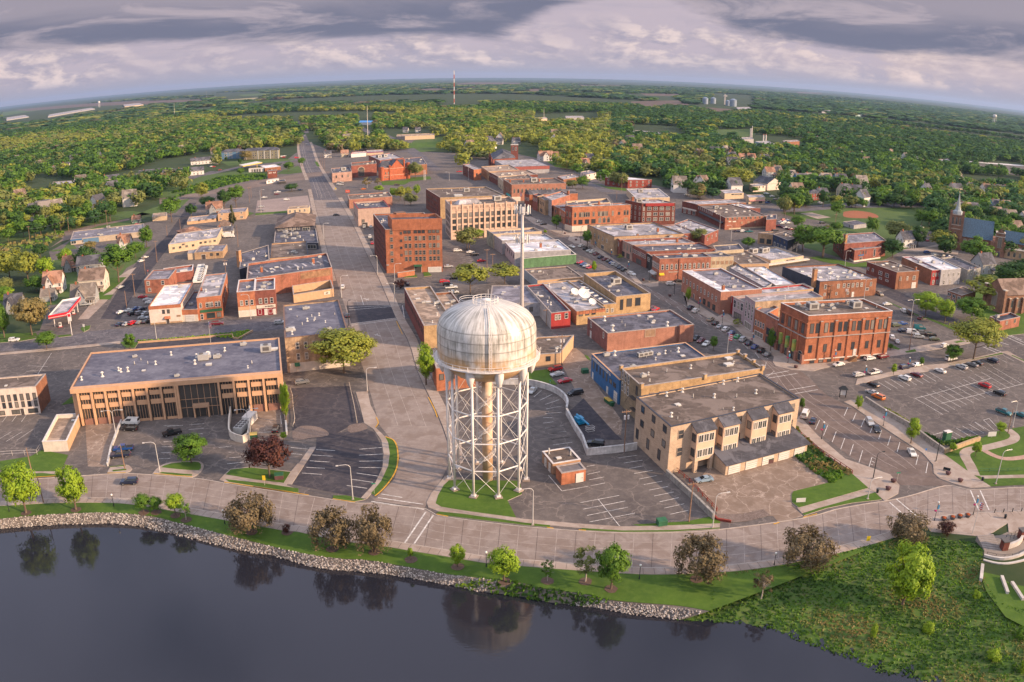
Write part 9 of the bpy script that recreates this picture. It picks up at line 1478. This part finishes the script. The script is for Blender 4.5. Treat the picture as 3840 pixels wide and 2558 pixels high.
for it in(('m',1075,848,'large brown planter on the curved corner below the apartments'),('m',1124,776,'small brown planter beside the green street sign'),('m',1752,772,'large brown planter on the park side corner'),('m',1638,705,'brown planter at the end of the bench'),('r',955,1415,'large brown planter at the corner of the brick hall'),('i',1440,1300,'dark planter at the salmon block corner'),('i',1205,1160,'brown planter before the orange corner building'),('i',515,748,'brown planter at the orange corner block'),('i',612,805,'brown planter on the round island')):pot(*it)
for it in(('m',975,875,'black ribbed bin on the curved corner'),('m',1962,762,'black ribbed bin on the park side corner'),('m',2175,1115,'black ribbed bin on the plaza')):o=TH_('litter_bin',it[3],'litter bin',G(*it[:3]));g=MB();g.lathe([(.28,0),(.36,.9),(.4,.92),(.4,1.0),(.3,1.02)],LK_,12);g.build('bin',o);g=MB();g.lathe([(.4,1.02),(.25,1.2),(.02,1.22)],LK_,12);g.build('lid',o)
o=TH_('park_bench','dark bench on the park side corner pavement','bench',G('m',1625,670),R(-35));g=MB();g.box(-1,-.25,.42,1,.25,.5,LK_);g.build('seat',o);g=MB();g.box(-1,.2,.5,1,.28,1.0,LK_);g.build('backrest',o)
for q in(-.85,.85):g=MB();g.box(q-.05,-.22,0,q+.05,.22,.42,LK_);g.build('leg',o)
for k_,q in EN(((1465,985),(1487,1003),(1512,1022),(1545,1050))):o=TH_('wheelie_bin',f'dark green wheeled bin with a yellow lid, {ORD[k_]} from the top beside the blue hall','bin',G('s',q[0],q[1]+20),R(-60),'green bins beside the blue hall');g=MB();g.hexa([(-.45,-.5,0),(.45,-.5,0),(.45,.5,0),(-.45,.5,0),(-.6,-.65,1.2),(.6,-.65,1.2),(.6,.65,1.2),(-.6,.65,1.2)],GREENM);g.build('body',o);g=MB();g.box(-.62,-.67,1.2,.62,.67,1.32,paint('lid_yellow',(.6,.38,.05),.5)if k_<3 else GREENM);g.build('lid',o)
for it in(('s',1150,585,'big dark green skip in the alley above the black minivan'),('c',1335,950,'brown skip in front of the garages'),('y',1800,730,'green skip with a yellow lid by the fenced enclosure'),('t',1665,1155,'green transformer box on the verge below the marked lot'),('y',2115,1230,'grey transformer box under the purple tree'),('z',1080,1010,'tall dark green cabinet with a pale top in the hedge')):o=TH_('skip'if 'skip'in it[3]else 'utility_box',it[3],'skip'if 'skip'in it[3]else 'utility box',G(*it[:3]),R(14));g=MB();g.box(-1.1,-.8,0,1.1,.8,1.3 if 'tall'not in it[3]else 2.8,GREENM if 'brown'not in it[3]and 'grey'not in it[3]else PLT);g.build('body',o);g=MB();g.hexa([(-1.15,-.85,1.3),(1.15,-.85,1.3),(1.15,.85,1.3),(-1.15,.85,1.3),(-1.1,-.8,1.4),(1.1,-.8,1.4),(1.1,.8,1.55),(-1.1,.8,1.55)]if 'tall'not in it[3]else[(-1.15,-.85,2.8),(1.15,-.85,2.8),(1.15,.85,2.8),(-1.15,.85,2.8),(-1.1,-.8,3.0),(1.1,-.8,3.0),(1.1,.8,3.0),(-1.1,.8,3.0)],YELC if 'yellow'in it[3]else COPW if 'tall'in it[3]else GREENM);g.build('lid',o)
o=TH_('map_kiosk','black roofed information kiosk with a lit map panel on the corner','kiosk',G('c',1880,470),R(-15));g=MB();[g.box(q-.12,-.12,0,q+.12,.12,2.8,LK_)for q in(-1,1)];g.build('post',o);g=MB();g.box(-.88,-.05,.8,.88,.05,2.4,HW);g.build('panel',o);g=MB();g.hexa([(-1.6,-.8,2.8),(1.6,-.8,2.8),(1.6,.8,2.8),(-1.6,.8,2.8),(-.5,-.1,3.9),(.5,-.1,3.9),(.5,.1,3.9),(-.5,.1,3.9)],LK_);g.build('roof',o)
def WR(name,label,pts,h,t,m,cap=None,z=0.0,cat='wall'):
 L_=pts;A_=OF(L_,t/2);B_=OF(L_,-t/2);g=MB();n=len(L_);i=g.mid(m)
 o=TH_(name,label,cat,L_[0]);q0=L_[0]
 for a in RA(n-1):g.hexa([A_[a]-q0+V3((0,0,-.3)),B_[a]-q0+V3((0,0,-.3)),B_[a+1]-q0+V3((0,0,-.3)),A_[a+1]-q0+V3((0,0,-.3)),A_[a]-q0+V3((0,0,h)),B_[a]-q0+V3((0,0,h)),B_[a+1]-q0+V3((0,0,h)),A_[a+1]-q0+V3((0,0,h))],m)
 g.build('wall',o);g=MB();A_=OF(L_,t/2+.06);B_=OF(L_,-t/2-.06)
 for a in RA(n-1):g.hexa([A_[a]-q0+V3((0,0,h)),B_[a]-q0+V3((0,0,h)),B_[a+1]-q0+V3((0,0,h)),A_[a+1]-q0+V3((0,0,h)),A_[a]-q0+V3((0,0,h+.12)),B_[a]-q0+V3((0,0,h+.12)),B_[a+1]-q0+V3((0,0,h+.12)),A_[a+1]-q0+V3((0,0,h+.12))],cap or m)
 g.build('coping',o);o.location.z=z;return o
PW=mat('peeling_white',(.55,.53,.52),.85,.2,.5,streak=.4)
WR('retaining_wall','curved peeling white wall around the striped lot behind the water tower',SN(PT('s','-300,740 0,752 280,760 500,800 700,870 830,960 890,1060 880,1170'),4),1.9,.5,PW);WR('retaining_wall','straight peeling white wall from the curved wall to the apartments',PT('s','880,1200 1000,1420 1110,1590')+PT('t','790,340 1000,320 1220,295 1370,270'),2.0,.45,PW)
WR('stone_wall','grey stone wall beside the big car park hedge',PT('m','860,15 1020,120 1280,265 1450,400 1600,505'),1.6,.6,mat('ashlar',(.30,.27,.25),.9,.2,1.2));WR('stone_wall','golden stone wall curving away from the grey one into the park lawn',PT('m','1600,505 1700,470 1830,420 1935,385'),1.3,.6,mat('gold_ashlar',(.42,.30,.18),.9,.15,1.2));WR('retaining_wall','grey concrete block wall stepping down beside the marked lot',PT('c','585,1045 700,1150 800,1240 930,1370'),1.6,.5,mat('block_grey',(.30,.28,.26),.9,.2,1.0))
WR('driveway_wall','white low wall along the office driveway',PT('y','222,450 150,620 60,860 15,1075'),.9,.4,PW);WR('driveway_wall','white low wall between the driveway and the tall hedge',PT('y','2165,80 2185,400 2210,690'),1.0,.4,PW);WR('plant_enclosure','white screen wall with a rounded corner around the cooling plant',SN(PT('y','1535,300 1520,490 1508,600 1530,740 1740,755 1760,330'),3),2.2,.3,WHW);WR('planter_wall','tan planter wall at the right end of the planted strip behind the offices',PT('b','2230,338 2110,405 2060,402 2052,372 1600,412 1220,442'),.6,.4,STUC)
o=TH_('cooling_plant','long grey cooling unit with round fans inside the white enclosure','cooling unit',G('y',1660,640),R(84));g=MB();g.box(-3,-1.3,.4,3.4,1.3,2.2,UNITM);g.build('casing',o);g=MB();g.box(3.6,-1.4,.2,8.5,1.4,2.6,FRW);g.build('louvre_house',o)
for q in(-2,-.6,.8,2.2):
 for r_ in(-.62,.62):g=MB();g.tube([(q,r_,2.2),(q,r_,2.35)],.5,UNITD,10);g.build('fan',o)
def rail(name,label,pts,h,m,gap=1.6,bars=(1.0,.5),r_=.05):
 o=TH_(name,label,'railing',pts[0]);q0=pts[0];L_=RS(pts,max(2,int(sum((b-a).length for a,b in zip(pts,pts[1:]))/gap)));g=MB()
 for q in bars:g.tube([p-q0+V3((0,0,h*q))for p in L_],r_,m,4)
 g.build('rail',o);g=MB();[g.tube([p-q0,p-q0+V3((0,0,h))],r_*1.2,m,4)for p in L_];g.build('posts',o)
RR=mat('rail_red',(.26,.05,.035),.8,.15);rail('railing','long dark red railing beside the shrub bed and pavement',PT('c','1515,700 1700,865 1950,1035'),1.1,RR,2.2,r_=.1);rail('railing','dark red railing stepping down beside the concrete yard',PT('c','640,1000 760,1100 850,1200 955,1310'),1.1,RR,2.2,r_=.1);WR('kerb_beam','dark red sleeper edge below the stepping railing',PT('c','610,1035 800,1210 900,1320 960,1375 1060,1392'),.5,.35,RR,cat='edging')
rail('fence','dark green iron fence on the park lawn',PT('m','1935,680 2354,672 2700,665'),1.1,GREENM,2.5);rail('guard_rail','low pale guard rail along the leaning willow gravel edge',PT('l','845,140 870,250 890,340 915,485'),.6,BARKP,2.4,(1.0,),.12);rail('guard_rail','low pale guard rail beside the tall narrow hedge',PT('l','325,190 345,250 352,350 368,470 350,525'),.6,BARKP,2.6,(1.0,),.12);rail('fence','chain fence at the left lawn',PT('a','-100,250 130,232 300,228 330,180'),1.6,GAL,3)
for k_ in RA(5):o=TH_('bollard',f'dark bollard, {ORD[k_]} from the left at the plaza kerb','bollard',G('m',2075+k_*84,1062-k_*4.0));g=MB();g.tube([(0,0,0),(0,0,1.0)],.12,LK_,8);g.build('post',o);g=MB();g.lathe([(.14,1.0),(.16,1.06),(.02,1.15)],LK_,8);g.build('cap',o)
arcs=['1975,392 2080,418 2180,422 2290,398 2354,370 2500,300','1965,445 2080,474 2200,478 2354,445 2520,390','1965,508 2080,543 2200,550 2354,514 2540,450','2120,565 2200,604 2300,600 2420,565 2560,510','2230,645 2354,660 2480,630 2600,590'];LV_=[]
for k_,s_ in EN(arcs):LV_.append(SN(PT('n',s_,-.1-.45*k_),5))
g=MB();tc_=GM('terrace',(.24,.2,.17),(.18,.15,.13),(.33,.29,.26))
FP(g,PT('n','1990,200 2130,190 2354,90 2700,20 2700,250 2500,300 2354,370 2290,398 2180,422 2080,418 1975,392'),.05,tc_)
for a,b_ in zip(LV_,LV_[1:]):
 P_,Q_=RS(a,30),RS(b_,30)
 for i_ in RA(29):g.face([P_[i_]+V3((0,0,.02)),Q_[i_]+V3((0,0,.32)),Q_[i_+1]+V3((0,0,.32)),P_[i_+1]+V3((0,0,.02))],tc_)
tag(g.build('terrace'),kind='structure')
for k_,l_ in EN(LV_):WR('terrace_wall',f'curved pale stone step wall, {ORD[k_]} from the top of the lakeside amphitheatre',[V3((p.x,p.y,0))for p in RS(l_,16)],.62,.5,SM[3],z=-.1-.35*k_)
WR('terrace_wall','curved pale stone wall with a black rail above the amphitheatre',SN(PT('n','2165,325 2240,305 2310,270 2345,200'),4),1.3,.5,SM[3]);rail('railing','black curved railing on top of the amphitheatre wall',SN(PT('n','2175,250 2240,230 2320,185'),3),2.0,LK_,1.2);rail('railing','black railing along the top amphitheatre step',PT('n','2000,385 2100,408 2200,410 2300,385'),1.1,LK_,1.5)
for k_,(x_,y_)in EN(((2160,320),(2325,220))):o=TH_('brick_pier',['red brick pier beside the stone stairs','red brick pier at the right edge above the terraces'][k_],'pier',G('n',x_,y_));g=MB();g.box(-.8,-.8,0,.8,.8,2.3,DKB);g.build('shaft',o);g=MB();g.box(-.95,-.95,2.3,.95,.95,2.55,UNITD);g.build('cap',o)
o=TH_('stone_stairs','grey stone stairs going down beside the brick pier','stairs',G('n',2060,330));g=MB();[g.box(-2.3,q*.5,0,2.3,q*.5+.5,.15+q*.16,SM[1])for q in RA(9)];g.build('steps',o)
PL('lawn','n','1935,530 2120,570 2230,650 2354,670 2700,700 2700,1000 2354,1050 2180,960 2000,720',LAWN,.06,0,0)
for k_,s_ in EN(('1960,480 1945,620','2140,590 2195,745','2235,645 2340,805')):WR('low_stone_wall',f'short white stone wall running downhill, {ORD[k_]} from the left by the terraces',PT('n',s_),.6,.6,SM[3])
hb=MB();hb.hexa([(-22000,-300,-3.5),(22000,-300,-3.5),(22000,30000,-3.5),(-22000,30000,-3.5),(-22000,-300,230),(22000,-300,230),(22000,30000,230),(-22000,30000,230)],None)
HZ=bpy.data.materials.new('haze_air');HZ.use_nodes=True;N=HZ.node_tree.nodes;[N.remove(q)for q in list(N)if q.type=='BSDF_PRINCIPLED'];pv=N.new('ShaderNodeVolumePrincipled');SI(pv,'Color',(.45,.64,1.0,1));SI(pv,'Density',2.6e-5);SI(pv,'Anisotropy',.2)
HZ.node_tree.links.new(pv.outputs[0],[q for q in N if q.type=='OUTPUT_MATERIAL'][0].inputs['Volume']);hb.m=[HZ];o=hb.build('haze');tag(o,'pale blue evening haze over the far plain','haze',kind='stuff')
